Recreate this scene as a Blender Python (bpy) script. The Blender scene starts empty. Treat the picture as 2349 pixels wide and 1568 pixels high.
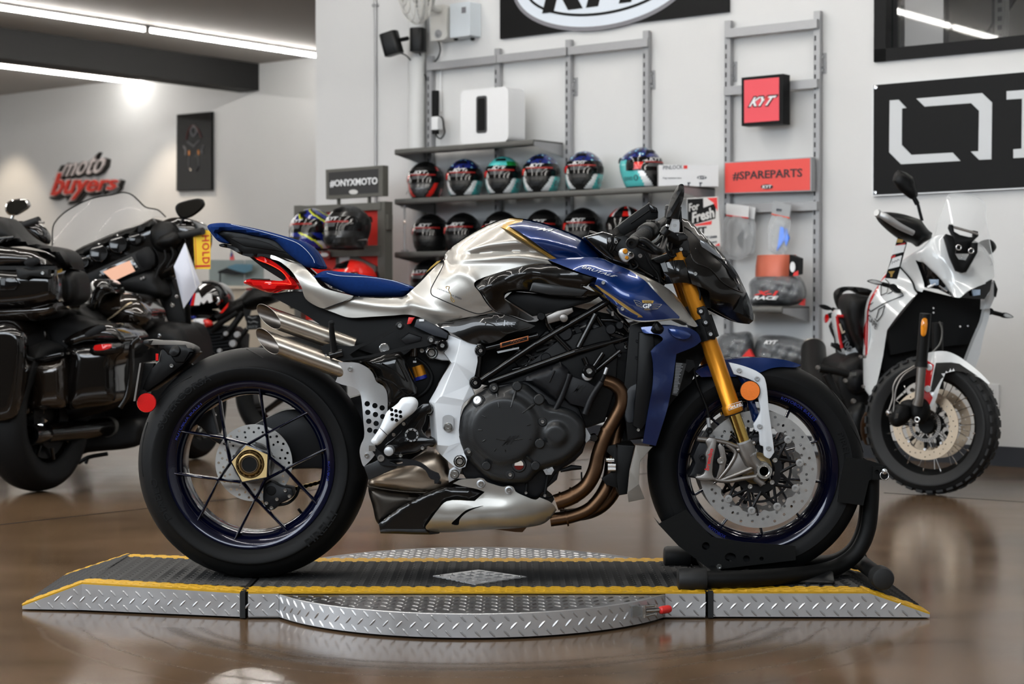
import bpy,bmesh,math,random
import numpy as np
from mathutils import Vector,Matrix
from mathutils.geometry import delaunay_2d_cdt
random.seed(7)
SC = bpy.context.scene
COL = SC.collection
PI = math.pi
# ------------------------------------------------------------------ camera, light, exposure
F = 4050.0                      # focal length in pixels of the 2349 x 1568 frame
CZ,CD = 0.835,4.874           # camera height, distance to the bike's centre plane (y = 0)
PITCH = math.atan(94.0 / F)
cam_d = bpy.data.cameras.new('camera'); cam = bpy.data.objects.new('camera',cam_d); COL.objects.link(cam)
cam.location = (0,-CD,CZ); cam.rotation_euler = (PI/2 - PITCH,0,0)
cam_d.sensor_width = 36; cam_d.lens = F / 2349 * 36
cam_d.clip_start = .05; cam_d.clip_end = 120
cam_d.dof.use_dof = True; cam_d.dof.focus_distance = CD - .1; cam_d.dof.aperture_fstop = 5.6
SC.camera = cam
SC.view_settings.view_transform = 'Standard'; SC.view_settings.look = 'None'
SC.view_settings.gamma = 1; SC.view_settings.use_curve_mapping = False
SC.view_settings.exposure = 0.48
w = bpy.data.worlds.new('world'); SC.world = w; w.use_nodes = True
wb = w.node_tree.nodes['Background']; wb.inputs[0].default_value = (.80,.90,1.0,1); wb.inputs[1].default_value = .9
def area(name,loc,aim,sx,sy,power,col):
    d = bpy.data.lights.new(name,'AREA'); d.shape = 'RECTANGLE'; d.size = sx; d.size_y = sy; d.energy = power; d.color = col
    o = bpy.data.objects.new(name,d); COL.objects.link(o); o.location = loc
    o.rotation_euler = (Vector(aim) - Vector(loc)).to_track_quat('-Z','Y').to_euler(); return o
# daylight entering through the shop's glazed front behind the photographer
for s_,e_,z_,h_ in ((-6.6,75,1.75,2.9),(-3.0,95,1.75,2.9),(.6,95,2.85,1.35),(4.2,95,2.85,1.35)):
    area('daylight_window',(2.567 + .780*s_ - .626*10,3.976 - .626*s_ - .780*10,z_),(2.567 + .780*s_ - .626*9,3.976 - .626*s_ - .780*9,z_ - .2),3.4,h_,e_,(.84,.92,1))
cy = SC.cycles; cy.max_bounces = 7; cy.diffuse_bounces = 3; cy.glossy_bounces = 4; cy.transmission_bounces = 6; cy.transparent_max_bounces = 6
cy.caustics_reflective = False; cy.caustics_refractive = False; cy.blur_glossy = .5
# ------------------------------------------------------------------ helpers
def P(px,py,Y=0.0):
    """the point of the plane y = Y that the photograph shows at pixel (px, py)"""
    dx,du = px - 1174.5,784.0 - py
    dy = F*math.cos(PITCH) + du*math.sin(PITCH)
    dz = -F*math.sin(PITCH) + du*math.cos(PITCH)
    t = (Y + CD) / dy
    return Vector((dx*t,Y,CZ + dz*t))
def ray(px,py):
    a = P(px,py,0); o = Vector((0,-CD,CZ)); return o,(a - o)
def onplane(px,py,pt,n):
    o,d = ray(px,py); t = (pt - o).dot(n) / d.dot(n); return o + d*t
def L(c):
    if isinstance(c,str):
        c = [int(c[i:i+2],16)/255 for i in (0,2,4)]
        c = [x/12.92 if x <= .04045 else ((x+.055)/1.055)**2.4 for x in c]
    return (*c[:3],1)
MATS = {}
def mat(name,col,rough=.5,metal=0.,coat=0.,noise=0.,nscale=30.,bump=0.,bscale=200.,trans=0.,alpha=1.,emit=None,es=1.,ior=1.45,coat_rough=.03,spec=.5,stretch=None,rnoise=0.):
    if name in MATS: return MATS[name]
    m = bpy.data.materials.new(name); m.use_nodes = True
    nt = m.node_tree; b = nt.nodes['Principled BSDF']
    b.inputs['Base Color'].default_value = L(col); b.inputs['Roughness'].default_value = rough
    b.inputs['Metallic'].default_value = metal; b.inputs['Coat Weight'].default_value = coat
    b.inputs['Coat Roughness'].default_value = coat_rough
    b.inputs['Transmission Weight'].default_value = trans; b.inputs['Alpha'].default_value = alpha
    b.inputs['IOR'].default_value = ior; b.inputs['Specular IOR Level'].default_value = spec
    if emit: b.inputs['Emission Color'].default_value = L(emit); b.inputs['Emission Strength'].default_value = es
    tc = nt.nodes.new('ShaderNodeTexCoord')
    src = tc.outputs['Object']
    if stretch:
        mp = nt.nodes.new('ShaderNodeMapping'); mp.inputs['Scale'].default_value = stretch
        nt.links.new(src,mp.inputs[0]); src = mp.outputs[0]
    n = nt.nodes.new('ShaderNodeTexNoise'); n.inputs['Scale'].default_value = nscale; n.inputs['Detail'].default_value = 4
    nt.links.new(src,n.inputs['Vector'])
    mix = nt.nodes.new('ShaderNodeMixRGB'); mix.blend_type = 'MULTIPLY'; mix.inputs[0].default_value = noise
    mix.inputs[1].default_value = L(col); nt.links.new(n.outputs[0],mix.inputs[2])
    if noise > 0: nt.links.new(mix.outputs[0],b.inputs['Base Color'])
    if rnoise > 0:
        mr = nt.nodes.new('ShaderNodeMapRange'); mr.inputs[3].default_value = max(0,rough - rnoise); mr.inputs[4].default_value = rough + rnoise
        nt.links.new(n.outputs[0],mr.inputs[0]); nt.links.new(mr.outputs[0],b.inputs['Roughness'])
    if bump > 0:
        n2 = nt.nodes.new('ShaderNodeTexNoise'); n2.inputs['Scale'].default_value = bscale; nt.links.new(src,n2.inputs['Vector'])
        bp = nt.nodes.new('ShaderNodeBump'); bp.inputs['Strength'].default_value = bump; bp.inputs['Distance'].default_value = .002
        nt.links.new(n2.outputs[0],bp.inputs['Height']); nt.links.new(bp.outputs[0],b.inputs['Normal'])
    MATS[name] = m; return m
def carbon(name,c0,c1,rough,coat,scale=400.,axis=(0,0,0)):
    """woven carbon: two-tone twill from wave bands under lacquer"""
    m = mat(name,c0,rough,coat=coat); nt = m.node_tree; b = nt.nodes['Principled BSDF']
    tc = nt.nodes.new('ShaderNodeTexCoord'); wv = nt.nodes.new('ShaderNodeTexWave'); wv.wave_type = 'BANDS'; wv.bands_direction = 'DIAGONAL'
    wv.inputs['Scale'].default_value = scale; wv.inputs['Distortion'].default_value = .3
    nt.links.new(tc.outputs['Object'],wv.inputs[0])
    mx = nt.nodes.new('ShaderNodeMixRGB'); mx.inputs[1].default_value = L(c0); mx.inputs[2].default_value = L(c1)
    nt.links.new(wv.outputs[0],mx.inputs[0]); nt.links.new(mx.outputs[0],b.inputs['Base Color']); return m
class Root: obj = None; org = Vector((0,0,0))
R = Root()
def thing(name,label,cat,loc=(0,0,0),group=None):
    o = bpy.data.objects.new(name,None); COL.objects.link(o); o.location = loc; o.empty_display_size = .05
    o['label'] = label; o['category'] = cat
    if group: o['group'] = group
    R.obj = o; R.org = Vector(loc); return o
def tag(o,label=None,cat=None,group=None,kind=None):
    if label: o['label'] = label
    if cat: o['category'] = cat
    if group: o['group'] = group
    if kind: o['kind'] = kind
    return o
def top(): R.obj = None; R.org = Vector((0,0,0))
def link(name,me,parent='R'):
    o = bpy.data.objects.new(name,me); COL.objects.link(o)
    p = R.obj if parent == 'R' else parent
    if p is not None: o.parent = p
    return o
def mk(name,V,Fc,m=None,parent='R',smooth=False,mats=None,mi=None,label=None,kind=None,auto=None):
    me = bpy.data.meshes.new(name)
    if R.org.length: V = [Vector(v) - R.org for v in V]
    me.from_pydata([tuple(v) for v in V],[],Fc)
    for x in (mats or [m]):
        if x: me.materials.append(x)
    if mi: me.polygons.foreach_set('material_index',mi)
    if smooth or auto: me.polygons.foreach_set('use_smooth',[True]*len(me.polygons))
    me.update()
    if auto: me.set_sharp_from_angle(angle=math.radians(auto))
    o = link(name,me,parent)
    if label: o['label'] = label
    if kind: o['kind'] = kind
    return o
def mkbm(name,bm,m=None,parent='R',smooth=False,**k):
    bm.verts.index_update(); V = [v.co.copy() for v in bm.verts]; Fc = [[v.index for v in f.verts] for f in bm.faces]
    mi = [f.material_index for f in bm.faces] if k.get('mats') else None
    bm.free(); return mk(name,V,Fc,m,parent,smooth,mi=mi,**k)
class G:
    """collects simple shapes into one mesh"""
    def __init__(s): s.V = []; s.F = []
    def add(s,V,Fc):
        b = len(s.V); s.V += [Vector(v) for v in V]; s.F += [[i + b for i in f] for f in Fc]; return s
    def box(s,a,b,M=None):
        x0,y0,z0 = a; x1,y1,z1 = b
        V = [Vector(p) for p in ((x0,y0,z0),(x1,y0,z0),(x1,y1,z0),(x0,y1,z0),(x0,y0,z1),(x1,y0,z1),(x1,y1,z1),(x0,y1,z1))]
        if M is not None: V = [M @ v for v in V]
        return s.add(V,[[0,3,2,1],[4,5,6,7],[0,1,5,4],[1,2,6,5],[2,3,7,6],[3,0,4,7]])
    def cbox(s,c,size,M=None):
        c = Vector(c); h = Vector(size)/2; return s.box(c - h,c + h,M)
    def tube(s,pts,r,n=10,caps=True,closed=False):
        V,Fc = tube_geo(pts,r,n,caps,closed); return s.add(V,Fc)
    def cyl(s,a,b,r,n=14,r2=None): return s.tube([a,b],[r,r if r2 is None else r2],n)
    def lathe(s,prof,c,ax,n=32,closed=False):
        V,Fc = lathe_geo(prof,c,ax,n,closed); return s.add(V,Fc)
    def out(s,name,m,parent='R',**k): return mk(name,s.V,s.F,m,parent,**k)
def frame_of(ax):
    ax = Vector(ax).normalized(); h = Vector((0,0,1)) if abs(ax.z) < .9 else Vector((1,0,0))
    u = h.cross(ax).normalized(); return u,ax.cross(u),ax
def tube_geo(pts,r,n=10,caps=True,closed=False):
    pts = [Vector(p) for p in pts]; k = len(pts); rs = r if isinstance(r,(list,tuple)) else [r]*k
    V,Fc = [],[]; u = None
    for i,p in enumerate(pts):
        if closed: t = pts[(i+1) % k] - pts[i-1]
        else: t = pts[min(i+1,k-1)] - pts[max(i-1,0)]
        t.normalize()
        if u is None: u,v,_ = frame_of(t)
        else:
            u = (u - t*u.dot(t)); u.normalize(); v = t.cross(u)
        for j in range(n):
            a = 2*PI*j/n; V.append(p + (u*math.cos(a) + v*math.sin(a))*rs[i])
    m = k if closed else k - 1
    for i in range(m):
        for j in range(n):
            a,b = i*n + j,i*n + (j+1) % n; c,d = ((i+1) % k)*n + (j+1) % n,((i+1) % k)*n + j
            Fc.append([a,b,c,d])
    if caps and not closed: Fc.append(list(range(n))[::-1]); Fc.append([(k-1)*n + j for j in range(n)])
    return V,Fc
def lathe_geo(prof,c,ax,n=32,closed=False):
    """prof: (radius, along axis) pairs"""
    u,v,a = frame_of(ax); c = Vector(c); V,Fc = [],[]; k = len(prof)
    for r,h in prof:
        for j in range(n):
            t = 2*PI*j/n; V.append(c + a*h + (u*math.cos(t) + v*math.sin(t))*r)
    for i in range(k if closed else k - 1):
        for j in range(n):
            i2 = (i+1) % k
            Fc.append([i*n + j,i*n + (j+1) % n,i2*n + (j+1) % n,i2*n + j])
    if not closed:
        if prof[0][0] > 1e-6: Fc.append(list(range(n))[::-1])
        if prof[-1][0] > 1e-6: Fc.append([(k-1)*n + j for j in range(n)])
    return V,Fc
def lathe(name,prof,c,ax,m,parent='R',n=32,closed=False,auto=35,**k):
    V,Fc = lathe_geo(prof,c,ax,n,closed); return mk(name,V,Fc,m,parent,auto=auto,**k)
def spl(pts,closed=False,n=6):
    """Catmull-Rom through points of any dimension; a trailing 'c' marks a corner"""
    P0 = [(np.array([x for x in p if not isinstance(x,str)],float),isinstance(p[-1],str)) for p in pts]
    k = len(P0); out = []
    for i in range(k if closed else k - 1):
        p1,c1 = P0[i]; p2,c2 = P0[(i+1) % k]
        p0 = p1*2 - p2 if (c1 or (not closed and i == 0)) else P0[i-1][0]
        p3 = p2*2 - p1 if (c2 or (not closed and i == k-2)) else P0[(i+2) % k][0]
        if c1 and c2: out.append(p1); continue
        a = np.linalg.norm(p1-p0)**.5 + 1e-9; b = np.linalg.norm(p2-p1)**.5 + 1e-9; c = np.linalg.norm(p3-p2)**.5 + 1e-9
        m1 = (p2-p1) + b*((p1-p0)/a - (p2-p0)/(a+b)); m2 = (p2-p1) + b*((p3-p2)/c - (p3-p1)/(b+c))
        for j in range(n):
            t = j/n; out.append((2*t**3-3*t*t+1)*p1 + (t**3-2*t*t+t)*m1 + (-2*t**3+3*t*t)*p2 + (t**3-t*t)*m2)
    if not closed: out.append(P0[-1][0])
    return [tuple(x) for x in out]
def tube(name,pts,r,m,parent='R',n=10,smooth=True,sp=0,**k):
    if sp:
        if isinstance(r,(list,tuple)):
            q = spl([(*p,rr) for p,rr in zip(pts,r)],n=sp); pts = [x[:3] for x in q]; r = [x[3] for x in q]
        else: pts = spl([tuple(p) for p in pts],n=sp)
    V,Fc = tube_geo(pts,r,n); return mk(name,V,Fc,m,parent,auto=50,**k)
def pxs(l,Y): return [P(a,b,Y) for a,b in l]
def pip(x,y,poly):
    """vectorised point in polygon"""
    x = np.asarray(x); y = np.asarray(y); r = np.zeros(x.shape,bool); n = len(poly)
    for i in range(n):
        x1,y1 = poly[i]; x2,y2 = poly[(i+1) % n]
        if y1 == y2: continue
        r ^= ((y1 > y) != (y2 > y)) & (x < (x2-x1)*(y-y1)/(y2-y1) + x1)
    return r
def segdist(px,py,poly):
    d = np.full(px.shape,1e9); n = len(poly)
    for i in range(n):
        x1,y1 = poly[i]; x2,y2 = poly[(i+1) % n]; dx,dy = x2-x1,y2-y1
        t = np.clip(((px-x1)*dx + (py-y1)*dy)/(dx*dx+dy*dy+1e-12),0,1)
        d = np.minimum(d,np.hypot(px-x1-t*dx,py-y1-t*dy))
    return d
def rbf(ctrl,k=3,lam=0.):
    """smooth surface through control values (px, py, value)"""
    c = np.array(ctrl,float); X = c[:,:2]/100; n = len(c)
    d = np.linalg.norm(X[:,None] - X[None],axis=2); A = np.zeros((n+3,n+3))
    ph = lambda d: d if k == 1 else d*d*np.log(d + 1e-9) if k == 2 else d**3
    A[:n,:n] = ph(d) + lam*np.eye(n); A[:n,n] = 1; A[:n,n+1:] = X; A[n,:n] = 1; A[n+1:,:n] = X.T
    s = np.linalg.lstsq(A,np.concatenate([c[:,2],[0,0,0]]),rcond=None)[0]
    def f(px,py):
        q = np.stack([np.asarray(px)/100,np.asarray(py)/100],-1)
        dd = np.linalg.norm(q[...,None,:] - X,axis=-1)
        return ph(dd) @ s[:n] + s[n] + q @ s[n+1:]
    return f
def cdt(loops,res=None,extra=()):
    """triangulate outline loops[0] minus holes loops[1:], with a point grid of pitch res and extra constraint polylines"""
    V,E = [],[]
    for lp in loops:
        b = len(V); V += [Vector(p[:2]) for p in lp]; E += [(b+i,b+(i+1) % len(lp)) for i in range(len(lp))]
    for pl in extra:
        b = len(V); V += [Vector(p[:2]) for p in pl]; E += [(b+i,b+i+1) for i in range(len(pl)-1)]
    if res:
        o = loops[0]; xs = [p[0] for p in o]; ys = [p[1] for p in o]
        gx,gy = np.meshgrid(np.arange(min(xs)+res*.5,max(xs),res),np.arange(min(ys)+res*.5,max(ys),res*.866))
        gx[1::2] += res*.5; gx = gx.ravel(); gy = gy.ravel()
        ok = pip(gx,gy,o)
        for lp in loops: ok &= segdist(gx,gy,lp) > res*.45
        for h in loops[1:]: ok &= ~pip(gx,gy,h)
        for pl in extra: ok &= segdist(gx,gy,list(pl) + list(pl)[::-1]) > res*.35
        V += [Vector((a,b)) for a,b in zip(gx[ok],gy[ok])]
    v,e,f,*_ = delaunay_2d_cdt(V,E,[],0,1e-5)
    v = np.array([(a.x,a.y) for a in v]); f = [list(t) for t in f if len(t) == 3]
    T = np.array(f); c = v[T].mean(1)
    ok = pip(c[:,0],c[:,1],loops[0])
    for h in loops[1:]: ok &= ~pip(c[:,0],c[:,1],h)
    T = T[ok]
    # one winding
    a,b,d = v[T[:,0]],v[T[:,1]],v[T[:,2]]
    s = (b[:,0]-a[:,0])*(d[:,1]-a[:,1]) - (b[:,1]-a[:,1])*(d[:,0]-a[:,0])
    T[s > 0] = T[s > 0][:,::-1]
    return v,T
def boundary(T):
    from collections import Counter
    cnt = Counter(); d = {}
    for t in T:
        for i in range(3):
            a,b = int(t[i]),int(t[(i+1) % 3]); k = (min(a,b),max(a,b)); cnt[k] += 1; d[k] = (a,b)
    return [d[k] for k,n in cnt.items() if n == 1]
def shell(name,outline,y,m,parent='R',res=9,holes=(),thick=.004,mirror=False,dome=0,domew=30,regions=(),extra=(),n=6,auto=40,closed=True,label=None,kind=None,power=2.):
    """a body panel: outline in photo pixels, lateral position y (number or function of px,py), domed towards the viewer,
    thickened away from the viewer by `thick`; mirror adds the far side's twin; regions = [(polygon, material)] are paint areas"""
    o = spl(outline,closed,n) if n else [p[:2] for p in outline]
    hs = [spl(h,True,n) if n else h for h in holes]
    v,T = cdt([o] + list(hs),res,extra)
    px,py = v[:,0],v[:,1]
    Y = (y(px,py) if callable(y) else np.full(px.shape,float(y)))
    if dome:
        d = np.clip(segdist(px,py,o)/domew,0,1); Y = Y - dome*(1-(1-d)**power)**(1/power)
    th = thick
    V = [P(a,b,c) for a,b,c in zip(px,py,Y)]
    nv = len(V); Fc = [list(map(int,t)) for t in T]; mats = [m]; mi = [0]*len(Fc)
    if regions:
        c = v[T].mean(1)
        for poly,mm in regions:
            mats.append(mm); k = len(mats)-1; ins = pip(c[:,0],c[:,1],poly)
            for i in np.nonzero(ins)[0]: mi[i] = k
    if th:
        V += [p + Vector((0,th,0)) for p in V]
        nf = len(Fc); Fc += [[a + nv for a in f[::-1]] for f in Fc[:nf]]; mi += mi[:nf]
        for a,b in boundary(T): Fc.append([b,a,a+nv,b+nv]); mi.append(0)
    if mirror == 'two':
        mk(name,[Vector((p.x,-p.y,p.z)) for p in V],[f[::-1] for f in Fc],None,parent,mats=mats,mi=mi,auto=auto,label=label,kind=kind)
    elif mirror:
        b = len(V); V += [Vector((p.x,-p.y,p.z)) for p in V]; nf = len(Fc)
        Fc += [[a + b for a in f[::-1]] for f in Fc[:nf]]; mi += mi[:nf]
    return mk(name,V,Fc,None,parent,mats=mats,mi=mi,auto=auto,label=label,kind=kind)
def plate(name,outline,y0,y1,m,parent='R',holes=(),bev=0.,n=0,auto=30,seg=2,label=None,closed=True):
    """flat plate cut to an outline in photo pixels taken at its near face y0; y1 > y0 is its far face"""
    o = spl(outline,closed,n) if n else [p[:2] for p in outline]
    hs = [spl(h,True,n) if n and len(h) < 12 else h for h in holes]
    if not hs:
        bm = bmesh.new(); vs = [bm.verts.new(P(a,b,y0)) for a,b in o]
        f = bm.faces.new(vs); f.normal_update()
        if f.normal.y > 0: f.normal_flip()
        r = bmesh.ops.extrude_face_region(bm,geom=[f])
        nvs = [e for e in r['geom'] if isinstance(e,bmesh.types.BMVert)]
        # the extruded copy is the near cap; the original moves back
        for v in vs: v.co.y += (y1 - y0)
        for fc in bm.faces: fc.normal_update()
        bmesh.ops.recalc_face_normals(bm,faces=bm.faces)
        if bev:
            ns = set(nvs); ed = [e for e in bm.edges if e.verts[0] in ns and e.verts[1] in ns]
            bmesh.ops.bevel(bm,geom=ed,offset=bev,segments=seg,affect='EDGES',clamp_overlap=True,profile=.5)
        return mkbm(name,bm,m,parent,auto=auto,label=label)
    v,T = cdt([o] + hs)
    V = [P(a,b,y0) for a,b in v]; nv = len(V); V += [p + Vector((0,y1-y0,0)) for p in V]
    Fc = [list(map(int,t)) for t in T]; Fc += [[a + nv for a in f[::-1]] for f in Fc]
    for a,b in boundary(T): Fc.append([b,a,a+nv,b+nv])
    return mk(name,V,Fc,m,parent,auto=auto,label=label)
def circ(cx,cy,r,n=16,r2=None,a0=0.):
    return [(cx + r*math.cos(a0+2*PI*i/n),cy + (r2 or r)*math.sin(a0+2*PI*i/n)) for i in range(n)]
def pxm(Y): return F/(CD + Y)          # pixels per metre at lateral position Y
def bolt(px,py,y,rp,m,parent='R',name='bolt',head=.006,ax=(0,-1,0)):
    """socket-head bolt, rp = head radius in photo pixels"""
    r = rp/pxm(y)
    return lathe(name,[(r,0),(r,head*.8),(r*.88,head),(r*.5,head),(r*.46,head*.45),(0,head*.45)],P(px,py,y),ax,m,parent,n=14)
def boss(px,py,y,rp,h,m,parent='R',name='boss',n=20,rc=.15):
    r = rp/pxm(y); return lathe(name,[(r*1.12,0),(r,h*.3),(r,h*(1-rc)),(r*(1-rc),h),(0,h)],P(px,py,y),(0,-1,0),m,parent,n=n)
_txt = {}
def text_geo(s,shear=0.,bold=0.,ext=.02,spacing=1.):
    k = (s,shear,bold,ext,spacing)
    if k in _txt: return _txt[k]
    c = bpy.data.curves.new('t','FONT'); c.body = s; c.shear = shear; c.offset = bold; c.extrude = ext; c.resolution_u = 2; c.space_character = spacing
    o = bpy.data.objects.new('t',c); COL.objects.link(o)
    dg = bpy.context.evaluated_depsgraph_get(); me = bpy.data.meshes.new_from_object(o.evaluated_get(dg))
    V = np.array([v.co[:] for v in me.vertices]); Fc = [list(p.vertices) for p in me.polygons]
    bpy.data.objects.remove(o); bpy.data.curves.remove(c); bpy.data.meshes.remove(me)
    mn = V.min(0); mx = V.max(0); V[:,0] = (V[:,0]-mn[0])/(mx[0]-mn[0]); V[:,1] = (V[:,1]-mn[1])/(mx[1]-mn[1])
    V[:,2] = V[:,2]/(ext or 1)          # 0..1 across, 0..1 up, -1..1 depth
    _txt[k] = (V,Fc); return _txt[k]
def text(name,s,fn,m,parent='R',depth=.001,shear=0.,bold=0.,spacing=1.,label=None):
    """fn(u, v, d): the place of the point at u across, v up (0..1) and d metres proud"""
    V,Fc = text_geo(s,shear,bold,.02,spacing)
    return mk(name,[fn(a,b,d*depth) for a,b,d in V],Fc,m,parent,label=label)
def quadfn(bl,br,tl,tr,nrm):
    bl,br,tl,tr = map(Vector,(bl,br,tl,tr)); nrm = Vector(nrm)
    return lambda u,v,d: (bl*(1-u) + br*u)*(1-v) + (tl*(1-u) + tr*u)*v + nrm*d
def ptext(name,s,q,Y,m,parent='R',depth=.0008,**k):
    """writing on the side facing the camera: q = pixel corners bl, br, tl, tr"""
    return text(name,s,quadfn(*[P(a,b,Y) for a,b in q],(0,-1,0)),m,parent,depth,**k)
def ring_path(c,r,ax,n=24):
    u,v,a = frame_of(ax); c = Vector(c); return [c + (u*math.cos(2*PI*i/n) + v*math.sin(2*PI*i/n))*r for i in range(n)]
def copy_tree(o,parent=None,**kw):
    c = o.copy(); COL.objects.link(c)
    if parent is not None: c.parent = parent
    for k,v in kw.items(): c[k] = v
    for ch in list(o.children): copy_tree(ch,c)
    return c
# ------------------------------------------------------------------ the room
top()
WA = Vector((2.567,3.976,0)); WU = Vector((.780,-.626,0)).normalized(); WN = Vector((-.626,-.780,0)).normalized()
WM = Matrix(((WU.x,WN.x,0,WA.x),(WU.y,WN.y,0,WA.y),(0,0,1,0),(0,0,0,1)))
def wp(s,off,z): return WA + WU*s + WN*off + Vector((0,0,z))
def W(px,py,off=0.): return onplane(px,py,WA + WN*off,WN)
def wl(px,py,off=0.):
    p = W(px,py,off); return (p - WA).dot(WU),p.z
def onz(px,py,z=0.): return onplane(px,py,Vector((0,0,z)),Vector((0,0,1)))
def sn(p): return (p - WA).dot(WU),(p - WA).dot(WN)
NB = -5.68                                   # the far wall of the left bay, behind the shelf wall
CEIL = 3.585
m_wall = mat('wall_paint','d2d3d3',.65,noise=.06,nscale=3,bump=.05,bscale=300)
m_ceil = mat('ceiling_paint','a9a6a2',.8,noise=.08,nscale=2)
m_black = mat('black_paint','0b0b0c',.5,spec=.18,noise=.2)
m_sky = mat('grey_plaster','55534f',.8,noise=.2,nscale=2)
m_alu = mat('grey_metal','9fa0a2',.45,metal=.35,noise=.1,nscale=60)
m_dkmetal = mat('dark_grey_metal','62625f',.45,metal=.4,noise=.1,nscale=50)
m_white = mat('white_plastic','dfe1e3',.22,coat=.4,noise=.03)
m_chrome = mat('chrome','d8d8d8',.08,metal=1.)
m_steel = mat('steel_bolt','c4c5c4',.25,metal=1.,noise=.1)
m_dark = mat('dark_plastic','0a0b0c',.5,noise=.2,nscale=80,spec=.2)
m_rub = mat('black_rubber','131415',.62,noise=.25,nscale=40,bump=.1,bscale=500)
m_glossblk = mat('gloss_black','070708',.12,coat=1.,noise=.1)
m_satblk = mat('satin_black','0b0c0d',.40,spec=.25,noise=.2,nscale=60)
m_red = mat('sign_red','d8322e',.4,noise=.05)
m_wht = mat('print_white','e6e8ea',.45,noise=.03)
def st(o,k='structure'): o['kind'] = k; return o
# floor: polished brown concrete
def floor_mat():
    m = mat('polished_concrete','6b5541',.16,spec=.4); nt = m.node_tree; b = nt.nodes['Principled BSDF']; N = nt.nodes.new; K = nt.links.new
    tc = N('ShaderNodeTexCoord'); a = N('ShaderNodeTexNoise'); a.inputs['Scale'].default_value = 1.3; a.inputs['Detail'].default_value = 6
    mp = N('ShaderNodeMapping'); mp.inputs['Scale'].default_value = (1,2.2,1); K(tc.outputs['Object'],mp.inputs[0]); K(mp.outputs[0],a.inputs[0])
    c = N('ShaderNodeTexNoise'); c.inputs['Scale'].default_value = 90; c.inputs['Detail'].default_value = 5; K(tc.outputs['Object'],c.inputs[0])
    r = N('ShaderNodeValToRGB'); r.color_ramp.elements[0].position = .3; r.color_ramp.elements[0].color = L('4a3a2a'); r.color_ramp.elements[1].position = .72; r.color_ramp.elements[1].color = L('6b553f')
    K(a.outputs[0],r.inputs[0])
    mx = N('ShaderNodeMixRGB'); mx.blend_type = 'OVERLAY'; mx.inputs[0].default_value = .22; K(r.outputs[0],mx.inputs[1]); K(c.outputs[0],mx.inputs[2])
    # tyre scuffs curving round the turntable
    sx = N('ShaderNodeSeparateXYZ'); K(tc.outputs['Object'],sx.inputs[0])
    def math_(op,x,y):
        n = N('ShaderNodeMath'); n.operation = op
        for i,q in enumerate((x,y)):
            if isinstance(q,(int,float)): n.inputs[i].default_value = q
            elif q is not None: K(q,n.inputs[i])
        return n.outputs[0]
    dx = math_('ADD',sx.outputs[0],.08); dy = math_('SUBTRACT',sx.outputs[1],-.02)
    d = math_('SQRT',math_('ADD',math_('MULTIPLY',dx,dx),math_('MULTIPLY',dy,dy)),None)
    wig = math_('MULTIPLY',math_('SUBTRACT',a.outputs[0],.5),.10); d = math_('ADD',d,wig)
    tot = None
    for r0,wd,k in ((.80,.02,.6),(.86,.035,.8),(.95,.012,.5),(1.08,.015,.45),(1.18,.01,.35)):
        t = math_('MULTIPLY',math_('MAXIMUM',math_('SUBTRACT',1,math_('DIVIDE',math_('ABSOLUTE',math_('SUBTRACT',d,r0),None),wd)),0),k)
        tot = t if tot is None else math_('MAXIMUM',tot,t)
    front = math_('GREATER_THAN',math_('MULTIPLY',dy,-1),.35); tot = math_('MULTIPLY',tot,front)
    tot = math_('MULTIPLY',tot,math_('ADD',c.outputs[0],.15))
    m2 = N('ShaderNodeMixRGB'); K(tot,m2.inputs[0]); K(mx.outputs[0],m2.inputs[1]); m2.inputs[2].default_value = L('2e2a27'); K(m2.outputs[0],b.inputs['Base Color'])
    rr = N('ShaderNodeMapRange'); rr.inputs[3].default_value = .10; rr.inputs[4].default_value = .24; K(a.outputs[0],rr.inputs[0])
    K(math_('ADD',rr.outputs[0],math_('MULTIPLY',tot,.35)),b.inputs['Roughness'])
    bp = N('ShaderNodeBump'); bp.inputs['Strength'].default_value = .06; bp.inputs['Distance'].default_value = .002; K(c.outputs[0],bp.inputs['Height']); K(bp.outputs[0],b.inputs['Normal'])
    return m
def wbox(name,s0,s1,o0,o1,z0,z1,m,parent='R',**k): return G().box((s0,o0,z0),(s1,o1,z1),WM).out(name,m,parent,**k)
FS,FN = 7.0,10.2
fl = st(wbox('floor',-17,FS,NB-.2,FN,-.1,0,floor_mat(),None))
for q in (((0,1203),(612,1135)),((2028,1130),(2349,1151)),((1310,1100),(1490,1085))):
    a,b = (onz(*p) for p in q); d = (b-a).normalized(); e = Vector((-d.y,d.x,0))*.007
    a = a - d*(9 if q[0][0] == 0 else 0); b = b + d*(4 if q[1][0] > 2300 else 6 if q[0][0] == 0 else 0)
    V = [a-e,b-e,b+e,a+e]; V = [v + Vector((0,0,.0005)) for v in V] + [v - Vector((0,0,.003)) for v in V]
    mk('floor_joint',V,[[0,1,2,3],[4,7,6,5],[0,4,5,1],[1,5,6,2],[2,6,7,3],[3,7,4,0]],m_black,fl)
st(wbox('ceiling',-17,FS,NB-.2,FN,CEIL,CEIL+.1,m_ceil,None))
s725 = wl(725,400)[0]
ws,wz = wl(2008,143); ws += 0; wz0 = wz; wz1 = 3.35; we = ws + 2.6
g = G().box((s725,-.16,0),(ws,0,CEIL),WM).box((ws,-.16,0),(we,0,wz0),WM).box((ws,-.16,wz1),(we,0,CEIL),WM).box((we,-.16,0),(FS,0,CEIL),WM)
st(g.out('wall_back',m_wall,None))
st(wbox('wall_far',-17,s725+1.3,NB-.2,NB,0,CEIL,m_wall,None))
st(wbox('wall_left',-17.2,-17,NB,FN,0,CEIL,m_wall,None))
st(wbox('wall_right',FS,FS+.2,-.16,FN,0,CEIL,m_wall,None))
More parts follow.
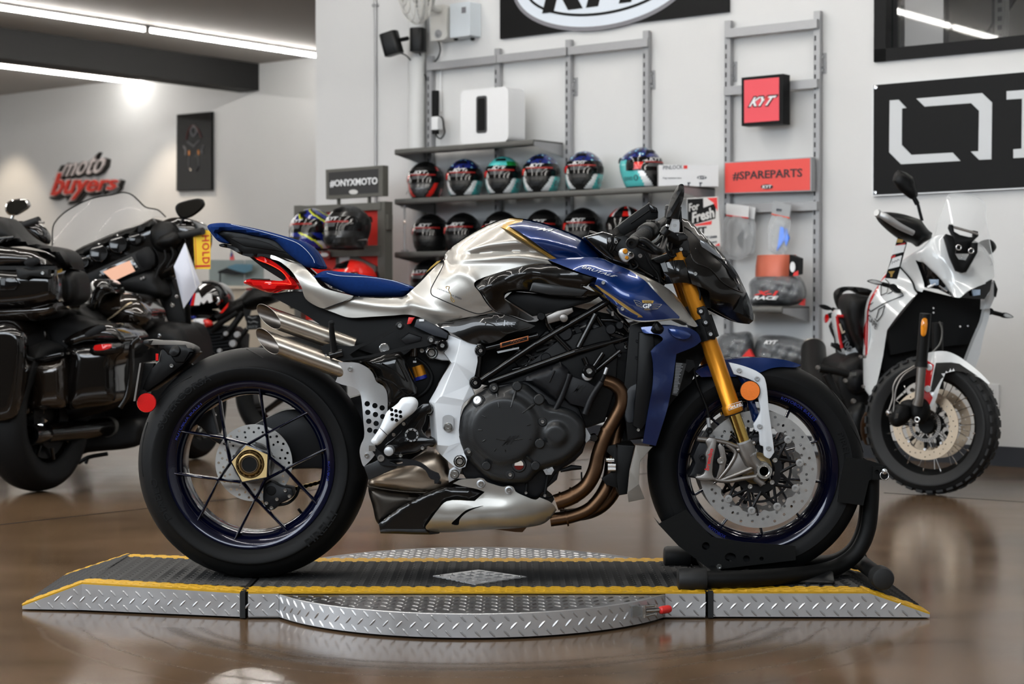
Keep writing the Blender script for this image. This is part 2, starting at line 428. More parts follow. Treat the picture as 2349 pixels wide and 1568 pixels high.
st(wbox('wall_front',-17,FS,FN,FN+.2,0,CEIL,m_sky,None))
st(wbox('wall_return',s725+1.2,s725+1.4,NB,-.16,0,CEIL,m_wall,None))
m_base = mat('dark_vinyl_base','23252b',.5,noise=.1)
st(wbox('baseboard_back',s725,FS,0,.008,0,.10,m_base,None))
st(wbox('baseboard_far',-17,s725+1.2,NB,NB+.008,0,.10,m_base,None))
# window to the stockroom, high in the shelf wall
fr = wbox('window_1',ws,ws+.07,-.12,.02,wz0,wz1,m_black,None); st(fr)
G().box((ws,-.12,wz0),(we,.02,wz0+.065),WM).box((ws,-.12,wz1-.065),(we,.02,wz1),WM).box((we-.07,-.12,wz0),(we,.02,wz1),WM).out('window_frame',m_black,fr)
m_glass = mat('window_glass','ffffff',.02,trans=1.,ior=1.5)
wbox('pane',ws+.06,we-.06,-.055,-.045,wz0+.06,wz1-.06,m_glass,fr)
wbox('inner_jamb',ws+.075,ws+.10,-.6,-.13,wz0+.065,wz1-.065,m_wall,fr)
# the stockroom behind it
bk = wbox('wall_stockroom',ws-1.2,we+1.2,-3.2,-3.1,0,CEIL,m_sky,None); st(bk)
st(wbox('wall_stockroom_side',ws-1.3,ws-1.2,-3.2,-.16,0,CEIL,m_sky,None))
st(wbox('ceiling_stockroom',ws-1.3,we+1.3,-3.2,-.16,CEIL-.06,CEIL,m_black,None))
o = thing('pallet_rack','dark slotted steel storage rack seen through the high window','rack',wp(ws+.6,-1.6,0))
for px,off in ((2160,-1.3),(2290,-1.3),(2155,-2.3),(2297,-.95)):
    s = wl(px,60,off)[0]; up = wbox('upright',s-.03,s+.03,off-.03,off+.03,0,3.4,m_black if off < -1 else m_dkmetal)
    g = G()
    for i in range(24): g.box((s-.012,off+.028,2.2+i*.05),(s+.012,off+.0315,2.225+i*.05),WM)
    g.out('slot_row',m_dark if off > -1 else m_dkmetal,up,kind='stuff')
a,b = W(2245,112,-1.3),W(2300,30,-1.3); G().cyl(a + (a-b)*1.0,b + (b-a)*.6,.025,8).out('brace',m_black)
s0 = wl(2100,60,-1.3)[0]; wbox('beam',s0,s0+2.2,-1.36,-1.30,2.95,3.05,m_dkmetal)
top()
t = thing('tube_light','added tube light brightening the stockroom, unseen above the visible part of the window','light',wp(ws+1.5,-1.5,CEIL-.2)); G().tube([wp(ws-.4,-1.2,CEIL-.2),wp(ws+2.4,-1.2,CEIL-.2)],.019,8).out('glowing_tube',mat('stock_fill_tube','ffffff',.4,emit='fefaf4',es=60.)); wbox('batten',ws-.4,ws+2.4,-1.23,-1.17,CEIL-.17,CEIL-.065,m_white); top()  # lamp added out of view to brighten the stockroom
# ceiling beam and batten lights of the left bay
a = onz(0,62,CEIL); b = onz(610,148,CEIL); sa,na = sn(a); sb,nb = sn(b); sbm = (sa+sb)/2
st(wbox('trim_1',sbm-.32,sbm,NB,FN,CEIL-.31,CEIL-.001,mat('beam_black','0e0e0e',.7,noise=.1),None));
m_tube = mat('light_tube','ffffff',.4,emit='fefaf4',es=46.)
m_batten = mat('batten_white','c9c8c5',.5)
ZT = 3.535
def tubelight(s,n0,n1,label,group):
    t = thing('tube_light',label,'light',wp(s,(n0+n1)/2,ZT),group)
    G().tube([wp(s,n0+.02,ZT),wp(s,n1-.02,ZT)],.019,10).out('glowing_tube',m_tube)
    wbox('batten',s-.03,s+.03,n0,n1,ZT+.02,CEIL-.002,m_batten)
    for n in (n0,n1): wbox('end_cap',s-.022,s+.022,n-.012,n+.012,ZT-.022,ZT+.02,m_batten)
t1 = [sn(onz(*p,ZT)) for p in ((345,69),(360,70),(727,130),(0,147),(328,191))]
sA = (t1[1][0]+t1[2][0])/2; nA = t1[2][1]; sC = t1[4][0]; nC = t1[4][1]; LT = 2.42
tubelight(sA,nA,nA+LT,'long glowing tube light ending at the corner of the white wall','ceiling tube lights')
tubelight(sA,nA+LT+.04,nA+2*LT+.04,'long glowing tube light above the black beam, cut by the left picture edge','ceiling tube lights')
tubelight(sC,nC,nC+LT,'glowing tube light below the black beam at upper left','ceiling tube lights')
st(wbox('trim_2',sA+.42,sA+.62,NB,FN,CEIL-.05,CEIL-.001,m_ceil,None))
step = sA - sC
for s,n,k1 in ((sA,nA,6),(sC,nC,6),(sC - step,-2.6,4)):
    for k in range(2 if s == sA else 1 if s == sC else 0,k1): tubelight(s,n + k*(LT+.04),n + k*(LT+.04) + LT,'ceiling tube light outside the picture','tube lights out of view')
for j in range(1,5):
    for k in range(0,4):
        n0 = .8 + k*(LT-.12); tubelight(sA + j*step*.5+1.2 + step,n0,n0+LT-.15,'ceiling tube light outside the picture','tube lights out of view')
# warm wall washers over the far wall (lamps above the frame)
for px,py in ((35,250),(405,200),(-260,260)):
    p = onplane(px,py,wp(0,NB,0),WN); d = bpy.data.lights.new('wall_washer','SPOT'); d.energy = 75; d.color = (1,.82,.62); d.spot_size = 1.25; d.spot_blend = .6; d.shadow_soft_size = .05
    o = bpy.data.objects.new('wall_washer',d); COL.objects.link(o); o.location = p + WN*.8; o.location.z = CEIL - .05
    o.rotation_euler = (.25,0,0); o.rotation_euler = (Vector((p.x,p.y,0)) + WN*.02 - o.location).to_track_quat('-Z','Y').to_euler()
top()
# ------------------------------------------------------------------ turntable with two ramps
ZD = .067                                       # deck height
def plate_mat():
    m = mat('diamond_plate','c9cacc',.40,metal=.82,noise=.15,nscale=14,rnoise=.10); return m
m_tread = plate_mat(); m_ttop = mat('diamond_plate_top','9fa0a2',.36,metal=1.,noise=.2,nscale=14,rnoise=.10)  # top uses a darker copy of the plate to dim its bright grazing reflection
m_mat = mat('rubber_mat','1f1f1f',.42,noise=.3,nscale=60)
m_yel = mat('yellow_rubber','bd9113',.5,noise=.25,nscale=60)
def bars(fn,u0,u1,v0,v1,inside,pu=.036,pv=.0188,ln=.026,wd=.007,h=.0025,ang=PI/4,g=None):
    """raised tread bars in rows of alternating slant over the surface fn(u, v, d)"""
    g = g or G(); nv = int((v1-v0)/pv)+1; nu = int((u1-u0)/pu)+1
    for j in range(nv):
        a = ang if j % 2 else -ang; ca,sa = math.cos(a),math.sin(a)
        for i in range(nu):
            u = u0 + (i + (.5 if j % 2 else 0) + .25)*pu; v = v0 + (j+.5)*pv
            if inside and not inside(u,v,ln*.5): continue
            pts = [(-.5,0,0),(-.25,-.42,0),(.25,-.42,0),(.5,0,0),(.25,.42,0),(-.25,.42,0),(-.28,0,1),(.28,0,1)]
            V = [fn(u + a_*ln*ca - b_*wd*sa,v + a_*ln*sa + b_*wd*ca,c_*h) for a_,b_,c_ in pts]
            g.add(V,[[0,1,6],[1,2,7,6],[2,3,7],[3,4,7],[4,5,6,7],[5,0,6]])
    return g
X0,X1,YN,YF = -.693,.508,-.254,.343; TC = Vector((-.105,.047,0)); TR = .59
def flat(z): return lambda u,v,d: Vector((u,v,z + d))
def stripfn(a,b,c,d):                        # bilinear patch a-b along u, to d-c along v
    a,b,c,d = map(Vector,(a,b,c,d)); n = (b-a).cross(d-a).normalized()
    lu = ((b-a).length + (c-d).length)/2; lv = ((d-a).length + (c-b).length)/2
    return (lambda u,v,h: (a*(1-u/lu) + b*(u/lu))*(1-v/lv) + (d*(1-u/lu) + c*(u/lu))*(v/lv) + n*h),lu,lv
def slab(name,q,th,m,**k):                  # thin slab over quad q (a, b, c, d)
    a,b,c,d = map(Vector,q); n = (b-a).cross(d-a).normalized()*th
    V = [a,b,c,d,a+n,b+n,c+n,d+n]
    return mk(name,V,[[3,2,1,0],[4,5,6,7],[0,1,5,4],[1,2,6,5],[2,3,7,6],[3,0,4,7]],m,**k)
def matpatch(q,th=.004,**k):
    o = slab('rubber_mat',q,th,m_mat); f,lu,lv = stripfn(*[Vector(p) + Vector((0,0,th)) for p in q])
    bars(f,.004,lu-.012,.004,lv-.004,None,pu=.034,pv=.0155,ln=.034,wd=.012,h=.0048,ang=.16).out('mat_tread',m_mat,o,kind='stuff',auto=10)
def yelpatch(q,th=.004):
    o = slab('yellow_edge_strip',q,th,m_yel); f,lu,lv = stripfn(*[Vector(p) + Vector((0,0,th)) for p in q])
    bars(f,0,lu-.02,.004,lv-.003,None,pu=.040,pv=.0165,ln=.036,wd=.0125,h=.003,ang=.16).out('strip_tread',m_yel,o,kind='stuff',auto=10)
def sideplate(q,th=.002,name='side_plate'):
    o = slab(name,q,th,m_tread); n = (Vector(q[1])-Vector(q[0])).cross(Vector(q[3])-Vector(q[0])).normalized()*th
    f,lu,lv = stripfn(*[Vector(p) + n for p in q]); lt = [(Vector(q[2])-Vector(q[3])).length]
    def ins(u,v,e):
        p = f(u,v,0); return p.z < ZTOP(p.x) - .007 and p.z > .010
    bars(f,0,lu,.0,lv,ins).out('tread_bars',m_tread,o,kind='stuff')
ZTOP = lambda x: ZD
SW = .075
t = thing('display_turntable','round diamond plate turntable with black and yellow rubber deck under the blue and silver motorcycle','turntable',(TC.x,TC.y,0))
G().box((X0,YN+.004,.004),(X1,YF-.004,ZD-.002)).out('deck_frame',m_tread)
lathe('disc_top',[(.02,ZD-.006),(TR-.002,ZD-.006),(TR-.002,ZD-.002),(.02,ZD-.002)],TC,(0,0,1),m_ttop,n=128,closed=True)
o = bpy.data.objects[[x.name for x in t.children if x.name.startswith('disc_top')][0]]
def indisc(u,v,e): return (v < YN - .008 or v > YF + .008) and math.hypot(u-TC.x,v-TC.y) < TR - .012 - e*.5
bars(flat(ZD-.002),TC.x-TR,TC.x+TR,TC.y-TR,TC.y+TR,indisc,pu=.040,pv=.0245).out('tread_bars',m_ttop,o,kind='stuff')
# skirts: bent plates round the two segments
for sgn,yy,nm in ((-1,YN,'front_skirt'),(1,YF,'back_skirt')):
    ch = math.sqrt(TR**2 - (yy-TC.y)**2); a1 = math.atan2(yy-TC.y,ch); a0 = math.atan2(yy-TC.y,-ch)
    if sgn < 0: a0 += 2*PI if a0 < 0 else 0; a1 += 2*PI
    N = 60; arc = [(a0 + (a1-a0)*i/N) for i in range(N+1)]; V = []; Fc = []
    for a in arc:
        d = Vector((math.cos(a),math.sin(a),0))
        for r,z in ((TR-.003,.006),(TR,.006),(TR,ZD-.003),(TR-.0015,ZD-.0015),(TR-.006,ZD-.0015)): V.append(TC + d*r + Vector((0,0,z)))
    for i in range(N):
        for j in range(4): Fc.append([i*5+j,(i+1)*5+j,(i+1)*5+j+1,i*5+j+1])
    sk = mk(nm,V,Fc,m_tread,auto=35)
    L_ = abs(a1-a0)*TR
    fn = lambda u,v,d: TC + Vector((math.cos(a0 + (a1-a0)*u/L_),math.sin(a0 + (a1-a0)*u/L_),0))*(TR+d) + Vector((0,0,.006+v))
    bars(fn,.01,L_-.02,0,.058,lambda u,v,e: .004 < v < .055).out('tread_bars',m_tread,sk,kind='stuff')
    # straight plates either side of the round part
    for xa,xb in ((X0,TC.x-ch),(TC.x+ch,X1)):
        q = [(xa,yy,.008),(xb,yy,.008),(xb,yy,ZD),(xa,yy,ZD)]
        sideplate(q if sgn < 0 else [q[1],q[0],q[3],q[2]])
slab('base_strip',[(X0,YN+.02,.001),(X1,YN+.02,.001),(X1,YN+.03,.001),(X0,YN+.03,.001)],.02,m_black)
q = [(X0,YN+SW,ZD),(X1,YN+SW,ZD),(X1,YF-SW,ZD),(X0,YF-SW,ZD)]; matpatch(q)
yelpatch([(X0,YN,ZD),(X1,YN,ZD),(X1,YN+SW,ZD),(X0,YN+SW,ZD)])
yelpatch([(X0,YF-SW,ZD),(X1,YF-SW,ZD),(X1,YF,ZD),(X0,YF,ZD)])
c = [onz(a,b,ZD+.007) for a,b in ((993,1322),(1091,1341.5),(1208,1324),(1097,1308))]
o = slab('diamond_inlay',c,.003,m_tread)
f,lu,lv = stripfn(*[p + Vector((0,0,.003)) for p in c])
bars(f,.01,lu-.01,.01,lv-.02,None,ang=.9).out('tread_bars',m_tread,o,kind='stuff')
for p in (c[0]*.93 + c[2]*.07,c[2]*.93 + c[0]*.07): lathe('screw',[(.006,0),(.005,.002),(.002,.002),(.002,.001),(0,.001)],p + Vector((0,0,.003)),(0,0,1),m_steel,n=12)
# toggle clamp with a red grip on the front skirt
a = math.radians(315); d = Vector((math.cos(a),math.sin(a),0)); tt = Vector((-d.y,d.x,0)); p0 = TC + d*TR; p0.z = .042
MM = Matrix(((tt.x,d.x,0,p0.x),(tt.y,d.y,0,p0.y),(0,0,1,p0.z),(0,0,0,1)))
tc_ = G().box((-.012,-.002,-.014),(.012,.006,.014),MM).box((.004,.006,-.013),(.016,.026,.013),MM).out('toggle_clamp',m_steel,auto=30)
B = lambda x,y,z: MM @ Vector((x,y,z))
for z in (-.013,.013):
    G().cyl(B(.012,.022,z),B(.052,.028,z*.8),.003,8).cyl(B(.012,.022,z*1.2),B(.012,.022,z*.6),.006,10).cyl(B(.052,.028,z),B(.052,.028,z*.5),.005,10).out('clamp_arm',m_steel,tc_,auto=40)
G().cyl(B(.02,.02,0),B(.075,.028,-.003),.006,12).out('clamp_rod',m_steel,tc_,auto=40)
lathe('red_grip',[(.006,0),(.0095,.003),(.0105,.012),(.0105,.030),(.009,.036),(.004,.039),(0,.039)],B(.066,.030,-.003),(tt*1 + d*.1).normalized(),m_red,tc_,n=16)
# ramps
def ramp(name,label,nj,fj,nb,fb,nt,ft,zj,zb,jl):
    """joint, break and tip corners (x, y) on the near and far side"""
    global ZTOP
    sg = -1 if nt[0] < nj[0] else 1
    ce = ((nj[0]+nt[0])/2,(nj[1]+fj[1])/2,0); thing(name,label,'ramp',ce)
    def q3(p,z): return Vector((p[0],p[1],z))
    ZT_ = .012
    def over(fr0,fr1):                         # patches between fractions of the width, over flat and slope
        l = lambda a,b,t: (a[0] + (b[0]-a[0])*t,a[1] + (b[1]-a[1])*t)
        J = [q3(l(nj,fj,t),zj) for t in (fr0,fr1)]; Bk = [q3(l(nb,fb,t),zb) for t in (fr0,fr1)]; T = [q3(l(nt,ft,t),ZT_) for t in (fr0,fr1)]
        if sg > 0: return [J[0],Bk[0],Bk[1],J[1]],[Bk[0],T[0],T[1],Bk[1]]
        return [Bk[0],J[0],J[1],Bk[1]],[T[0],Bk[0],Bk[1],T[1]]
    w = SW/.58
    # body under the mats
    pts = [q3(nj,zj),q3(nb,zb),q3(nt,ZT_),q3(nt,.004),q3(nj,.006)]; far = [q3(fj,zj),q3(fb,zb),q3(ft,ZT_),q3(ft,.004),q3(fj,.006)]
    e = Vector((0,.004,-.001)); low = lambda l: l[:4] + [Vector((l[1].x,l[1].y,.005)),l[4]]
    V = [p + e for p in low(pts)] + [p - Vector((0,.004,.001)) for p in low(far)]
    Fc = [[0,1,4,5],[1,2,3,4],[11,10,7,6],[10,9,8,7]] + [[i,i+6,(i+1) % 6 + 6,(i+1) % 6] for i in range(6)]
    mk('ramp_body',V,Fc,m_tread)
    for q in over(w,1-w): matpatch(q)
    for fr in ((0,w),(1-w,1)):
        for q in over(*fr): yelpatch(q)
    def ztop(x):
        if (x - nb[0])*sg <= 0: return zj + (zb-zj)*(x-nj[0])/(nb[0]-nj[0])
        return zb + (ZT_-zb)*(x-nb[0])/(nt[0]-nb[0])
    ZTOP = ztop
    for P_,y_,s2 in ((pts,0,1),(far,0,-1)):
        # plate following the outline of the side
        th = Vector((0,-.002*s2,0)); Bb = Vector((P_[1].x,P_[1].y,.005))
        A = [P_[4],Bb,P_[3],P_[2],P_[1],P_[0]]
        V = A + [p + th for p in A]; Fc = [[0,1,4,5],[1,2,3,4],[11,10,7,6],[10,9,8,7]] + [[i,i+6,(i+1) % 6+6,(i+1) % 6] for i in range(6)]
        sp_ = mk('side_plate',V,Fc,m_tread)
        a0,a1 = (P_[4],P_[3]) if sg*s2 > 0 else (P_[3],P_[4])
        du = (a1-a0); lu = Vector((du.x,du.y,0)).length; du = Vector((du.x,du.y,0))/lu; nrm = Vector((du.y,-du.x,0))
        # the side bends slightly at the break: follow the true edge in plan
        def fn(u,v,h,s2=s2,P_=P_):
            x = a0.x + du.x*u; t1 = (x-P_[0].x)/(P_[1].x-P_[0].x)
            yy = P_[0].y + (P_[1].y-P_[0].y)*t1 if t1 < 1 else P_[1].y + (P_[2].y-P_[1].y)*(x-P_[1].x)/(P_[2].x-P_[1].x)
            return Vector((x,yy - s2*(.002 + h),.006+v))
        bars(fn,0,lu-.01,0,.066,lambda u,v,e: .006+v < ztop(a0.x+du.x*u) - .007 and v > .003).out('tread_bars',m_tread,sp_,kind='stuff')
    x = nj[0] - sg*.006*0
    xa,xb = sorted((nj[0]-.004*sg,nj[0]+.010*sg)); G().box((xa,nj[1]-.006,.004),(xb,nj[1]+.02,zj+.004)).box((xa+.001,nj[1],zj),(xb-.001,fj[1],zj+.0065)).out('joint_strip',m_rub)
ramp('ramp_section','sloped diamond plate ramp section under the rear wheel, left end of the turntable',(-.704,-.254),(-.704,.338),(-1.156,-.144),(-1.15,.386),(-1.322,-.124),(-1.335,.426),ZD,.075,0)
ramp('ramp_section','sloped diamond plate ramp section under the black wheel stand, right end of the turntable',(.519,-.250),(.519,.345),(.940,-.250),(.905,.345),(1.098,-.250),(1.10,.345),ZD,ZD,0)
# ------------------------------------------------------------------ front wheel stand
Z8 = lambda *l: [(1480+.25543*a,1000+.25543*b,*r) for a,b,*r in l]
m_pc = mat('black_powder_coat','0b0c0c',.5,spec=.2,noise=.25,nscale=150,bump=.15,bscale=900)
zt = ZD + .031
thing('wheel_stand','black tubular wheel chock stand holding the front wheel of the blue and silver motorcycle','stand',(.75,0,ZD))
for s in (-1,1):
    pth = [(.47,.21*s,zt),(.60,.20*s,zt),(.74,.15*s,zt),(.84,.08*s,zt),(.905,.035*s,zt+.012),(.950,.024*s,zt+.045),(.978,.021*s,zt+.10),(.988,.02*s,zt+.17),(.990,.02*s,.362)]
    tube('base_tube',pth,.0225,m_pc,n=16,sp=5)
    lathe('end_cap',[(.028,0),(.030,.004),(.030,.066),(.027,.074),(.02,.077),(0,.077)],(.515,.21*s,zt),(-1,0,0),m_rub,n=24)
    lathe('foot_cap',[(.029,0),(.031,.004),(.031,.044),(.028,.052),(.02,.055),(0,.055)],(.985,.155*s,zt),(0,s,0),m_rub,n=24)
tube('crossbar',[(.985,-.17,zt),(.985,.17,zt)],.022,m_pc,n=16)
tube('crossbar',[(.545,-.2,zt),(.545,.2,zt)],.018,m_pc,n=14)
# hinged cradle under the tyre
CR = Z8((118,790),(150,770),(365,658),(600,905),(880,950),(1350,985),(1352,1112),(640,1196),(560,1180),(300,985))
for y0,y1 in ((-.086,-.082),(.082,.086)):
    if y0 < 0: plate('cradle_side',CR,y0,y1,m_pc,holes=[circ(*Z8((545,985))[0],9),circ(*Z8((765,1085))[0],13,r2=10),circ(*Z8((910,1100))[0],8),circ(*Z8((1045,1100))[0],5)])
    else: plate('cradle_side',CR,y0,y1,m_pc)
a = [P(x,y,-.084) for x,y in Z8((118,790),(300,985),(580,1190),(640,1196),(1352,1112))]; b = [Vector((p.x,-p.y,p.z)) for p in a]
mk('cradle_floor',a + b,[[i,i+1,i+6,i+5] for i in range(4)],m_pc)
G().cyl((.64,-.20,zt-.002),(.64,.20,zt-.002),.010,12).out('hinge_rod',m_pc,auto=40)
UP = Z8((1800,190),(1850,195),(2010,215),(2170,268),(2160,300),(2010,400),(1958,622),(1728,590),(1745,440))
for y0,y1 in ((-.084,-.080),(.080,.084)): plate('holder_side',UP,y0,y1,m_pc)
a = [P(x,y,-.082) for x,y in Z8((2000,215),(2010,400),(1958,622))]; b = [Vector((p.x,-p.y,p.z)) for p in a]
mk('holder_back',a + b,[[0,1,4,3],[1,2,5,4]],m_pc)
plate('lug_plate',Z8((2045,275),(2140,270),(2180,290),(2180,390),(2040,390)),-.094,-.086,m_pc,holes=[circ(*Z8((2081,320))[0],5)],bev=0)
p = P(*Z8((2146,315))[0],-.10); G().cyl(p,p + Vector((0,.2,0)),.005,10).lathe([(.008,0),(.008,.006),(0,.008)],p,(0,-1,0),12).out('locking_pin',m_steel,auto=40)
q = p + Vector((0,-.004,-.011)); V,Fc = tube_geo(ring_path(q,.0115,(0,-1,.1),24),.0014,8,closed=True); mk('pull_ring',V,Fc,m_steel,smooth=True)
for x,y,r in ((663,1168,26),): bolt(*Z8((x,y))[0],-.10,r*.2554,m_steel,head=.008)
G().box((.505+.09,-.06,zt+.012),(.505+.104,-.045,zt+.03)).out('lock_nut',m_steel)
top()
thing('phone','black smartphone lying on the right ramp behind the stand foot','phone',(.80,-.12,ZD))
m_case = mat('phone_case','0f1012',.4,noise=.2)
bm = bmesh.new(); bmesh.ops.create_cube(bm,size=1)
PM = Matrix.Translation((.795,-.112,ZD+.022)) @ Matrix.Rotation(-.10,4,'Z') @ Matrix.Rotation(.30,4,'X') @ Matrix.Rotation(.03,4,'Y')
for v in bm.verts: v.co = Vector((v.co.x*.150,v.co.y*.074,v.co.z*.011))
bmesh.ops.bevel(bm,geom=[e for e in bm.edges if abs(e.verts[0].co.z-e.verts[1].co.z) > .005],offset=.010,segments=4,affect='EDGES',profile=.5)
bmesh.ops.bevel(bm,geom=[e for e in bm.edges if abs(e.verts[0].co.z-e.verts[1].co.z) < 1e-5],offset=.003,segments=2,affect='EDGES',profile=.5)
bm.transform(PM); mkbm('phone_body',bm,m_case,auto=40)
m_blue_g = mat('lens_rim','7f93a8',.2,metal=1.)
for x in (-.062,-.053,-.043): V,Fc = tube_geo([PM @ v for v in ring_path((x,-.0372,0),.003,(0,1,0),14)],.0007,6,closed=True); mk('lens_ring',V,Fc,m_blue_g,smooth=True)
for x0,x1,z in ((-.050,-.040,-.004),(-.004,.010,0),(.03,.036,0)): G().box((x0,-.0382,z-.0017),(x1,-.036,z+.0017),PM).out('side_button',m_blue_g)
top()
# ------------------------------------------------------------------ the blue and silver motorcycle
Z1 = lambda *l: [(300+.25543*a,480+.25543*b,*r) for a,b,*r in l]
Z2 = lambda *l: [(300+.35714*a,780+.35714*b,*r) for a,b,*r in l]
Z3 = lambda *l: [(700+.2551*a,680+.2551*b,*r) for a,b,*r in l]
Z4 = lambda *l: [(920+.25543*a,480+.25543*b,*r) for a,b,*r in l]
Z5 = lambda *l: [(800+.25543*a,860+.25543*b,*r) for a,b,*r in l]
Z6 = lambda *l: [(1300+.2551*a,400+.2551*b,*r) for a,b,*r in l]
Z7 = lambda *l: [(1380+.35714*a,740+.35714*b,*r) for a,b,*r in l]
z_ = lambda f,a,b: f((a,b))[0]
m_silver = mat('silver_paint','a4a19b',.38,metal=.8,coat=.5,coat_rough=.05,noise=.05,nscale=900)
m_blue = mat('blue_paint','072c68',.28,metal=.5,coat=1.,coat_rough=.03,noise=.12,nscale=900)
m_gold = mat('gold_paint','b3924c',.35,metal=.7,coat=.5,noise=.05)
m_satsil = mat('satin_silver','b4b6b8',.42,metal=.7,noise=.05,nscale=200)
m_satwht = mat('satin_white_metal','dde1e5',.42,metal=.1,noise=.04)
m_carb = carbon('carbon_gloss','050505','100f0e',.30,.75,160); m_carb.node_tree.nodes['Principled BSDF'].inputs['Specular IOR Level'].default_value = .15
m_carm = carbon('carbon_matt','0d0e0f','17191b',.42,.1,130)
m_suede = mat('blue_suede','0d2b62',.95,noise=.35,nscale=140,bump=.12,bscale=1500,spec=.15)
m_thread = mat('white_thread','b9c2d6',.8)
m_tyre = mat('tyre_rubber','101112',.58,noise=.25,nscale=25,bump=.06,bscale=700,spec=.18)
m_tyret = mat('tyre_letter','111213',.55,spec=.18)
m_navy = mat('navy_rim','04071f',.18,metal=.35,spec=.2,coat=.7,noise=.1)
m_bluel = mat('blue_print','0c1f80',.4)
m_disc = mat('brushed_steel','adadac',.36,metal=.6,noise=.2,nscale=70,stretch=(1,1,1),rnoise=.1)
m_exh = mat('brushed_titanium','b0a99f',.30,metal=1.,noise=.25,nscale=40,stretch=(.4,1,3),rnoise=.08)
m_exhin = mat('silencer_inside','77716c',.35,metal=1.,noise=.4,nscale=25)
m_bronze = mat('heat_bronze','634b38',.36,metal=1.,noise=.5,nscale=14,rnoise=.1)
m_titan = mat('heat_stained_steel','ab9c8b',.40,metal=1.,noise=.45,nscale=11,rnoise=.08)
m_titdk = mat('collector_steel','4c4843',.42,metal=1.,noise=.4,nscale=12)
m_fork = mat('gold_anodised','c8821f',.34,metal=.65,noise=.02)
m_stanch = mat('brass_stanchion','b89a55',.12,metal=1.,noise=.1)
m_grey = mat('grey_anodised','8a8682',.38,metal=.9,noise=.12,nscale=60)
m_engine = mat('black_engine_paint','0e0f12',.45,spec=.3,noise=.2,nscale=80)
m_gframe = mat('gloss_black_frame','060607',.22,spec=.2,coat=.45,noise=.1)
m_redl = mat('red_lens','d81414',.08,trans=.35,coat=1.,noise=.15,nscale=40,emit='7a0404',es=.25)
m_reflr = mat('red_reflector','d01c1c',.2,coat=1.,noise=.3,nscale=300)
m_reflo = mat('orange_reflector','ff8426',.5,coat=.3,noise=.3,nscale=260)
m_goldpl = mat('pale_gold_anodised','e2c88f',.35,metal=.5,noise=.05)
m_glassd = mat('dark_glass','0a0a0b',.06,coat=.3,spec=.3)
bike = thing('motorcycle','blue and silver naked motorcycle with gold forks, side-on on the turntable','motorcycle',(0,0,ZD))
def part(name,loc=None):
    """an empty-mesh holder for a part made of sub-parts"""
    o = bpy.data.objects.new(name,None); COL.objects.link(o); o.parent = bike; return o
def arctext(name,s,cx,cz,r,y,a_mid,h,m,parent,width=None,flip=False,**k):
    """letters on the flat of a wheel, centred at angle a_mid (radians from +x, anticlockwise as seen by the camera)"""
    V,Fc = text_geo(s,k.get('shear',0),k.get('bold',0),.02,k.get('spacing',1.)); w = width or h*len(s)*.75; out = []
    for a,b,d in V:
        if flip: an = a_mid + (a-.5)*w/r; rr = r - (b-.5)*h
        else: an = a_mid - (a-.5)*w/r; rr = r + (b-.5)*h
        out.append((cx + rr*math.cos(an),y - .0007 - d*.0005,cz + rr*math.sin(an)))
    return mk(name,out,Fc,m,parent)
def tyre(name,c,Ro,Rr,hw,m,parent,n=96):
    prof = [(Rr-.004,-hw*.70),(Rr+.006,-hw*.76),(Rr+.022,-hw*.93),(Rr+.045,-hw),(Ro-.050,-hw*.97),(Ro-.030,-hw*.84),(Ro-.013,-hw*.60),(Ro-.003,-hw*.30),(Ro,0)]
    prof = spl(prof,n=4); prof = prof + [(r,-h) for r,h in prof[-2::-1]]
    prof += [(Rr-.004,hw*.3),(Rr-.004,-hw*.3)]
    return lathe(name,prof,c,(0,1,0),m,parent,n=n,closed=True,auto=60)
def rim(name,c,Rr,hw,wall,m,parent):
    p = [(Rr+.006,-hw),(Rr+.008,-hw+.004),(Rr-.002,-hw+.010),(Rr-.016,-hw+.022),(Rr-.030,-hw+.035),(Rr-.032,hw-.035),(Rr-.016,hw-.022),(Rr-.002,hw-.010),(Rr+.008,hw-.004),(Rr+.006,hw),
         (Rr-.004,hw-.001),(Rr-.016,hw-.012),(Rr-wall,hw-.028),(Rr-wall-.004,0),(Rr-wall,-hw+.028),(Rr-.016,-hw+.012),(Rr-.004,-hw+.001)]
    return lathe(name,p,c,(0,1,0),m,parent,n=96,closed=True,auto=45)
def disc(name,c,y,ro,ri,th,m,parent,holes,inner=None):
    """brake disc drilled with holes [(radius, angle, hole radius)]; inner: radius as a function of the angle"""
    o = circ(0,0,ro,72); N = 72 if not inner else 144
    i_ = [((inner(a) if inner else ri)*math.cos(a),(inner(a) if inner else ri)*math.sin(a)) for a in [2*PI*k/N for k in range(N)]]
    hs = [circ(r*math.cos(a),r*math.sin(a),h,8) for r,a,h in holes]
    v,T = cdt([o,i_] + hs); V = [Vector((c[0]+a,y,c[2]+b)) for a,b in v]; nv = len(V); V += [p + Vector((0,th,0)) for p in V]
    T = T[:,::-1]; Fc = [list(map(int,t)) for t in T]; Fc = [f[::-1] for f in Fc]; Fc += [[a+nv for a in f[::-1]] for f in Fc]
    for a,b in boundary(T): Fc.append([a,b,b+nv,a+nv])
    return mk(name,V,Fc,m,parent)
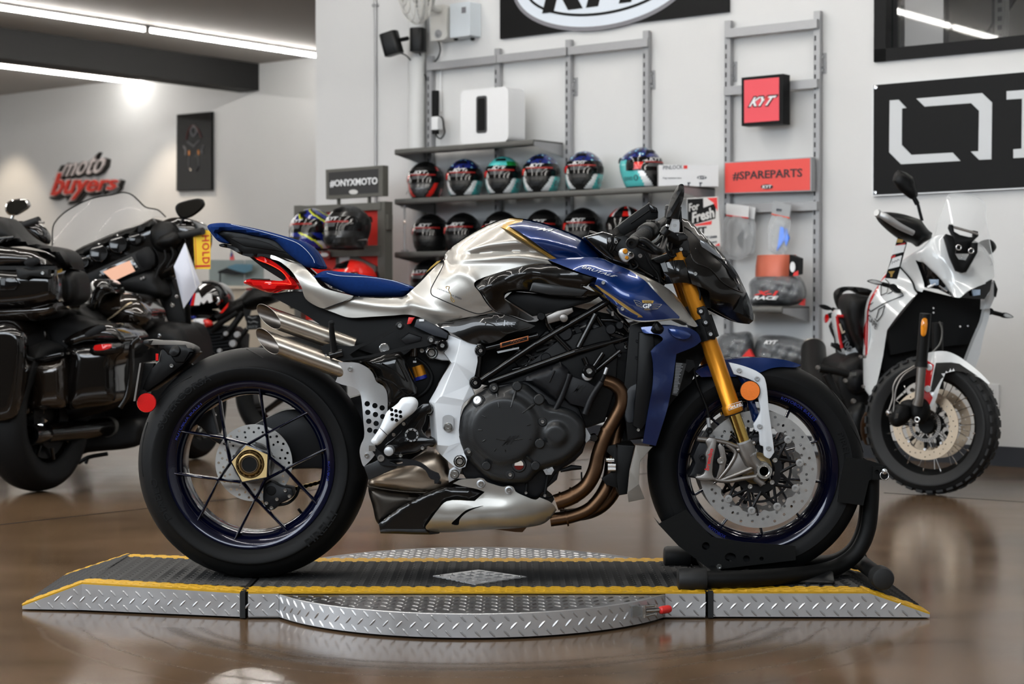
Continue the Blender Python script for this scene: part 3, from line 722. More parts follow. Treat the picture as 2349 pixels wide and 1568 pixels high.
# ---- rear wheel
RW = P(577,1062,0); RW.y = 0; cR = (-.712,0,RW.z + .002)
rw = part('rear_wheel'); RR = .2225
ty = tyre('tyre',cR,.3185,RR,.100,m_tyre,rw)
rim('rim',cR,RR,.080,.030,m_navy,rw)
yR = -.074
def wz(a,b,y): p = P(*z_(Z2,a,b),y); return p
SP = [((560,315),(605,630),(636,786)),((822,275),(870,600),(890,745)),((1162,450),(870,600),(750,668)),((1280,685),(990,830),(858,898)),((1215,1070),(990,830),(890,750)),
      ((1030,1250),(800,1020),(715,915)),((655,1305),(800,1020),(862,895)),((420,1180),(565,895),(638,784)),((245,850),(565,895),(705,913)),((290,580),(605,630),(752,668))]
for a,b,c in SP:
    g = G(); A,B_,C_ = wz(*a,-.066),wz(*b,-.060),wz(*c,-.066); d = (A - B_).normalized(); n = Vector((-d.z,0,d.x))
    V = []
    for p,w_ in ((A + d*.004,.0062),(A - d*.02,.0034),(B_,.0036),(C_,.0042)):
        for e,dy in ((-w_,.0),(-w_*.25,-.006),(w_*.25,-.006),(w_,0),(w_,.018),(-w_,.018)): V.append(p + n*e + Vector((0,dy,0)))
    Fc = [[i*6+j,i*6+(j+1) % 6,(i+1)*6+(j+1) % 6,(i+1)*6+j] for i in range(3) for j in range(6)] + [[5,4,3,2,1,0],[18,19,20,21,22,23]]
    mk('spoke',V,Fc,m_navy,rw,auto=60)
PENT = Z2((741,676),(878,735),(872,878),(716,908),(648,780))
hubo = plate('hub_flange',[((x-565-8)*1.10+573,(y-1064)*1.10+1064) for x,y in PENT],-.070,-.03,m_navy,rw,bev=.004)
plate('gold_hub_plate',PENT,-.078,-.068,m_goldpl,rw,bev=.0015,holes=[circ(*z_(Z2,766,795),33,32)])
hc = wz(766,795,-.07); hc.y = 0
m_hubn = mat('bronze_anodised','8b7550',.3,metal=1.,noise=.15)
lathe('hub_nut',[(.0385,-.068),(.0385,-.074),(.036,-.078),(.034,-.078),(.0325,-.071),(.030,-.070),(.030,-.079),(.027,-.081),(.025,-.081),(.0235,-.079),(.0235,-.055)],hc,(0,1,0),m_hubn,rw,n=48)
g = G()
for k in range(12):
    a = 2*PI*k/12; e = Vector((math.cos(a),0,math.sin(a)))*.0345; g.lathe([(.0035,-.071),(.0035,-.077),(0,-.077)],hc + e,(0,1,0),8)
g.out('nut_lobes',m_hubn,rw)
lathe('clip_ring',[(.0205,-.078),(.023,-.0795),(.0232,-.081),(.0208,-.081)],hc,(0,1,0),m_chrome,rw,n=40,closed=True)
lathe('axle_bore',[(.0205,-.079),(.0200,-.01),(0,-.005)],hc,(0,1,0),m_dark,rw,n=32)
lathe('hub_body',[(.0,-.055),(.046,-.055),(.052,-.03),(.050,.05),(0,.05)],hc,(0,1,0),m_engine,rw)
dc = P(*z_(Z2,792,786),.005)
hl = []
for k in range(22): hl += [(.097,2*PI*k/22,.0038),(.085 if k % 2 else .088,2*PI*(k+.5)/22,.0036)]
for k in range(11): hl += [(.074,2*PI*(k+.3)/11,.0034)]
disc('brake_disc',dc,0.0,.1065,.058,.005,mat('pale_brushed_steel','bcbcba',.4,metal=.3,noise=.15,nscale=70),rw,hl)
for k in range(5):
    a = 2*PI*k/5 + .3; lathe('disc_bolt',[(.007,0),(.006,.006),(.0035,.006),(.003,.003),(0,.003)],dc + Vector((math.cos(a)*.055,-.008,math.sin(a)*.055)),(0,-1,0),m_steel,rw,n=12)
lathe('disc_carrier',[(.044,-.004),(.0625,-.004),(.0625,.006),(.044,.006)],dc,(0,1,0),m_grey,rw,n=40,closed=True)
g = G()
for k in range(64):
    a = 2*PI*k/64; g.cbox(Vector((dc.x,-.008,dc.z)) + Vector((math.cos(a)*.0505,0,math.sin(a)*.0505)),(.0016,.003,.0016))
g.out('sensor_teeth',m_steel,rw,kind='stuff')
cz = cR[2]
for s,a,r in (('SUPERCORSA',2.36,.262),('DIABLO',3.5,.262),('MADE FOR CORNERS',.45,.262)):
    if s != 'MADE FOR CORNERS': arctext('sidewall_letters',s,cR[0],cz,r,-.0998,a,.018,m_tyret,rw,width=.20 if s[0] == 'S' else .12)
arctext('sidewall_letters','PIRELLI',cR[0],cz,.262,-.0998,-.72,.021,m_tyret,rw,width=.115,flip=True,bold=.01)
arctext('rim_letters','ROTOBOX BULLET',cR[0],cz,.2145,-.0760,2.52,.0085,m_bluel,rw,width=.125)
arctext('rim_letters','ROTOBOX',cR[0],cz,.2145,-.0760,-.08,.0085,m_bluel,rw,width=.055)
tube('valve',[wz(1100,1115,-.02),wz(1078,1085,-.03)],.004,m_dark,rw)
for a0,a1,r0,r1 in ((1.45,1.62,.300,.322),(2.15,2.62,.296,.318),(2.75,3.25,.312,.300),(4.25,4.5,.30,.318)):
    pt = []
    for k in range(9):
        t = k/8; a = a0 + (a1-a0)*t; r = r0 - .0075 + (r1-r0)*t; hw = .100;
        yy = -np.interp(r,[.2685,.2885,.3055,.3155,.3185],[.097,.084,.060,.030,0]); pt.append((cR[0]+(r+.0006)*math.cos(a),yy-.0006,cz+(r+.0006)*math.sin(a)))
    tube('tread_groove',pt,.0014,m_black,rw,n=6)
# ---- swingarm, rear caliper, chain, shock
plate('swingarm',Z2((640,640),(760,560),(900,480),(1000,440),(1150,440),(1700,330),(1900,700),(1500,830),(1050,830),(900,890),(740,900)),.055,.10,m_engine,bev=.010,n=3)
plate('swingarm_rear',Z2((300,470),(520,430),(560,600),(690,690),(660,720),(520,640),(450,560)),.03,.06,m_engine,bev=.006)
cal = plate('rear_caliper',Z2((850,930,'c'),(900,905),(960,935),(1035,950,'c'),(1042,1000),(1000,1030),(960,1050),(920,1088),(880,1090),(850,1040)),-.035,.03,m_engine,bev=.006,n=3)
for a,b in ((993,963),(1020,1000),(940,1020),(873,1045),(905,1075)): bolt(*z_(Z2,a,b),-.036,4.6,m_steel,cal)
boss(*z_(Z2,902,965),-.036,10,.002,m_dark,cal)
tube('caliper_hose',[wz(930,1060,-.02),wz(1010,1045,-.02),wz(1060,1000,0),wz(1085,930,.03)],.004,m_dark,cal,sp=4)
ch = part('chain')
for k in range(9):
    p = wz(1040 + 30*k,958 - 8*k,.105); q = wz(1040 + 30*(k+.8),958 - 8*(k+.8),.105); g = G()
    for y in (-.008,.004):
        for e in (p,q): g.lathe([(0,y),(.0062,y),(.0062,y+.003),(0,y+.003)],e,(0,1,0),10)
        d = (q-p).normalized(); n = Vector((-d.z,0,d.x))*.0042; g.add([p-n+Vector((0,y,0)),q-n+Vector((0,y,0)),q+n+Vector((0,y,0)),p+n+Vector((0,y,0)),p-n+Vector((0,y+.003,0)),q-n+Vector((0,y+.003,0)),q+n+Vector((0,y+.003,0)),p+n+Vector((0,y+.003,0))],[[0,1,2,3],[7,6,5,4],[0,4,5,1],[1,5,6,2],[2,6,7,3],[3,7,4,0]])
    g.out('chain_link',m_goldpl,ch)
sh = tube('shock_absorber',pxs(Z3((975,470),(1100,900)),-.03),.020,m_dark,n=16)
tube('shock_body',pxs(Z3((1010,620),(1045,730)),-.055),[.017,.017],m_fork,sh,n=20)
tube('shock_ring',pxs(Z3((1038,712),(1047,742)),-.055),.0175,m_bluel,sh,n=20)
tube('reservoir',pxs(Z3((975,440),(975,535)),-.06),.012,mat('brake_fluid_pot','3c3129',.2,coat=1.),sh,n=16)
tube('hose',pxs(Z3((1000,550),(1090,620),(1140,720),(1120,800),(1060,870),(960,920)),-.07),.0055,m_dark,sh,sp=5)
for a,b in ((1005,560),(985,585)): G().cbox(P(*z_(Z3,a,b),-.068),(.009,.004,.005)).out('hose_clip',m_wht,sh)
# ---- silencers and heat shields
def slashpipe(name,c_px,d_px,r,y,y2):
    c = P(*c_px,y); e = P(*d_px,y2); a = (c - e).normalized(); up = Vector((0,1,0)).cross(a).normalized();
    if up.z < 0: up = -up
    nr = Vector((0,-1,0)); nr = (nr - a*nr.dot(a)).normalized(); N = 48; L_ = (c-e).length
    so = part(name); rings = []
    def ring(rad,off):
        o = []
        for k in range(N):
            t = 2*PI*k/N; v,n_ = math.sin(t),math.cos(t)
            o.append(c + up*(v*rad) + nr*(n_*rad) + a*((.8*v - 1.25*n_)*r*1.0 + off))
        return o
    base = [e + up*(math.sin(2*PI*k/N)*r) + nr*(math.cos(2*PI*k/N)*r) for k in range(N)]
    o0,i0 = ring(r,0),ring(r*.965,0)
    V = base + o0; Fc = [[k,(k+1) % N,N+(k+1) % N,N+k] for k in range(N)]
    mk('silencer_tube',V,Fc,m_exh,so,smooth=True)
    V,Fc = tube_geo([(p+q)/2 for p,q in zip(o0,i0)],r*.028,8,closed=True); mk('rolled_lip',V,Fc,m_exh,so,smooth=True)
    deep = [c - a*.11 + up*(math.sin(2*PI*k/N)*r*.80) + nr*(math.cos(2*PI*k/N)*r*.80) for k in range(N)]
    V = i0 + deep + [c - a*.12]; Fc = [[N+k,N+(k+1) % N,(k+1) % N,k] for k in range(N)] + [[2*N,N+(k+1) % N,N+k] for k in range(N)]
    mk('inner_cone',V,Fc,m_exhin,so,smooth=True); return so
slashpipe('silencer',z_(Z1,1240,962),z_(Z1,2000,1235),.0262,-.150,-.125)
slashpipe('silencer',z_(Z1,1228,1182),z_(Z1,2120,1512),.0268,-.172,-.165)
SH = Z3((300,588,'c'),(370,590),(470,596),(560,640),(608,690),(640,765),(705,808),(735,865),(740,1000),(735,1060),(700,1140),(655,1210),(620,1290),(640,1390),(612,1442),(530,1527,'c'),(518,1515),(490,1400),(500,1335),(530,1260),(522,1100),(505,920),(485,850),(430,815),(330,790),(272,765,'c'),(296,700))
fy = rbf([(776,831,-.192),(770,875,-.170),(800,850,-.200),(830,850,-.198),(855,870,-.185),(880,890,-.165),(830,900,-.196),(825,960,-.196),(885,950,-.190),(840,1060,-.190),(850,1020,-.194),(865,1000,-.193)])
HO = [(558,963),(627,980),(692,1000),(563,1040),(632,1060),(697,1078),(572,1120),(638,1140),(580,1200),(636,1213)]
hs = shell('heat_shield',SH,fy,m_satsil,res=9,thick=.004,holes=[circ(*z_(Z3,a,b),6.2,12) for a,b in HO],n=4)
for a,b in ((403,650),(554,1428)): bolt(*z_(Z3,a,b),fy(*[np.array(q) for q in z_(Z3,a,b)])-.001,5.5,m_steel,hs)
KG = Z3((905,905),(975,906),(1010,940),(1012,985),(985,1032),(915,1090),(850,1142),(742,1245,'c'),(650,1338),(590,1300),(603,1278),(665,1188),(712,1085),(735,1035),(830,960),(868,915))
kg = shell('heel_guard',KG,-.232,m_satwht,res=7,dome=.012,domew=14,thick=.012,n=3,holes=[circ(*z_(Z3,a,b),4.2,12) for a,b in ((777,1018),(815,1027),(855,1037),(780,1060),(820,1070),(858,1078),(783,1103),(821,1112))])
tube('guard_split',pxs(Z3((672,1180),(742,1247)),-.2445),.0009,m_dark,kg,n=6)
G().cbox(P(*z_(Z3,603,1362),-.225),(.017,.010,.015),None).out('push_rod_clevis',m_steel)
# ---- tail
f_tail = rbf([(622,677,-.05),(742,709,-.06),(799,728,-.07),(700,690,-.058),(930,721,-.09),(1020,770,-.10),(850,750,-.08),(1010,778,-.10)])
shell('undertail',[(622,677),(642,671),(691,669),(735,690),(790,700),(904,700),(960,715),(1000,740),(1026,768),(1028,778),(1010,782),(960,785),(930,812),(880,815),(838,806),(790,785),(745,752),(690,715),(650,694)],f_tail,m_dark,n=3,mirror=True,thick=.06)
shell('seat_undertray',Z1((776,205,'c'),(815,180),(1000,186),(1120,222),(1302,264),(1416,370),(1512,450),(1582,512,'c'),(1480,470),(1270,412),(1100,412),(1000,405),(880,292)),-.078,m_satblk,n=4,dome=.005,domew=6,thick=.078,mirror=True)
plate('tray_rib',Z1((895,262),(930,248),(1120,270),(1230,300),(1400,390),(1300,370),(1020,330)),-.0875,-.08,m_dark,bev=.002)
shell('grab_rail',Z1((790,316,'c'),(835,306),(880,318),(1060,388),(1205,400),(1250,405,'c'),(1248,442,'c'),(1180,420),(1110,432),(1000,410),(890,352),(800,332)),-.08,m_satblk,n=4,dome=.012,domew=10,thick=.05,mirror=True)
plate('tail_core',Z1((1040,408),(1250,425),(1420,560),(1470,660),(1390,650),(1330,615),(1180,520)),-.055,.055,m_dark,bev=.003)
TLI = Z1((1108,432,'c'),(1160,420),(1250,452),(1350,520),(1430,600),(1500,680),(1512,712,'c'),(1430,716),(1330,722),(1250,748),(1130,712),(1012,660,'c'),(1022,640),(1080,622),(1250,634),(1360,640),(1392,622),(1370,570),(1300,520),(1220,488),(1150,462))
tl = shell('tail_light',TLI,-.075,m_redl,n=4,dome=.012,domew=9,thick=.05,mirror=True)
plate('light_cap',Z1((1070,622),(1100,618),(1250,624),(1250,634),(1100,630)),-.082,-.07,m_chrome,tl)
tube('light_guide',pxs(Z1((1130,445),(1240,490),(1360,560),(1430,650),(1440,672),(1380,665),(1200,660)),-.0885),.0011,mat('red_glow','ff3a22',.3,emit='ff2a12',es=.8),tl,n=6,sp=4)
f_tp = rbf([(620,586,-.078),(655,600,-.085),(690,605,-.085),(640,592,-.086),(676,620,-.098),(700,640,-.105),(690,663,-.104),(720,660,-.112),(745,675,-.115),(740,705,-.105),(700,690,-.095),(805,680,-.108),(660,610,-.088)])
shell('tail_panel',Z1((1250,405,'c'),(1300,420),(1420,470),(1530,490,'c'),(1600,560),(1650,612),(1690,668),(1735,705),(1998,776,'c'),(1985,800),(1860,842),(1735,890,'c'),(1690,878),(1570,802),(1530,690),(1470,590),(1410,520),(1330,465),(1255,438)),f_tp,m_silver,mirror=True,thick=.05,n=4,res=7)
PS = Z1((688,155),(705,135),(760,124),(850,122),(970,142),(1200,190),(1400,245),(1530,288),(1610,350),(1660,420),(1702,505,'c'),(1695,527,'c'),(1640,528),(1575,516),(1480,450),(1400,385),(1290,280),(1110,236),(960,205),(815,190,'c'),(772,212,'c'),(880,300,'c'),(845,305),(785,285),(730,225))
ps = shell('pillion_seat',PS,lambda x,y: np.full(x.shape,-.088),m_suede,n=5,dome=.016,domew=20,thick=.085,mirror=True,res=7)
tube('stitching',[P(x,y,-.1035) for x,y in spl(Z1((900,133),(1100,180),(1250,220),(1400,265),(1500,305),(1580,370),(1640,450),(1650,480)),n=6)],.0008,m_thread,ps,n=5)
FSE = [(720,634.5,'c'),(731,626),(747,620.5),(772,622),(836,630.5),(900,643),(930,652),(948,660,'c'),(940,672),(920,680.5,'c'),(887,681),(811,677.5),(790,670),(770,661),(739,645)]
fs = shell('rider_seat',FSE,-.085,m_suede,n=5,dome=.032,domew=20,thick=.085,mirror=True,res=7)
tube('stitching',[P(x,y,-.1165) for x,y in spl(Z1((1760,570),(1850,592),(1960,600),(2150,610),(2349,640),(2500,690)),n=6)],.0008,m_thread,fs,n=5)
# ---- tank and its lower cover, one moulded surface
TK = [(742,708,'c'),(776,697),(813,680,'c'),(880,684),(925,680),(949,661,'c'),(966,645),(985,625),(1004,606),(1019,593,'c'),(1022,582),(1032,571),(1053,553),(1083.5,533.6),(1114,518),(1137,508),(1160,500.4),(1176,499.5),(1214,504.5),(1252,513.5),(1290,527.5),(1329,544),(1354,561),(1377,581),(1390,598,'c'),(1257,597,'c'),(1267,607,'c'),(1237,603.4),(1176,615.4),(1137,627),(1104,638),(1089,647),(1088,655),(1099,669),(1119,699.7),(1137,715),(1160,721,'c'),(1145,719.5),(1124,717.6),(1099,722.6),(1063,729),(994,744.8,'c'),(971,731),(945.5,722.5),(929,721),(904,723),(853,726),(799.5,727.7),(764,716)]
_tkb = rbf([(1032,571,-.105),(1100,541,-.122),(1175,518,-.128),(1252,531,-.122),(1329,556,-.108),(1377,585,-.092),(1021,592,-.100),(1100,591,-.136),(1190,588,-.146),(1255,596,-.140),(1050,620,-.136),(1104,638,-.155),(1190,605,-.150),(1087,655,-.154),(1010,640,-.114),(955,661,-.100),(1004,607,-.094),(1119,700,-.145),(1160,721,-.135),(1063,728,-.128),(994,744,-.116),(930,700,-.118),(850,705,-.108),(742,708,-.090),(799,727,-.098),(1030,690,-.138)],lam=.02)
_tkt = spl([(1019,593),(1032,571),(1053,553),(1083.5,533.6),(1114,518),(1137,508),(1160,500.4),(1176,499.5),(1214,504.5),(1252,513.5),(1290,527.5),(1329,544),(1354,561),(1377,581),(1390,598)],n=4)
def pld(px,py,l): return segdist(np.asarray(px,float),np.asarray(py,float),list(l) + list(l)[::-1])
_cr = [(spl(l,n=5),a,wd) for l,a,wd in (([(1034,581),(1095,565),(1150,557),(1230,553),(1300,566),(1372,590)],-.009,11),([(1040,588),(1120,579),(1190,575),(1262,585),(1320,592)],.008,8),([(1018,594),(1100,592),(1190,588),(1262,598)],-.008,8),([(930,690),(1000,716),(1062,727),(1120,716)],-.005,10),([(1020,640),(1050,625),(1085,640),(1110,690),(1140,716)],-.004,10),([(800,690),(870,700),(930,704)],-.006,9))]
def f_tk(px,py):
    px,py = np.asarray(px,float),np.asarray(py,float)
    t = np.clip(pld(px,py,_tkt)/42,0,1); y = _tkb(px,py)*np.sqrt(np.maximum(1-(1-t)**2,.004))
    for l,a,wd in _cr: y = y + a*np.exp(-(pld(px,py,l)/wd)**2)*np.clip(t*2,0,1)
    return y
RG = [([(1146,520),(1157,513),(1176,497),(1205,497),(1200,507),(1165,517),(1284,599),(1270,599)],m_gold),([(1165,517),(1200,507),(1206,497),(1400,555),(1400,602),(1284,599)],m_blue)]
tk = shell('fuel_tank',TK,f_tk,m_silver,res=6.5,n=6,thick=.03,mirror=True,regions=RG,extra=[[(1147,520.5),(1268,596)],[(1165.5,518),(1282,596)],[(1166,516.7),(1199,507)]],auto=60)
def on(f,pts,lift=.0008): return [P(x,y,float(f(np.array(float(x)),np.array(float(y)))) - lift) for x,y in pts]
m_sm2 = 0; m_seam = mat('panel_gap','0a0a0a',.8)
for l in (Z4((388,442),(378,500),(350,560),(300,650),(268,720),(275,765),(340,800),(500,870),(640,925),(700,937),(790,915),(820,905)),): tube('panel_gap',on(f_tk,spl(l,n=6),.0004),.0013,m_seam,tk,n=6)
tube('panel_gap',on(f_tp,spl([(742,708),(775,697),(812,680)],n=5),-.001),.0013,m_seam,tk,n=6)
tt2 = lambda s,q,f,lift=.0006: (lambda u,v,d: on(f,[((q[0][0]*(1-u)+q[1][0]*u)*(1-v) + (q[2][0]*(1-u)+q[3][0]*u)*v,(q[0][1]*(1-u)+q[1][1]*u)*(1-v) + (q[2][1]*(1-u)+q[3][1]*u)*v)],lift + .0003*d)[0])
m_ink = mat('dark_ink','1a2436',.4)
text('side_lettering','CATHEDRAL',tt2('',Z4((326,716),(440,758),(328,704),(442,746)),f_tk),m_ink,tk)
text('side_lettering','OF SPEED',tt2('',Z4((448,774),(541,812),(450,760),(545,798)),f_tk),m_ink,tk)
tube('track_map_line',on(f_tk,spl(Z4((408,712),(402,698),(415,690),(432,694),(430,710),(425,722),(445,760),(448,790),(446,806),(470,832),(478,822),(455,790)),n=4),.0008),.0009,m_gold,tk,n=5)
text('tank_lettering','MV',tt2('',Z4((1215,183),(1395,208),(1255,160),(1420,184)),f_tk,.003),m_wht,tk,shear=.45,bold=.02)
# strip between tank and seat
shell('rear_trim',Z4((120,712,'c'),(165,645),(250,540),(320,470),(362,452,'c'),(382,458),(330,505),(240,595),(150,685)),-.07,m_carb,n=4,thick=.07,mirror=True)
plate('trim_badge',Z4((222,570),(262,520),(322,466),(360,456),(340,476),(290,515)),-.074,-.068,m_gold)
# ---- carbon side panel and airbox cover
f_cb = rbf([(1089,650,-.150),(1104,640,-.152),(1137,628,-.160),(1176,616,-.162),(1237,604,-.160),(1267,607,-.158),(1366,640,-.165),(1340,650,-.168),(1300,630,-.172),(1240,632,-.182),(1200,632,-.184),(1130,657,-.182),(1095,655,-.16),(1140,664,-.17),(1180,642,-.172),(1220,640,-.172),(1150,690,-.150),(1170,700,-.145),(1160,720,-.14),(1220,735,-.135),(1240,650,-.160),(1330,668,-.155),(1130,690,-.155),(1350,680,-.15)])
shell('air_intake_cover',Z4((656,655,'c'),(720,620),(850,575),(1000,530),(1120,500),(1240,483),(1330,490),(1400,505),(1500,545),(1640,590),(1755,608,'c'),(1665,692,'c'),(1620,685),(1700,725),(1790,760),(1640,800,'c'),(1500,790),(1330,770),(1200,745),(1000,735),(935,760),(925,800),(985,850),(1090,920),(1200,985,'c'),(1150,1000),(1020,960),(920,935),(850,905),(760,800),(700,720)),f_cb,m_carb,res=7,n=5,thick=.02,mirror='two',auto=70)
f_cp = rbf([(994,745,-.118),(1063,730,-.130),(1140,720,-.145),(1228,745,-.150),(1160,765,-.158),(1100,788,-.140),(1060,765,-.142),(1110,745,-.155),(1170,740,-.160)],lam=.02)
cp_ = shell('carbon_side_panel',Z4((285,1038,'c'),(420,1003),(560,975),(700,955),(860,937),(960,955),(1100,1005),(1205,1045,'c'),(1150,1075),(960,1118),(890,1165),(800,1200),(700,1208),(610,1195),(520,1150),(430,1095),(360,1062)),f_cp,m_carb,n=4,res=8,thick=.02,mirror='two',auto=70)
text('embossed_letters','CRC',tt2('',Z4((850,1030),(1060,1075),(850,965),(1040,1025)),f_cp,.0015),mat('emboss_grey','4a4a4c',.2,metal=.8,coat=.6),cp_,shear=.2,bold=-.005)
tube('panel_crease',on(f_cp,spl(Z4((720,1010),(830,1035),(880,1080),(940,1110),(1060,1085),(1150,1060)),n=5),-.0005),.0016,m_carb,cp_,n=6)
plate('airbox',Z4((1000,735),(1640,790),(1820,760),(1700,830),(1300,940),(1180,960),(930,800)),-.12,.12,m_dark,bev=.004)
plate('inner_duct',Z4((1180,640),(1300,660),(1690,720),(1620,785),(1330,770),(1150,735)),-.163,-.12,m_carm,bev=.006)
tb = plate('throttle_body',Z4((1300,960),(1400,910),(1540,880),(1550,920),(1430,1000),(1320,1030)),-.14,-.05,m_grey,bev=.004)
boss(*z_(Z4,1462,975),-.141,9,.006,m_grey,tb); boss(*z_(Z4,1260,960),-.141,9,.012,m_dark,tb)
# ---- blue side fairing
f_sf = rbf([(1257,595,-.150),(1303,591,-.148),(1375,591,-.130),(1405,604,-.135),(1298,613,-.172),(1365,640,-.188),(1330,605,-.168),(1420,640,-.180),(1366,655,-.185),(1393,684,-.185),(1414,710,-.185),(1440,690,-.195),(1480,680,-.192),(1466,628,-.155),(1530,661,-.150),(1463,735,-.180),(1520,700,-.185),(1556,731,-.165),(1601,747,-.145),(1500,645,-.165),(1400,625,-.175)])
SF = [(1257,595,'c'),(1303,591),(1375,591),(1405,603,'c'),(1466,627),(1530,660),(1555,683),(1580,718),(1602,747,'c'),(1593,749.5),(1556,733,'c'),(1510,735),(1463,735.8),(1433,724),(1416,711),(1415,703,'c'),(1422,706),(1407,696),(1393,684),(1380,668),(1364,653,'c'),(1370,637,'c'),(1335,626),(1298,612)]
SV = Z6((405,790),(650,882),(905,1015),(1005,1105),(1190,1375),(1150,1385),(1000,1300),(1022,1285),(900,1165),(830,1090),(700,950),(570,865))
sf = shell('side_fairing',SF,f_sf,m_blue,res=6.5,n=5,thick=.012,mirror='two',regions=[(SV,m_silver),(Z4((1718,676),(1740,665),(2178,972),(2140,972)),m_gold)],extra=[Z6((425,803),(570,865),(700,950),(830,1090),(900,1165),(1012,1275)),Z4((1738,678),(2130,955)),Z4((1760,680),(2160,955))],auto=60)
tube('fairing_edge',on(f_sf,spl([(1416,707),(1420,716),(1433,725),(1463,736),(1510,735),(1556,732),(1575,740)],n=5),.001),.0022,m_silver,sf,n=8)
text('fairing_lettering','BRUTALE',tt2('',Z4((1620,525),(1905,607),(1640,503),(1945,598)),f_sf,.0015),m_wht,sf,shear=.1)
for a,b in ((1815,658),(1987,893)): bolt(*z_(Z4,a,b),float(f_sf(*[np.array(q) for q in z_(Z4,a,b)]))-.0005,4.6,m_steel,sf)
q = z_(Z6,725,1185); yb = -.196
plate('shield_emblem',Z6((678,1140),(770,1140),(765,1215),(722,1235),(682,1215)),yb-.001,yb,mat('emblem_navy','101d42',.4),sf)
ptext('emblem_letters','GP',Z6((684,1203),(762,1200),(684,1163),(762,1160)),yb-.0012,m_wht,sf,bold=.03)
plate('emblem_ribbon',Z6((676,1130),(782,1133),(776,1158),(682,1155)),yb-.0015,yb,m_gold,sf)
ptext('emblem_letters','CLASSIC',Z6((692,1151),(766,1153),(692,1138),(766,1140)),yb-.0022,m_ink,sf)
ptext('emblem_letters','ASSEN',Z6((697,1218),(748,1218),(697,1206),(748,1206)),yb-.0012,m_gold,sf)
for l in (((602,1128),(650,1140),(678,1160)),((612,1148),(655,1160),(680,1175)),((628,1168),(660,1178),(682,1190)),((602,1128),(632,1178),(684,1200)),((855,1168),(800,1165),(768,1172)),((840,1185),(800,1182),(768,1186)),((820,1202),(795,1198),(768,1200)),((855,1168),(815,1208),(768,1210))): tube('emblem_wing',pxs(Z6(*l),yb-.0005),.0007,m_silver,sf,n=5)
# ---- frame, engine and running gear
R.obj = bike; R.org = Vector((0,0,ZD))
def poly3(name,verts,faces,m,th=.01,parent='R',auto=20,zf=None,bev=0):
    """faceted casting: verts (px, py, y), thickened away from the viewer"""
    if name == 'pivot_plate': verts = [(a,b,-.118 + (c+.118)*2.0) for a,b,c in verts]
    V = [P(a,b,c) for a,b,c in (zf(*verts) if zf else verts)]; bm = bmesh.new(); vs = [bm.verts.new(v) for v in V]
    for f in faces: bm.faces.new([vs[i] for i in f])
    bmesh.ops.recalc_face_normals(bm,faces=bm.faces)
    if sum(f.normal.y*f.calc_area() for f in bm.faces) > 0: bmesh.ops.reverse_faces(bm,faces=bm.faces)
    r = bmesh.ops.extrude_face_region(bm,geom=list(bm.faces)); nv = [e for e in r['geom'] if isinstance(e,bmesh.types.BMVert)]
    for v in vs: v.co.y += th
    if bev: bmesh.ops.bevel(bm,geom=[e for e in bm.edges if len(e.link_faces) == 2 and e.calc_face_angle(0) > .12],offset=bev,segments=2,affect='EDGES',profile=.5,clamp_overlap=True)
    bmesh.ops.recalc_face_normals(bm,faces=bm.faces)
    return mkbm(name,bm,m,parent,auto=auto)
# silver swingarm-pivot plate with its facets
SPV = [(1290,345,-.120),(1400,385,-.125),(1545,425,-.125),(1557,560,-.128),(1528,700,-.130),(1490,785,-.134),(1522,880,-.134),(1440,945,-.138),(1412,985,-.138),(1398,1045,-.136),(1383,1200,-.136),(1398,1310,-.136),(1432,1400,-.136),(1457,1465,-.138),(1440,1530,-.138),(1388,1548,-.138),(1330,1520,-.136),(1230,1430,-.130),(1150,1345,-.125),(1135,1280,-.122),(1120,1100,-.120),(1115,940,-.122),(1170,845,-.122),(1240,710,-.120),(1318,600,-.118),(1250,505,-.115),(1285,440,-.118),(1280,390,-.118),
  (1350,590,-.138),(1205,905,-.140),(1165,955,-.140),(1420,930,-.140),(1190,1335,-.138),(1230,895,-.142),(1290,1340,-.142)]
SPF = [[0,1,28,24,25,26,27],[1,2,3,4,28],[4,5,28],[24,28,29,23],[28,5,33],[28,33,29],[33,5,31],[5,6,7,31],[23,29,30,22],[22,30,21],[29,33,31,30],[31,7,8,30],[30,8,9,10,11,34,32],[21,30,32,19,20],[19,32,18],[32,34,17,18],[34,11,12,16,17],[12,13,14,15,16]]
pp = poly3('pivot_plate',SPV,SPF,m_satwht,.03,zf=Z3,bev=.0012)
poly3('rocker_mount',[(1100,470,-.1),(1160,450,-.1),(1235,480,-.1),(1310,575,-.1),(1230,575,-.1),(1120,545,-.1),(1085,510,-.1)],[[0,1,2,3,4,5,6]],m_satsil,.02,zf=Z3,bev=.003)
def pivot(a,b,y,r,zf=Z3,m=None):
    g = G(); c = P(*z_(zf,a,b),y); k = r*.2551/pxm(y)
    lathe('pivot_bolt',[(k,0),(k,.004),(k*.86,.006),(k*.80,.006),(k*.74,.002),(k*.62,.002),(k*.58,.007),(k*.3,.007),(k*.27,.003),(0,.003)],c,(0,-1,0),m or m_steel,n=28)
for a,b,y,r in ((1137,505,-.105,48),(1390,1480,-.160,46),(1110,1017,-.150,36),(1138,1303,-.150,32)): boss(*z_(Z3,a,b),y+.002,r*.2551*1.10,.004,m_gframe,name='bolt_collar'); pivot(a,b,y,r)
ov = plate('pivot_inset',[(z_(Z3,1285,1135)[0] + 13*math.cos(t),z_(Z3,1285,1135)[1] + (9.5 if math.sin(t) < 0 else 9.5)*math.sin(t) + (-9 if math.sin(t) < -.01 else 9 if math.sin(t) > .01 else 0)) for t in [2*PI*k/28 for k in range(28)]],-.1665,-.155,m_satsil)
pivot(1285,1172,-.1665,40)
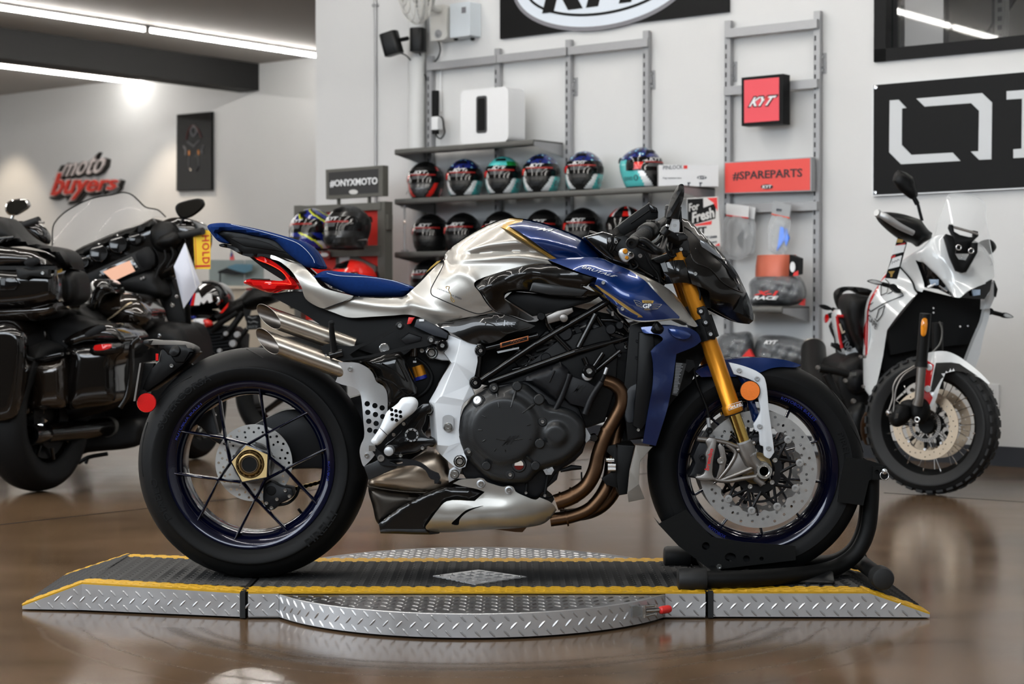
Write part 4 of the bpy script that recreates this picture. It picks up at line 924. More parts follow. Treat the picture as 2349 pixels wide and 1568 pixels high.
for a,b in ((1233,440),(1132,390),(852,262),(1050,485)): bolt(*z_(Z3,a,b),-.186 if b < 400 and a != 1233 else -.14,5.2,m_steel);
for a,b,r in ((1233,440,50),(1110,1017,46),(1138,1303,44)): boss(*z_(Z3,a,b),-.128,r*.2551,.011,m_gframe)
# glossy carbon hugger below the sub-frame
f_hg = lambda x,y: -.125 + 0*x
hgr = shell('rear_hugger',Z3((480,585),(600,545),(720,505),(860,500),(930,650),(1005,865),(960,905),(880,930),(800,985),(740,1000),(725,880),(700,815),(635,770),(610,700),(560,640)),f_hg,m_carb,n=4,res=8,thick=.03,dome=.02,domew=40)
for l in (((560,600),(650,640),(670,655)),((690,600),(760,640),(830,690),(900,750)),((660,720),(760,760),(850,830),(920,890)),((820,560),(870,640),(930,760))): tube('hugger_ridge',pxs(Z3(*l),-.1445),.0022,m_carb,hgr,n=6,sp=4)
plate('rear_frame_block',Z3((640,440),(860,330),(1100,420),(1260,470),(1300,600),(1180,800),(1100,1200),(960,1330),(740,1350),(720,900),(860,520)),-.06,.08,m_dark,bev=.003)
plate('inner_mudguard',[(765,795),(840,768),(905,795),(905,880),(845,905),(800,850)],-.05,.05,m_dark)
ecu = plate('battery_box',Z3((1000,205),(1040,195),(1180,260),(1285,330),(1270,380),(1150,350),(980,270)),-.135,-.05,mat('slate_plastic','2b2f36',.5,noise=.2),bev=.003)
G().cbox(P(*z_(Z3,1047,212),-.137),(.013,.003,.006)).out('white_label',m_wht,ecu)
plate('red_connector',Z3((930,185),(985,188),(950,245),(915,250)),-.13,-.10,m_red,bev=.002)
# passenger peg bracket
PB = [(140,452,'c'),(200,425),(330,440),(460,440),(700,330),(815,262),(850,236),(890,245),(930,295),(1060,340),(1130,352),(1172,385),(1150,425),(900,480),(600,545),(300,585,'c'),(215,575,'c'),(165,510)]
pb = plate('passenger_peg_bracket',Z3(*PB),-.186,-.172,m_satblk,n=3,bev=.003,holes=[Z3((400,520),(500,455),(690,375),(800,312),(842,318),(850,372),(930,320),(1055,365),(1060,400),(800,470),(560,530),(430,550))])
plate('bracket_web',Z3((858,385),(930,325),(1050,362),(1040,400),(900,430)),-.180,-.174,m_engine,pb,bev=.003)
pg = tube('passenger_peg',[P(*z_(Z3,233,235),-.222),P(*z_(Z3,238,300),-.218),P(*z_(Z3,252,420),-.205),P(*z_(Z3,262,500),-.2)],[.0062,.0072,.0085,.0095],m_satblk,n=14)
boss(*z_(Z3,235,240),-.2215,6.5,.002,m_dark,pg)
G().cyl(P(*z_(Z3,220,530),-.2),P(*z_(Z3,335,500),-.2),.0095,16).out('peg_hinge',m_gframe,pg,auto=40)
bolt(*z_(Z3,188,527),-.192,3.2,m_steel,pg); bolt(*z_(Z3,712,465),-.12,12,m_steel)
for a,b in ((852,262),(1132,390)): boss(*z_(Z3,a,b),-.184,9,.004,m_satblk,pb)
# rider footrest carrier, brake lever
RB = Z3((1060,960,'c'),(1120,960),(1140,1020),(1090,1060),(1075,1130),(1045,1200),(1100,1270),(1165,1280),(1175,1320),(1120,1340),(1060,1365),(1000,1400),(880,1420),(840,1440),(740,1400),(700,1385),(720,1330),(800,1270),(880,1180),(880,1110),(940,1060),(1000,1010))
rb = plate('footrest_carrier',RB,-.165,-.135,m_gframe,n=3,bev=.003)
plate('carrier_slot',Z3((840,1290),(880,1265),(900,1280),(880,1310),(850,1320)),-.1665,-.164,m_black,rb)
c = P(*z_(Z3,960,1243),-.165); k = .2551/pxm(-.165)
lathe('footrest_ring',[(62*k,0),(62*k,.010),(58*k,.012),(46*k,.012),(44*k,.009),(44*k,-.01)],c,(0,-1,0),m_satsil,rb,n=40)
g = G()
for i in range(9):
    a = 2*PI*i/9; g.cbox(c + Vector((math.cos(a)*53*k,-.0122,math.sin(a)*53*k)),(.0035,.0012,.0035))
g.out('ring_notches',m_black,rb)
lathe('footrest_bore',[(44*k,.008),(40*k,-.02),(0,-.02)],c,(0,-1,0),m_black,rb,n=30)
for a,b in ((858,1427),(1055,1360),(738,1532),(888,1143),(797,1240)): bolt(*z_(Z3,a,b),-.168,4.6,m_steel,rb)
pegc = P(*z_(Z3,760,1380),-.19); lathe('footrest',[(.012,0),(.0135,.01),(.0135,.05),(.012,.058),(.006,.060),(0,.060)],pegc + Vector((0,.02,0)),(0,-1,.0),m_satsil,n=20)
lv = plate('brake_pedal',Z3((600,1385,'c'),(640,1370),(700,1420),(740,1460),(900,1460),(1010,1480),(1080,1520),(1130,1560),(1200,1590,'c'),(1215,1640),(1130,1640),(1080,1560),(1000,1520),(900,1520),(740,1520),(670,1500),(640,1440)),-.205,-.192,m_engine,n=3,bev=.0025,holes=[Z3((760,1475),(870,1478),(875,1500),(760,1498))])
boss(*z_(Z3,1185,1652),-.200,6,.02,m_engine,lv)
lathe('pedal_pivot',[(.0092,0),(.0092,.006),(.0045,.006),(.004,.002),(0,.002)],P(*z_(Z3,682,1450),-.206),(0,-1,0),m_grey,lv,n=24)
# trellis
def tr(a,b,r,y0=-.130,y1=None,name='frame_tube',zf=Z4): return tube(name,[P(*z_(zf,*a),y0),P(*z_(zf,*b),y0 if y1 is None else y1)],r,m_gframe,n=14)
tr((690,1555),(1215,1205),.0098); tr((1200,1216),(1860,825),.0095,-.130,-.115); tr((790,1555),(1560,1280),.0098); tr((1545,1285),(2120,1125),.0095,-.130,-.10)
tr((725,1255),(1230,1130),.0095,-.128); tr((1385,1130),(1515,1262),.008); tr((1590,1240),(1745,940),.0085,-.128,-.120); tr((705,1290),(680,1545),.009)
tr((1850,835),(2100,1125),.008,-.112,-.10); tr((1640,1330),(1700,1470),.0075); tr((1815,1290),(1700,1460),.0075); tr((1970,1270),(1720,1470),.0075,-.12)
for (a,b,r) in ((715,1268,50),(668,1556,52)):
    boss(*z_(Z4,a,b),-.150,r*.2554,.016,m_gframe,name='frame_node'); pivot(a,b,-.163,34,Z4,m_gframe); bolt(*z_(Z4,a,b),-.166,4.4,m_grey)
boss(*z_(Z4,1690,1452),-.145,15,.02,m_gframe,name='frame_node'); bolt(*z_(Z4,1690,1452),-.163,7,m_steel); boss(*z_(Z4,1670,1488),-.14,11,.008,m_satsil,name='spacer')
q = Z4((888,1200),(1145,1132),(1145,1178),(892,1245)); m_bzp = mat('bronze_plate','a8623a',.35,metal=.7,noise=.2)
lb = plate('maker_plate',q,-.1405,-.1385,m_bzp,bev=.0006); plate('plate_field',Z4((905,1202),(1132,1144),(1132,1170),(905,1230)),-.1410,-.1402,m_black,lb)
tube('plate_script',pxs(Z4((985,1196),(1000,1180),(1010,1196),(1024,1174),(1034,1190),(1050,1168),(1058,1184),(1076,1164),(1105,1166)),-.1412),.0006,m_bzp,lb,n=5,sp=3)
# ---- engine
plate('crankcase',Z5((1000,520),(1100,200),(1500,60),(1900,100),(2120,420),(2100,700),(1850,900),(1700,1100),(1400,1060),(1240,1000),(1050,930),(1000,780)),-.13,.15,m_engine,bev=.01,n=3)
plate('cylinder_block',Z5((1300,80),(1560,-60),(1900,-330),(2300,-450),(2420,-200),(2400,100),(2300,420),(2130,480),(1850,420)),-.12,.13,m_dark,bev=.006)
plate('engine_backing',[(1092,742),(1230,738),(1300,700),(1400,720),(1490,775),(1490,1005),(1430,1010),(1400,960),(1340,905),(1200,900),(1098,880),(1106,800)],-.04,.04,m_dark)
plate('cylinder_head',[(1180,830),(1250,760),(1330,720),(1440,770),(1475,830),(1470,900),(1400,960),(1300,930),(1210,870)],-.105,.105,m_dark,bev=.008)
CC = Z5((1090,235),(1150,172),(1250,118),(1350,110),(1440,85),(1520,65),(1600,85),(1680,150),(1775,225),(1800,262),(1900,282),(2030,330),(2110,415),(2126,490),(2120,600),(2050,700),(1950,782),(1800,835),(1710,870),(1620,958),(1500,978),(1350,962),(1250,930),(1140,840),(1062,740),(1010,640),(984,550),(1000,400),(1032,300))
def f_cc(px,py):
    e = segdist(px,py,spl(CC,True,4)); y = -.150 - .018*np.clip(e/14,0,1)**.6
    c = z_(Z5,1395,490); d = np.hypot(px-c[0],py-c[1]); y -= .014*(1/(1+np.exp((d-78)/3.2)))
    c = z_(Z5,1860,532); d = np.hypot(px-c[0],py-c[1]); y -= .010*(1/(1+np.exp((d-25)/2)))
    return y
cc = shell('clutch_cover',CC,f_cc,m_carm,res=5,n=4,thick=.03,auto=60)
yc = lambda a,b: float(f_cc(np.array([z_(Z5,a,b)[0]]),np.array([z_(Z5,a,b)[1]]))[0])
for a,b,r in ((1512,98,42),(1708,217,47),(1715,612,44),(1677,812,40),(1237,812,40)): boss(*z_(Z5,a,b),-.168,r*.2554,.012,m_carm,cc)
for a,b in ((1740,417),(1450,893),(1080,686),(1305,115)): boss(*z_(Z5,a,b),-.160,10.5,.014 if a != 1080 else .008,m_carm,cc); bolt(*z_(Z5,a,b),-.1735 if a != 1080 else -.168,4.6,m_steel,cc)
for (a,b),(c,d) in (((1330,170),(1350,290)),((1500,140),(1455,290)),((1665,260),(1560,340)),((1700,430),(1600,450)),((1670,590),(1620,570)),((1090,495),(1200,492)),((1140,635),(1230,580)),((1280,730),(1320,660)),((1410,740),(1405,670)),((1650,780),(1600,730)),((1140,330),(1230,380))):
    p,q = P(*z_(Z5,a,b),-.168),P(*z_(Z5,c,d),-.183); tube('cover_rib',[p,(p+q)/2 + Vector((0,-.002,0)),q],[.0045,.004,.0015],m_carm,cc,n=8)
c = P(*z_(Z5,1165,232),-.166); lathe('oil_filler_cap',[(.0125,0),(.0125,.008),(.010,.011),(.010,.012),(.0035,.012),(.003,.010),(0,.010)],c,Vector((-.30,-1,.30)),m_satsil,cc,n=28)
V,Fc = tube_geo(ring_path(c + Vector((.002,-.001,-.002)),.0150,(-.30,-1,.3),28),.0035,8,closed=True); mk('filler_collar',V,Fc,m_engine,cc,smooth=True)
sg = lathe('sight_glass',[(.0195,-.004),(.0195,.006),(.017,.009),(.0128,.009),(.0125,.005)],P(*z_(Z5,1530,806),-.164),(0,-1,0),m_carm,cc,n=32)
c = P(*z_(Z5,1527,803),-.1715); V,Fc = tube_geo(ring_path(c,.0122,(0,1,0),30),.0011,8,closed=True); mk('glass_rim',V,Fc,m_steel,cc,smooth=True)
lathe('oil_glass',[(.0118,0),(.0118,.001),(0,.001)],c,(0,-1,0),mat('sight_pale','d8cfc4',.1,coat=1.),cc,n=28)
plate('oil_level',Z5((1484,812),(1571,812),(1563,832),(1545,846),(1527,850),(1508,846),(1492,832)),-.1735,-.172,mat('red_oil','5d1514',.1,coat=1.),cc)
m_emb = mat('emblem_black','0a0a0b',.35)
ptext('cover_emblem','MV',Z5((1375,632),(1500,610),(1425,545),(1530,540)),-.1832,m_emb,cc,shear=.5,bold=.01)
for l in (((1325,572),(1420,590)),((1490,580),(1560,572))): tube('emblem_wing',pxs(Z5(*l),-.1835),.0011,m_emb,cc,n=6)
# cam cover, coil cover with emblem
cv = shell('cam_chain_cover',Z5((1562,35,'c'),(1640,-10),(1800,-70),(1900,-120,'c'),(1990,-20),(1960,120),(1880,230),(1820,200),(1760,160),(1680,100)),-.150,m_engine,n=4,dome=.014,domew=16,thick=.05)
tube('cover_slot',pxs(Z5((1800,65),(1850,-40)),-.1655),.0022,m_black,cv,n=8)
for y in (40,60,80,98): G().cbox(P(*z_(Z5,1893,y),-.160),(.011,.004,.0022)).out('cover_louvre',m_black,cv)
ec = plate('coil_cover',Z5((1960,60),(2010,10),(2150,60),(2260,130),(2190,250),(2150,300),(1990,260),(1925,190)),-.152,-.12,m_engine,bev=.004)
ptext('cover_emblem','MV',Z5((2010,155),(2110,165),(2050,85),(2130,95)),-.1528,m_emb,ec,shear=.5,bold=.01)
tube('coolant_pipe',pxs(Z5((1985,-10),(1900,220),(1840,330)),-.155),.0085,m_engine,sp=4,n=14)
tube('coolant_pipe',pxs(Z5((2270,60),(2180,200),(2120,350)),-.150),.009,m_engine,sp=4,n=14)
boss(*z_(Z5,2145,5),-.145,11,.006,m_satsil); boss(*z_(Z5,2200,560),-.12,9,.02,m_gframe,name='water_union'); plate('union_flange',Z5((2130,470),(2170,540),(2180,560),(2130,610),(2110,520)),-.13,-.125,m_satsil)
for a,b,r in ((2375,560,10),(1720,300,8),(2215,270,3)): pass
# engine dressing: hoses, plugs and brackets in the shadow behind the frame
for l,r in (((1000,1240),(1180,1330),(1250,1420)),.008),(((1180,1300),(1130,1400),(1000,1440)),.006),(((1300,960),(1350,1080),(1500,1120)),.010),(((1500,1110),(1640,1190),(1700,1300)),.007),(((1750,950),(1850,1090),(1990,1150)),.008),(((1790,990),(1960,1010),(2050,1100)),.006),(((2020,1190),(2080,1330),(2120,1450)),.007): tube('engine_hose',pxs(Z4(*l),-.11),r,m_gframe,sp=5)
for a,b,r in ((1470,1110,18),(1880,1075,12),(1960,1040,9),(1300,1330,12)): boss(*z_(Z4,a,b),-.106,r,.02,m_engine,name='injector_cap')
# more of the engine seen between the frame tubes: fins, intake stubs, covers
for i in range(6): plate('cylinder_fin',Z4((1080+i*66,1390-i*62),(1260+i*66,1330-i*62),(1266+i*66,1344-i*62),(1086+i*66,1404-i*62)),-.118,-.108,m_satblk)
for a,b,c,d,r in ((1500,1075,1540,1170,.017),(1640,1020,1690,1110,.017),(1330,1150,1370,1240,.015)): tube('intake_stub',pxs(Z4((a,b),(c,d)),-.10),r,m_engine,n=20); tube('stub_clamp',pxs(Z4((a+8,b+19),(a+13,b+31)),-.10),r+.0016,m_dkmetal,n=20)
plate('head_cover',Z4((1700,1010),(1960,1120),(2080,1180),(2040,1290),(1880,1290),(1740,1200),(1650,1120)),-.108,-.098,m_engine,bev=.003)
for a,b in ((1745,1075),(1850,1130),(1960,1180),(2020,1235),(1790,1180)): bolt(*z_(Z4,a,b),-.109,4,m_dkmetal)
plate('wire_loom',Z4((1840,900),(1870,880),(1990,1000),(2090,1080),(2070,1105),(1960,1030)),-.112,-.104,m_satblk,bev=.002)
for a,b in ((1900,935),(1985,1020),(2055,1080)): G().cbox(P(*z_(Z4,a,b),-.115),(.006,.004,.012)).out('loom_clip',m_grey)
tube('spark_wire_cap',pxs(Z4((1800,1540),(1845,1440)),-.15),[.007,.0045],m_dark,n=12); tube('chrome_nozzle',pxs(Z4((1828,1480),(1850,1420)),-.155),.0045,m_satsil,n=12)
for a,b in ((1450,1440),(1960,1310),(2115,1330),(2120,1180)): bolt(*z_(Z4,a,b),-.13,4,m_engine)
plate('silver_clip',Z4((860,1275),(1060,1235),(1060,1250),(870,1292)),-.12,-.117,m_satsil)
# lower engine: drain, sump, sensors
plate('sump',Z5((1450,980),(1620,950),(1900,830),(1870,940),(1700,1080),(1500,1060)),-.12,.10,m_engine,bev=.005)
lathe('drain_bolt',[(.0145,0),(.0145,.006),(.007,.007),(.0065,.004),(0,.004)],P(*z_(Z5,1795,850),-.145),(0,-1,0),m_satsil,n=6)
for l in (((1600,970),(1592,1055)),((1790,880),(1760,1080))): tube('sump_stay',pxs(Z5(*l),-.14),.004,m_dark); bolt(*z_(Z5,*l[1]),-.142,3.6,m_steel)
tube('oil_sensor',pxs(Z5((1900,860),(2000,830),(2090,830)),-.13),[.004,.008,.005],m_dark,n=10); tube('sensor_pipe',pxs(Z5((1680,1080),(1760,1100),(1900,1060),(2080,990),(2090,870)),-.11),.0025,m_dark,sp=4,n=6)
# ---- exhaust
def pxpath(zf,l,y): return [P(*z_(zf,a,b),(y if not isinstance(y,(list,tuple)) else y[i])) for i,(a,b) in enumerate(l)]
hd = tube('header_pipe',pxs([(1385,872),(1408,880),(1425,897),(1427,925),(1412,957),(1390,996),(1374,1038),(1364,1080),(1345,1114),(1312,1138),(1275,1152)],-.120),[.017,.0185,.0195,.0195,.0195,.0195,.0195,.0205,.0205,.022,.022],m_bronze,n=20,sp=4)
tube('pipe_ring',pxs([(1395,985),(1392,991)],-.12),.0212,m_bronze,hd,n=20); tube('pipe_ring',pxs([(1318,1134),(1314,1136)],-.12),.0235,m_bronze,hd,n=20); tube('pipe_ring',pxs([(1290,1147),(1286,1148)],-.12),.0245,m_bronze,hd,n=20)
h2 = tube('header_pipe',pxpath(lambda p: [p],[(1425,940),(1412,1000),(1404,1050),(1398,1096),(1380,1135),(1350,1168),(1310,1184),(1262,1192)],[-.06,-.07,-.08,-.085,-.095,-.10,-.10,-.10]),.0185,m_bronze,n=18,sp=4)
tube('pipe_ring',pxs(Z5((1965,1280),(1950,1283)),-.10),.0235,m_bronze,h2,n=20)
tube('header_pipe',pxpath(Z5,[(2420,800),(2400,1000),(2300,1150),(2160,1230),(1900,1260)],.02),.019,m_bronze,n=16,sp=4)
plate('collector_floor',Z5((1320,1385),(1600,1365),(1560,1410),(1500,1408)),-.08,.08,m_bronze)
f_bx = lambda x,y: -.095 + 0*x
sx = shell('exhaust_chamber',Z5((178,985),(190,930),(340,855),(520,800),(640,730),(720,700),(800,690),(870,770),(895,870),(940,900),(960,960),(900,1010),(700,1070),(430,1040)),f_bx,m_titan,n=4,res=8,thick=.09,dome=.03,domew=32)
sy = shell('exhaust_chamber',Z5((174,1000,'c'),(430,1042),(680,1075,'c'),(640,1130),(500,1200),(350,1300),(272,1345,'c'),(245,1310),(215,1180),(180,1060)),f_bx,m_titdk,n=4,res=8,thick=.09,dome=.026,domew=26)
tube('chamber_seam',[P(x,y,-.123) for x,y in spl(Z5((168,995),(300,1020),(500,1046),(690,1056)),n=4)],.0022,m_titdk,sx,n=8)
plate('chamber_flange',Z5((905,850),(945,820),(1000,800),(1020,830),(985,920),(900,965),(890,920)),-.126,-.11,m_satsil,sx,bev=.002); pivot(950,887,-.128,42,Z5)
tube('oxygen_sensor',pxs(Z5((770,960),(830,968)),-.13),.004,m_dark,sx); plate('carbon_guard',Z5((135,820),(225,780),(300,740),(430,800),(430,835),(300,890),(180,940)),-.19,-.17,m_carm,bev=.002)
f_lc = lambda x,y: -.128 + 0*x
shell('carbon_belly_panel',Z5((270,1335,'c'),(380,1245),(500,1160),(620,1098),(760,1035),(850,1005),(980,1010),(1110,1020),(1220,1050,'c'),(1130,1130,'c'),(890,1135),(800,1240),(700,1370),(820,1408,'c'),(810,1422),(285,1420,'c')),f_lc,m_carb,n=4,res=7,thick=.02,dome=.006,domew=7,mirror='two')
BPO = Z5((935,972,'c'),(1000,940),(1080,930),(1140,928),(1170,922),(1210,930),(1235,955),(1300,980),(1390,1002),(1440,992),(1480,1008),(1500,1045),(1590,1090),(1680,1118),(1715,1097,'c'),(1800,1135),(1845,1170),(1867,1210,'c'),(1830,1260),(1755,1330),(1600,1366),(1200,1388),(830,1412),(700,1385),(690,1365),(720,1320),(800,1210),(880,1132),(1130,1130,'c'),(1222,1048,'c'),(1150,1022),(1040,1000))
f_bp = rbf([(1038,1107,-.150),(1080,1098,-.152),(1110,1096,-.154),(1160,1115,-.154),(1180,1118,-.154),(1240,1145,-.150),(1276,1168,-.130),(1250,1195,-.125),(1208,1208,-.128),(1110,1214,-.130),(1010,1219,-.130),(978,1208,-.145),(1025,1150,-.155),(1100,1148,-.154),(1110,1128,-.150),(1060,1170,-.160),(1150,1160,-.158),(1200,1162,-.157),(1150,1148,-.154),(1250,1170,-.145),(1100,1190,-.155),(1020,1190,-.156),(1200,1185,-.150)])
bp = shell('belly_pan',BPO,f_bp,m_silver,n=4,res=6.5,thick=.006,mirror='two',holes=[Z5((1212,1172),(1120,1190),(1050,1215),(975,1280),(922,1335),(985,1345),(995,1300),(1050,1240),(1130,1200))],auto=60)
for a,b in ((1187,974),(1438,1033)): boss(*z_(Z5,a,b),-.151,9.5,.006,m_satsil,bp); bolt(*z_(Z5,a,b),-.1565,6.2,m_steel,bp)
plate('pan_inner',Z5((900,1350),(1000,1200),(1300,1150),(1700,1180),(1750,1280),(1500,1360)),-.10,.10,m_dark)
# ---- front end
FW = P(1740,1077,-.06); cF = (FW.x,0,FW.z)
fw = part('front_wheel'); RF = .2135
tyre('tyre',cF,.300,RF,.062,m_tyre,fw); rim('rim',cF,RF,.052,.026,m_navy,fw)
def fz(a,b,y): return P(*z_(Z7,a,b),y)
for k in range(10):
    a = 2*PI*(k+.16)/10 - PI/2 ; e = Vector((math.cos(a),0,math.sin(a))); t = Vector((-e.z,0,e.x)); C_ = Vector(cF); g = G(); V = []
    sh_ = (.020 if k % 2 else -.020)
    for r,w_,of in ((.196,.0075,0),(.182,.0036,0),(.12,.0036,sh_*.4),(.045,.0045,sh_)):
        for s1,y in ((-1,-.006),(-.3,-.012),(.3,-.012),(1,-.006),(1,.010),(-1,.010)): V.append(C_ + e*r + t*(of + s1*w_) + Vector((0,y,0)))
    Fc = [[i*6+j,i*6+(j+1) % 6,(i+1)*6+(j+1) % 6,(i+1)*6+j] for i in range(3) for j in range(6)] + [[5,4,3,2,1,0],[18,19,20,21,22,23]]
    mk('spoke',V,Fc,m_navy,fw,auto=60)
lathe('hub',[(0,-.06),(.030,-.06),(.034,-.02),(.044,-.012),(.044,.012),(.034,.02),(.030,.06),(0,.06)],cF,(0,1,0),m_goldpl,fw,n=40)
for yy in (-.072,.066):
    dcf = Vector((cF[0] - .003,0,cF[2] + .003)); hl = []
    for k in range(30):
        a = 2*PI*k/30; hl += [(.149 - .006*(k % 3),a,.0042),(.133 - .007*((k+1) % 3)*.6,a + .10,.0040)]
    inner = lambda a: .117 + .008*max(0,math.cos(a*10 + 1.57))**3*-1 + .004
    disc('brake_disc',dcf,yy,.1605,.118,.0055,m_disc,fw,hl,inner=inner)
    # dark carrier: web of arms from the hub ring out to the ten buttons
    o = circ(0,0,.060,40)
    cr = lathe('disc_carrier',[(.046,yy),(.066,yy),(.066,yy+.006),(.046,yy+.006)],dcf,(0,1,0),m_engine,fw,n=48,closed=True)
    g = G()
    for k in range(10):
        a = 2*PI*k/10 + .157; e = Vector((math.cos(a),0,math.sin(a)))
        for off in (-.30,.30):
            b = a + off; p,q = dcf + Vector((math.cos(b)*.062,yy+.003,math.sin(b)*.062)),dcf + e*.112 + Vector((0,yy+.003,0)); g.tube([p,q],[.0048,.0044],6)
    g.out('carrier_web',m_engine,fw)
    lathe('carrier_ring',[(.086,yy+.001),(.0925,yy+.001),(.0925,yy+.005),(.086,yy+.005)],dcf,(0,1,0),m_engine,fw,n=60,closed=True)
    for k in range(10):
        a = 2*PI*k/10 + .157; lathe('disc_button',[(.0075,.0),(.0105,-.003),(.0105,-.005),(.007,-.0055),(.0042,-.0055),(.004,-.002),(0,-.002)] if yy < 0 else [(.0105,.008),(.007,.012),(0,.012)],dcf + Vector((math.cos(a)*.114,yy,math.sin(a)*.114)),(0,1,0),m_disc,fw,n=16)
    if yy < 0:
        for k in range(5): a = 2*PI*k/5 + .5; lathe('disc_bolt',[(.0075,0),(.0065,-.006),(.0038,-.006),(.0034,-.003),(0,-.003)],dcf + Vector((math.cos(a)*.052,yy,math.sin(a)*.052)),(0,1,0),m_steel,fw,n=12)
arctext('rim_letters','ROTOBOX BULLET',cF[0],cF[2],.2055,-.0500,.98,.0085,m_bluel,fw,width=.115)
arctext('rim_letters','ROTOBOX',cF[0],cF[2],.2055,-.0500,-2.15,.0085,m_bluel,fw,width=.055,flip=True)
arctext('sidewall_letters','PIRELLI',cF[0],cF[2],.243,-.0618,.25,.016,m_tyret,fw,width=.09)
tube('valve',[fz(778,1302,-.01),fz(752,1325,-.02)],.0045,m_dark,fw)
for a0,a1,r0,r1 in ((.55,.85,.285,.2985),(.15,.45,.297,.28)):
    pt = []
    for k in range(8):
        t = k/7; a = a0+(a1-a0)*t; r = r0+(r1-r0)*t; yy = -np.interp(r,[.250,.270,.287,.297,.300],[.060,.052,.037,.019,0]); pt.append((cF[0]+r*math.cos(a),yy-.0006,cF[2]+r*math.sin(a)))
    tube('tread_groove',pt,.0013,m_black,fw,n=6)
# forks, both legs
fa,fb = (700,150),(850,580)
def fpt(t,y): return P(*z_(Z7,fa[0] + (fb[0]-fa[0])*t,fa[1] + (fb[1]-fa[1])*t),y)
for s,nm in ((-1,'near'),(1,'far')):
    y = .104*s
    def q(t):
        p = fpt(t,-.104); return Vector((p.x,y,p.z))
    fk = part('fork_leg')
    tube('outer_tube',[q(-1.45),q(-.45),q(-.12),q(.0),q(.06),q(.86),q(.88),q(.985),q(1.0)],[.0225,.0225,.0225,.0225,.0235,.0235,.0275,.0275,.0255],m_fork,fk,n=32)
    tube('seal_ring',[q(.998),q(1.015)],.0262,m_dark,fk,n=28)
    tube('stanchion',[q(.9),q(1.50)],.0168,m_stanch,fk,n=28)
    tube('stanchion_ring',[q(1.415),q(1.445)],.0195,m_satsil,fk,n=28)
    ax = (q(1.5) - q(0)).normalized()
    if s < 0:
        ptext('maker_letters','ÖHLINS',Z7((826,556),(900,530),(818,532),(893,508)),-.1325,m_wht,fk,bold=.02,label='white maker lettering')
        tube('label_frame',pxs(Z7((818,562),(908,530),(900,502),(812,530),(818,562)),-.1320),.0006,m_wht,fk,n=5)
    # foot casting
    c = fz(1037,948,-.104); c = Vector((c.x,y,c.z)); b0 = q(1.44); b1 = q(1.72)
    ft = tube('fork_foot',[b0,q(1.50),q(1.60),b1,(c + b1)/2,c],[.0235,.0245,.0235,.020,.017,.014],m_grey,fk,n=20)
    lathe('axle_clamp',[(.021,-.018),(.024,-.012),(.024,.02),(0,.02)],c,(0,-s,0),m_grey,fk,n=32)
    lathe('axle_nut',[(.0215,.018),(.0215,.026),(.020,.029),(.0155,.029),(.0150,.020),(.0125,.018),(.012,.0),(0,0)],c,(0,s,0),m_steel,fk,n=36)
    if s < 0:
        ptext('foot_emblem','MV',Z7((955,858),(1000,840),(968,838),(1008,822)),-.1300,m_satsil,fk,shear=.4)
        # radial mount arms to the caliper
        for l,r in (((985,770),(900,800),(800,770),(690,748)),.0062),(((1000,985),(900,1000),(800,1015),(640,990)),.0066),(((800,780),(860,830),(820,920),(750,1005)),.0055),(((870,820),(920,800),(960,790)),.007),(((990,920),(900,960),(770,1010)),.0060): tube('caliper_mount',pxs(Z7(*l),-.112),r,m_grey,fk,sp=4,n=10)
        plate('mount_web',Z7((780,770),(930,800),(1000,900),(970,960),(760,1015),(830,920),(850,840)),-.108,-.098,m_grey,fk,bev=.003)
        tube('foot_boss',pxs(Z7((985,990),(1035,1035)),-.110),.010,m_grey,fk,n=14)
# caliper
cp = part('front_caliper'); CAL = Z7((690,735,'c'),(735,745),(735,800),(722,860),(715,920),(715,975),(735,1010,'c'),(640,1015),(600,990),(655,970),(672,900),(665,850),(680,800),(668,760))
plate('caliper_body',Z7((665,745),(760,755),(790,800),(800,870),(785,940),(745,1000),(640,1012),(560,985),(575,960),(600,900),(585,860),(610,800),(625,770)),-.110,-.035,m_engine,cp,bev=.006)
plate('caliper_bridge',CAL,-.128,-.10,m_grey,cp,bev=.004,n=3)
plate('caliper_bridge',Z7((760,770),(790,800),(805,880),(790,950),(750,1005),(735,1000),(755,930),(760,850),(745,790)),-.118,-.10,m_grey,cp,bev=.003)
m_brem = mat('red_letters','cf1b1f',.4)
text('caliper_letters','brembo',quadfn(P(*z_(Z7,688,948),-.1285),P(*z_(Z7,718,808),-.1285),P(*z_(Z7,660,942),-.1285),P(*z_(Z7,692,806),-.1285),(0,-1,0)),m_brem,cp,bold=.015,label='red maker lettering')
for a,b in ((645,745),(640,985)): tube('caliper_bolt',pxs(Z7((a-30,b),(a+40,b+8)),-.118),.0072,m_grey,cp,n=14)
bolt(*z_(Z7,763,885),-.120,8,m_steel,cp); lathe('hex_bolt',[(.0095,0),(.0095,.008),(.006,.009),(0,.006)],P(*z_(Z7,645,862),-.126),(0,-1,0),m_dark,cp,n=6)
plate('cooling_fins',Z7((575,960),(600,930),(625,970),(655,975),(650,1005),(560,992)),-.10,-.06,m_satblk,cp,bev=.002)
tube('brake_hose',pxs(Z7((585,262),(610,380),(650,480),(680,560),(690,640),(692,690),(672,745)),[-.07,-.09,-.12,-.13,-.13,-.125,-.115][0]),.0035,m_dark,sp=5,n=8)
tube('hose_end',pxs(Z7((684,610),(692,680)),-.075),.0055,m_satsil,n=12); lathe('banjo_bolt',[(.009,0),(.009,.012),(.006,.014),(0,.012)],P(*z_(Z7,690,690),-.085),(0,-1,0),m_dark,n=12)
plate('sensor_bracket',Z7((545,235),(590,240),(600,280),(560,320),(530,300)),-.09,-.08,m_dark)
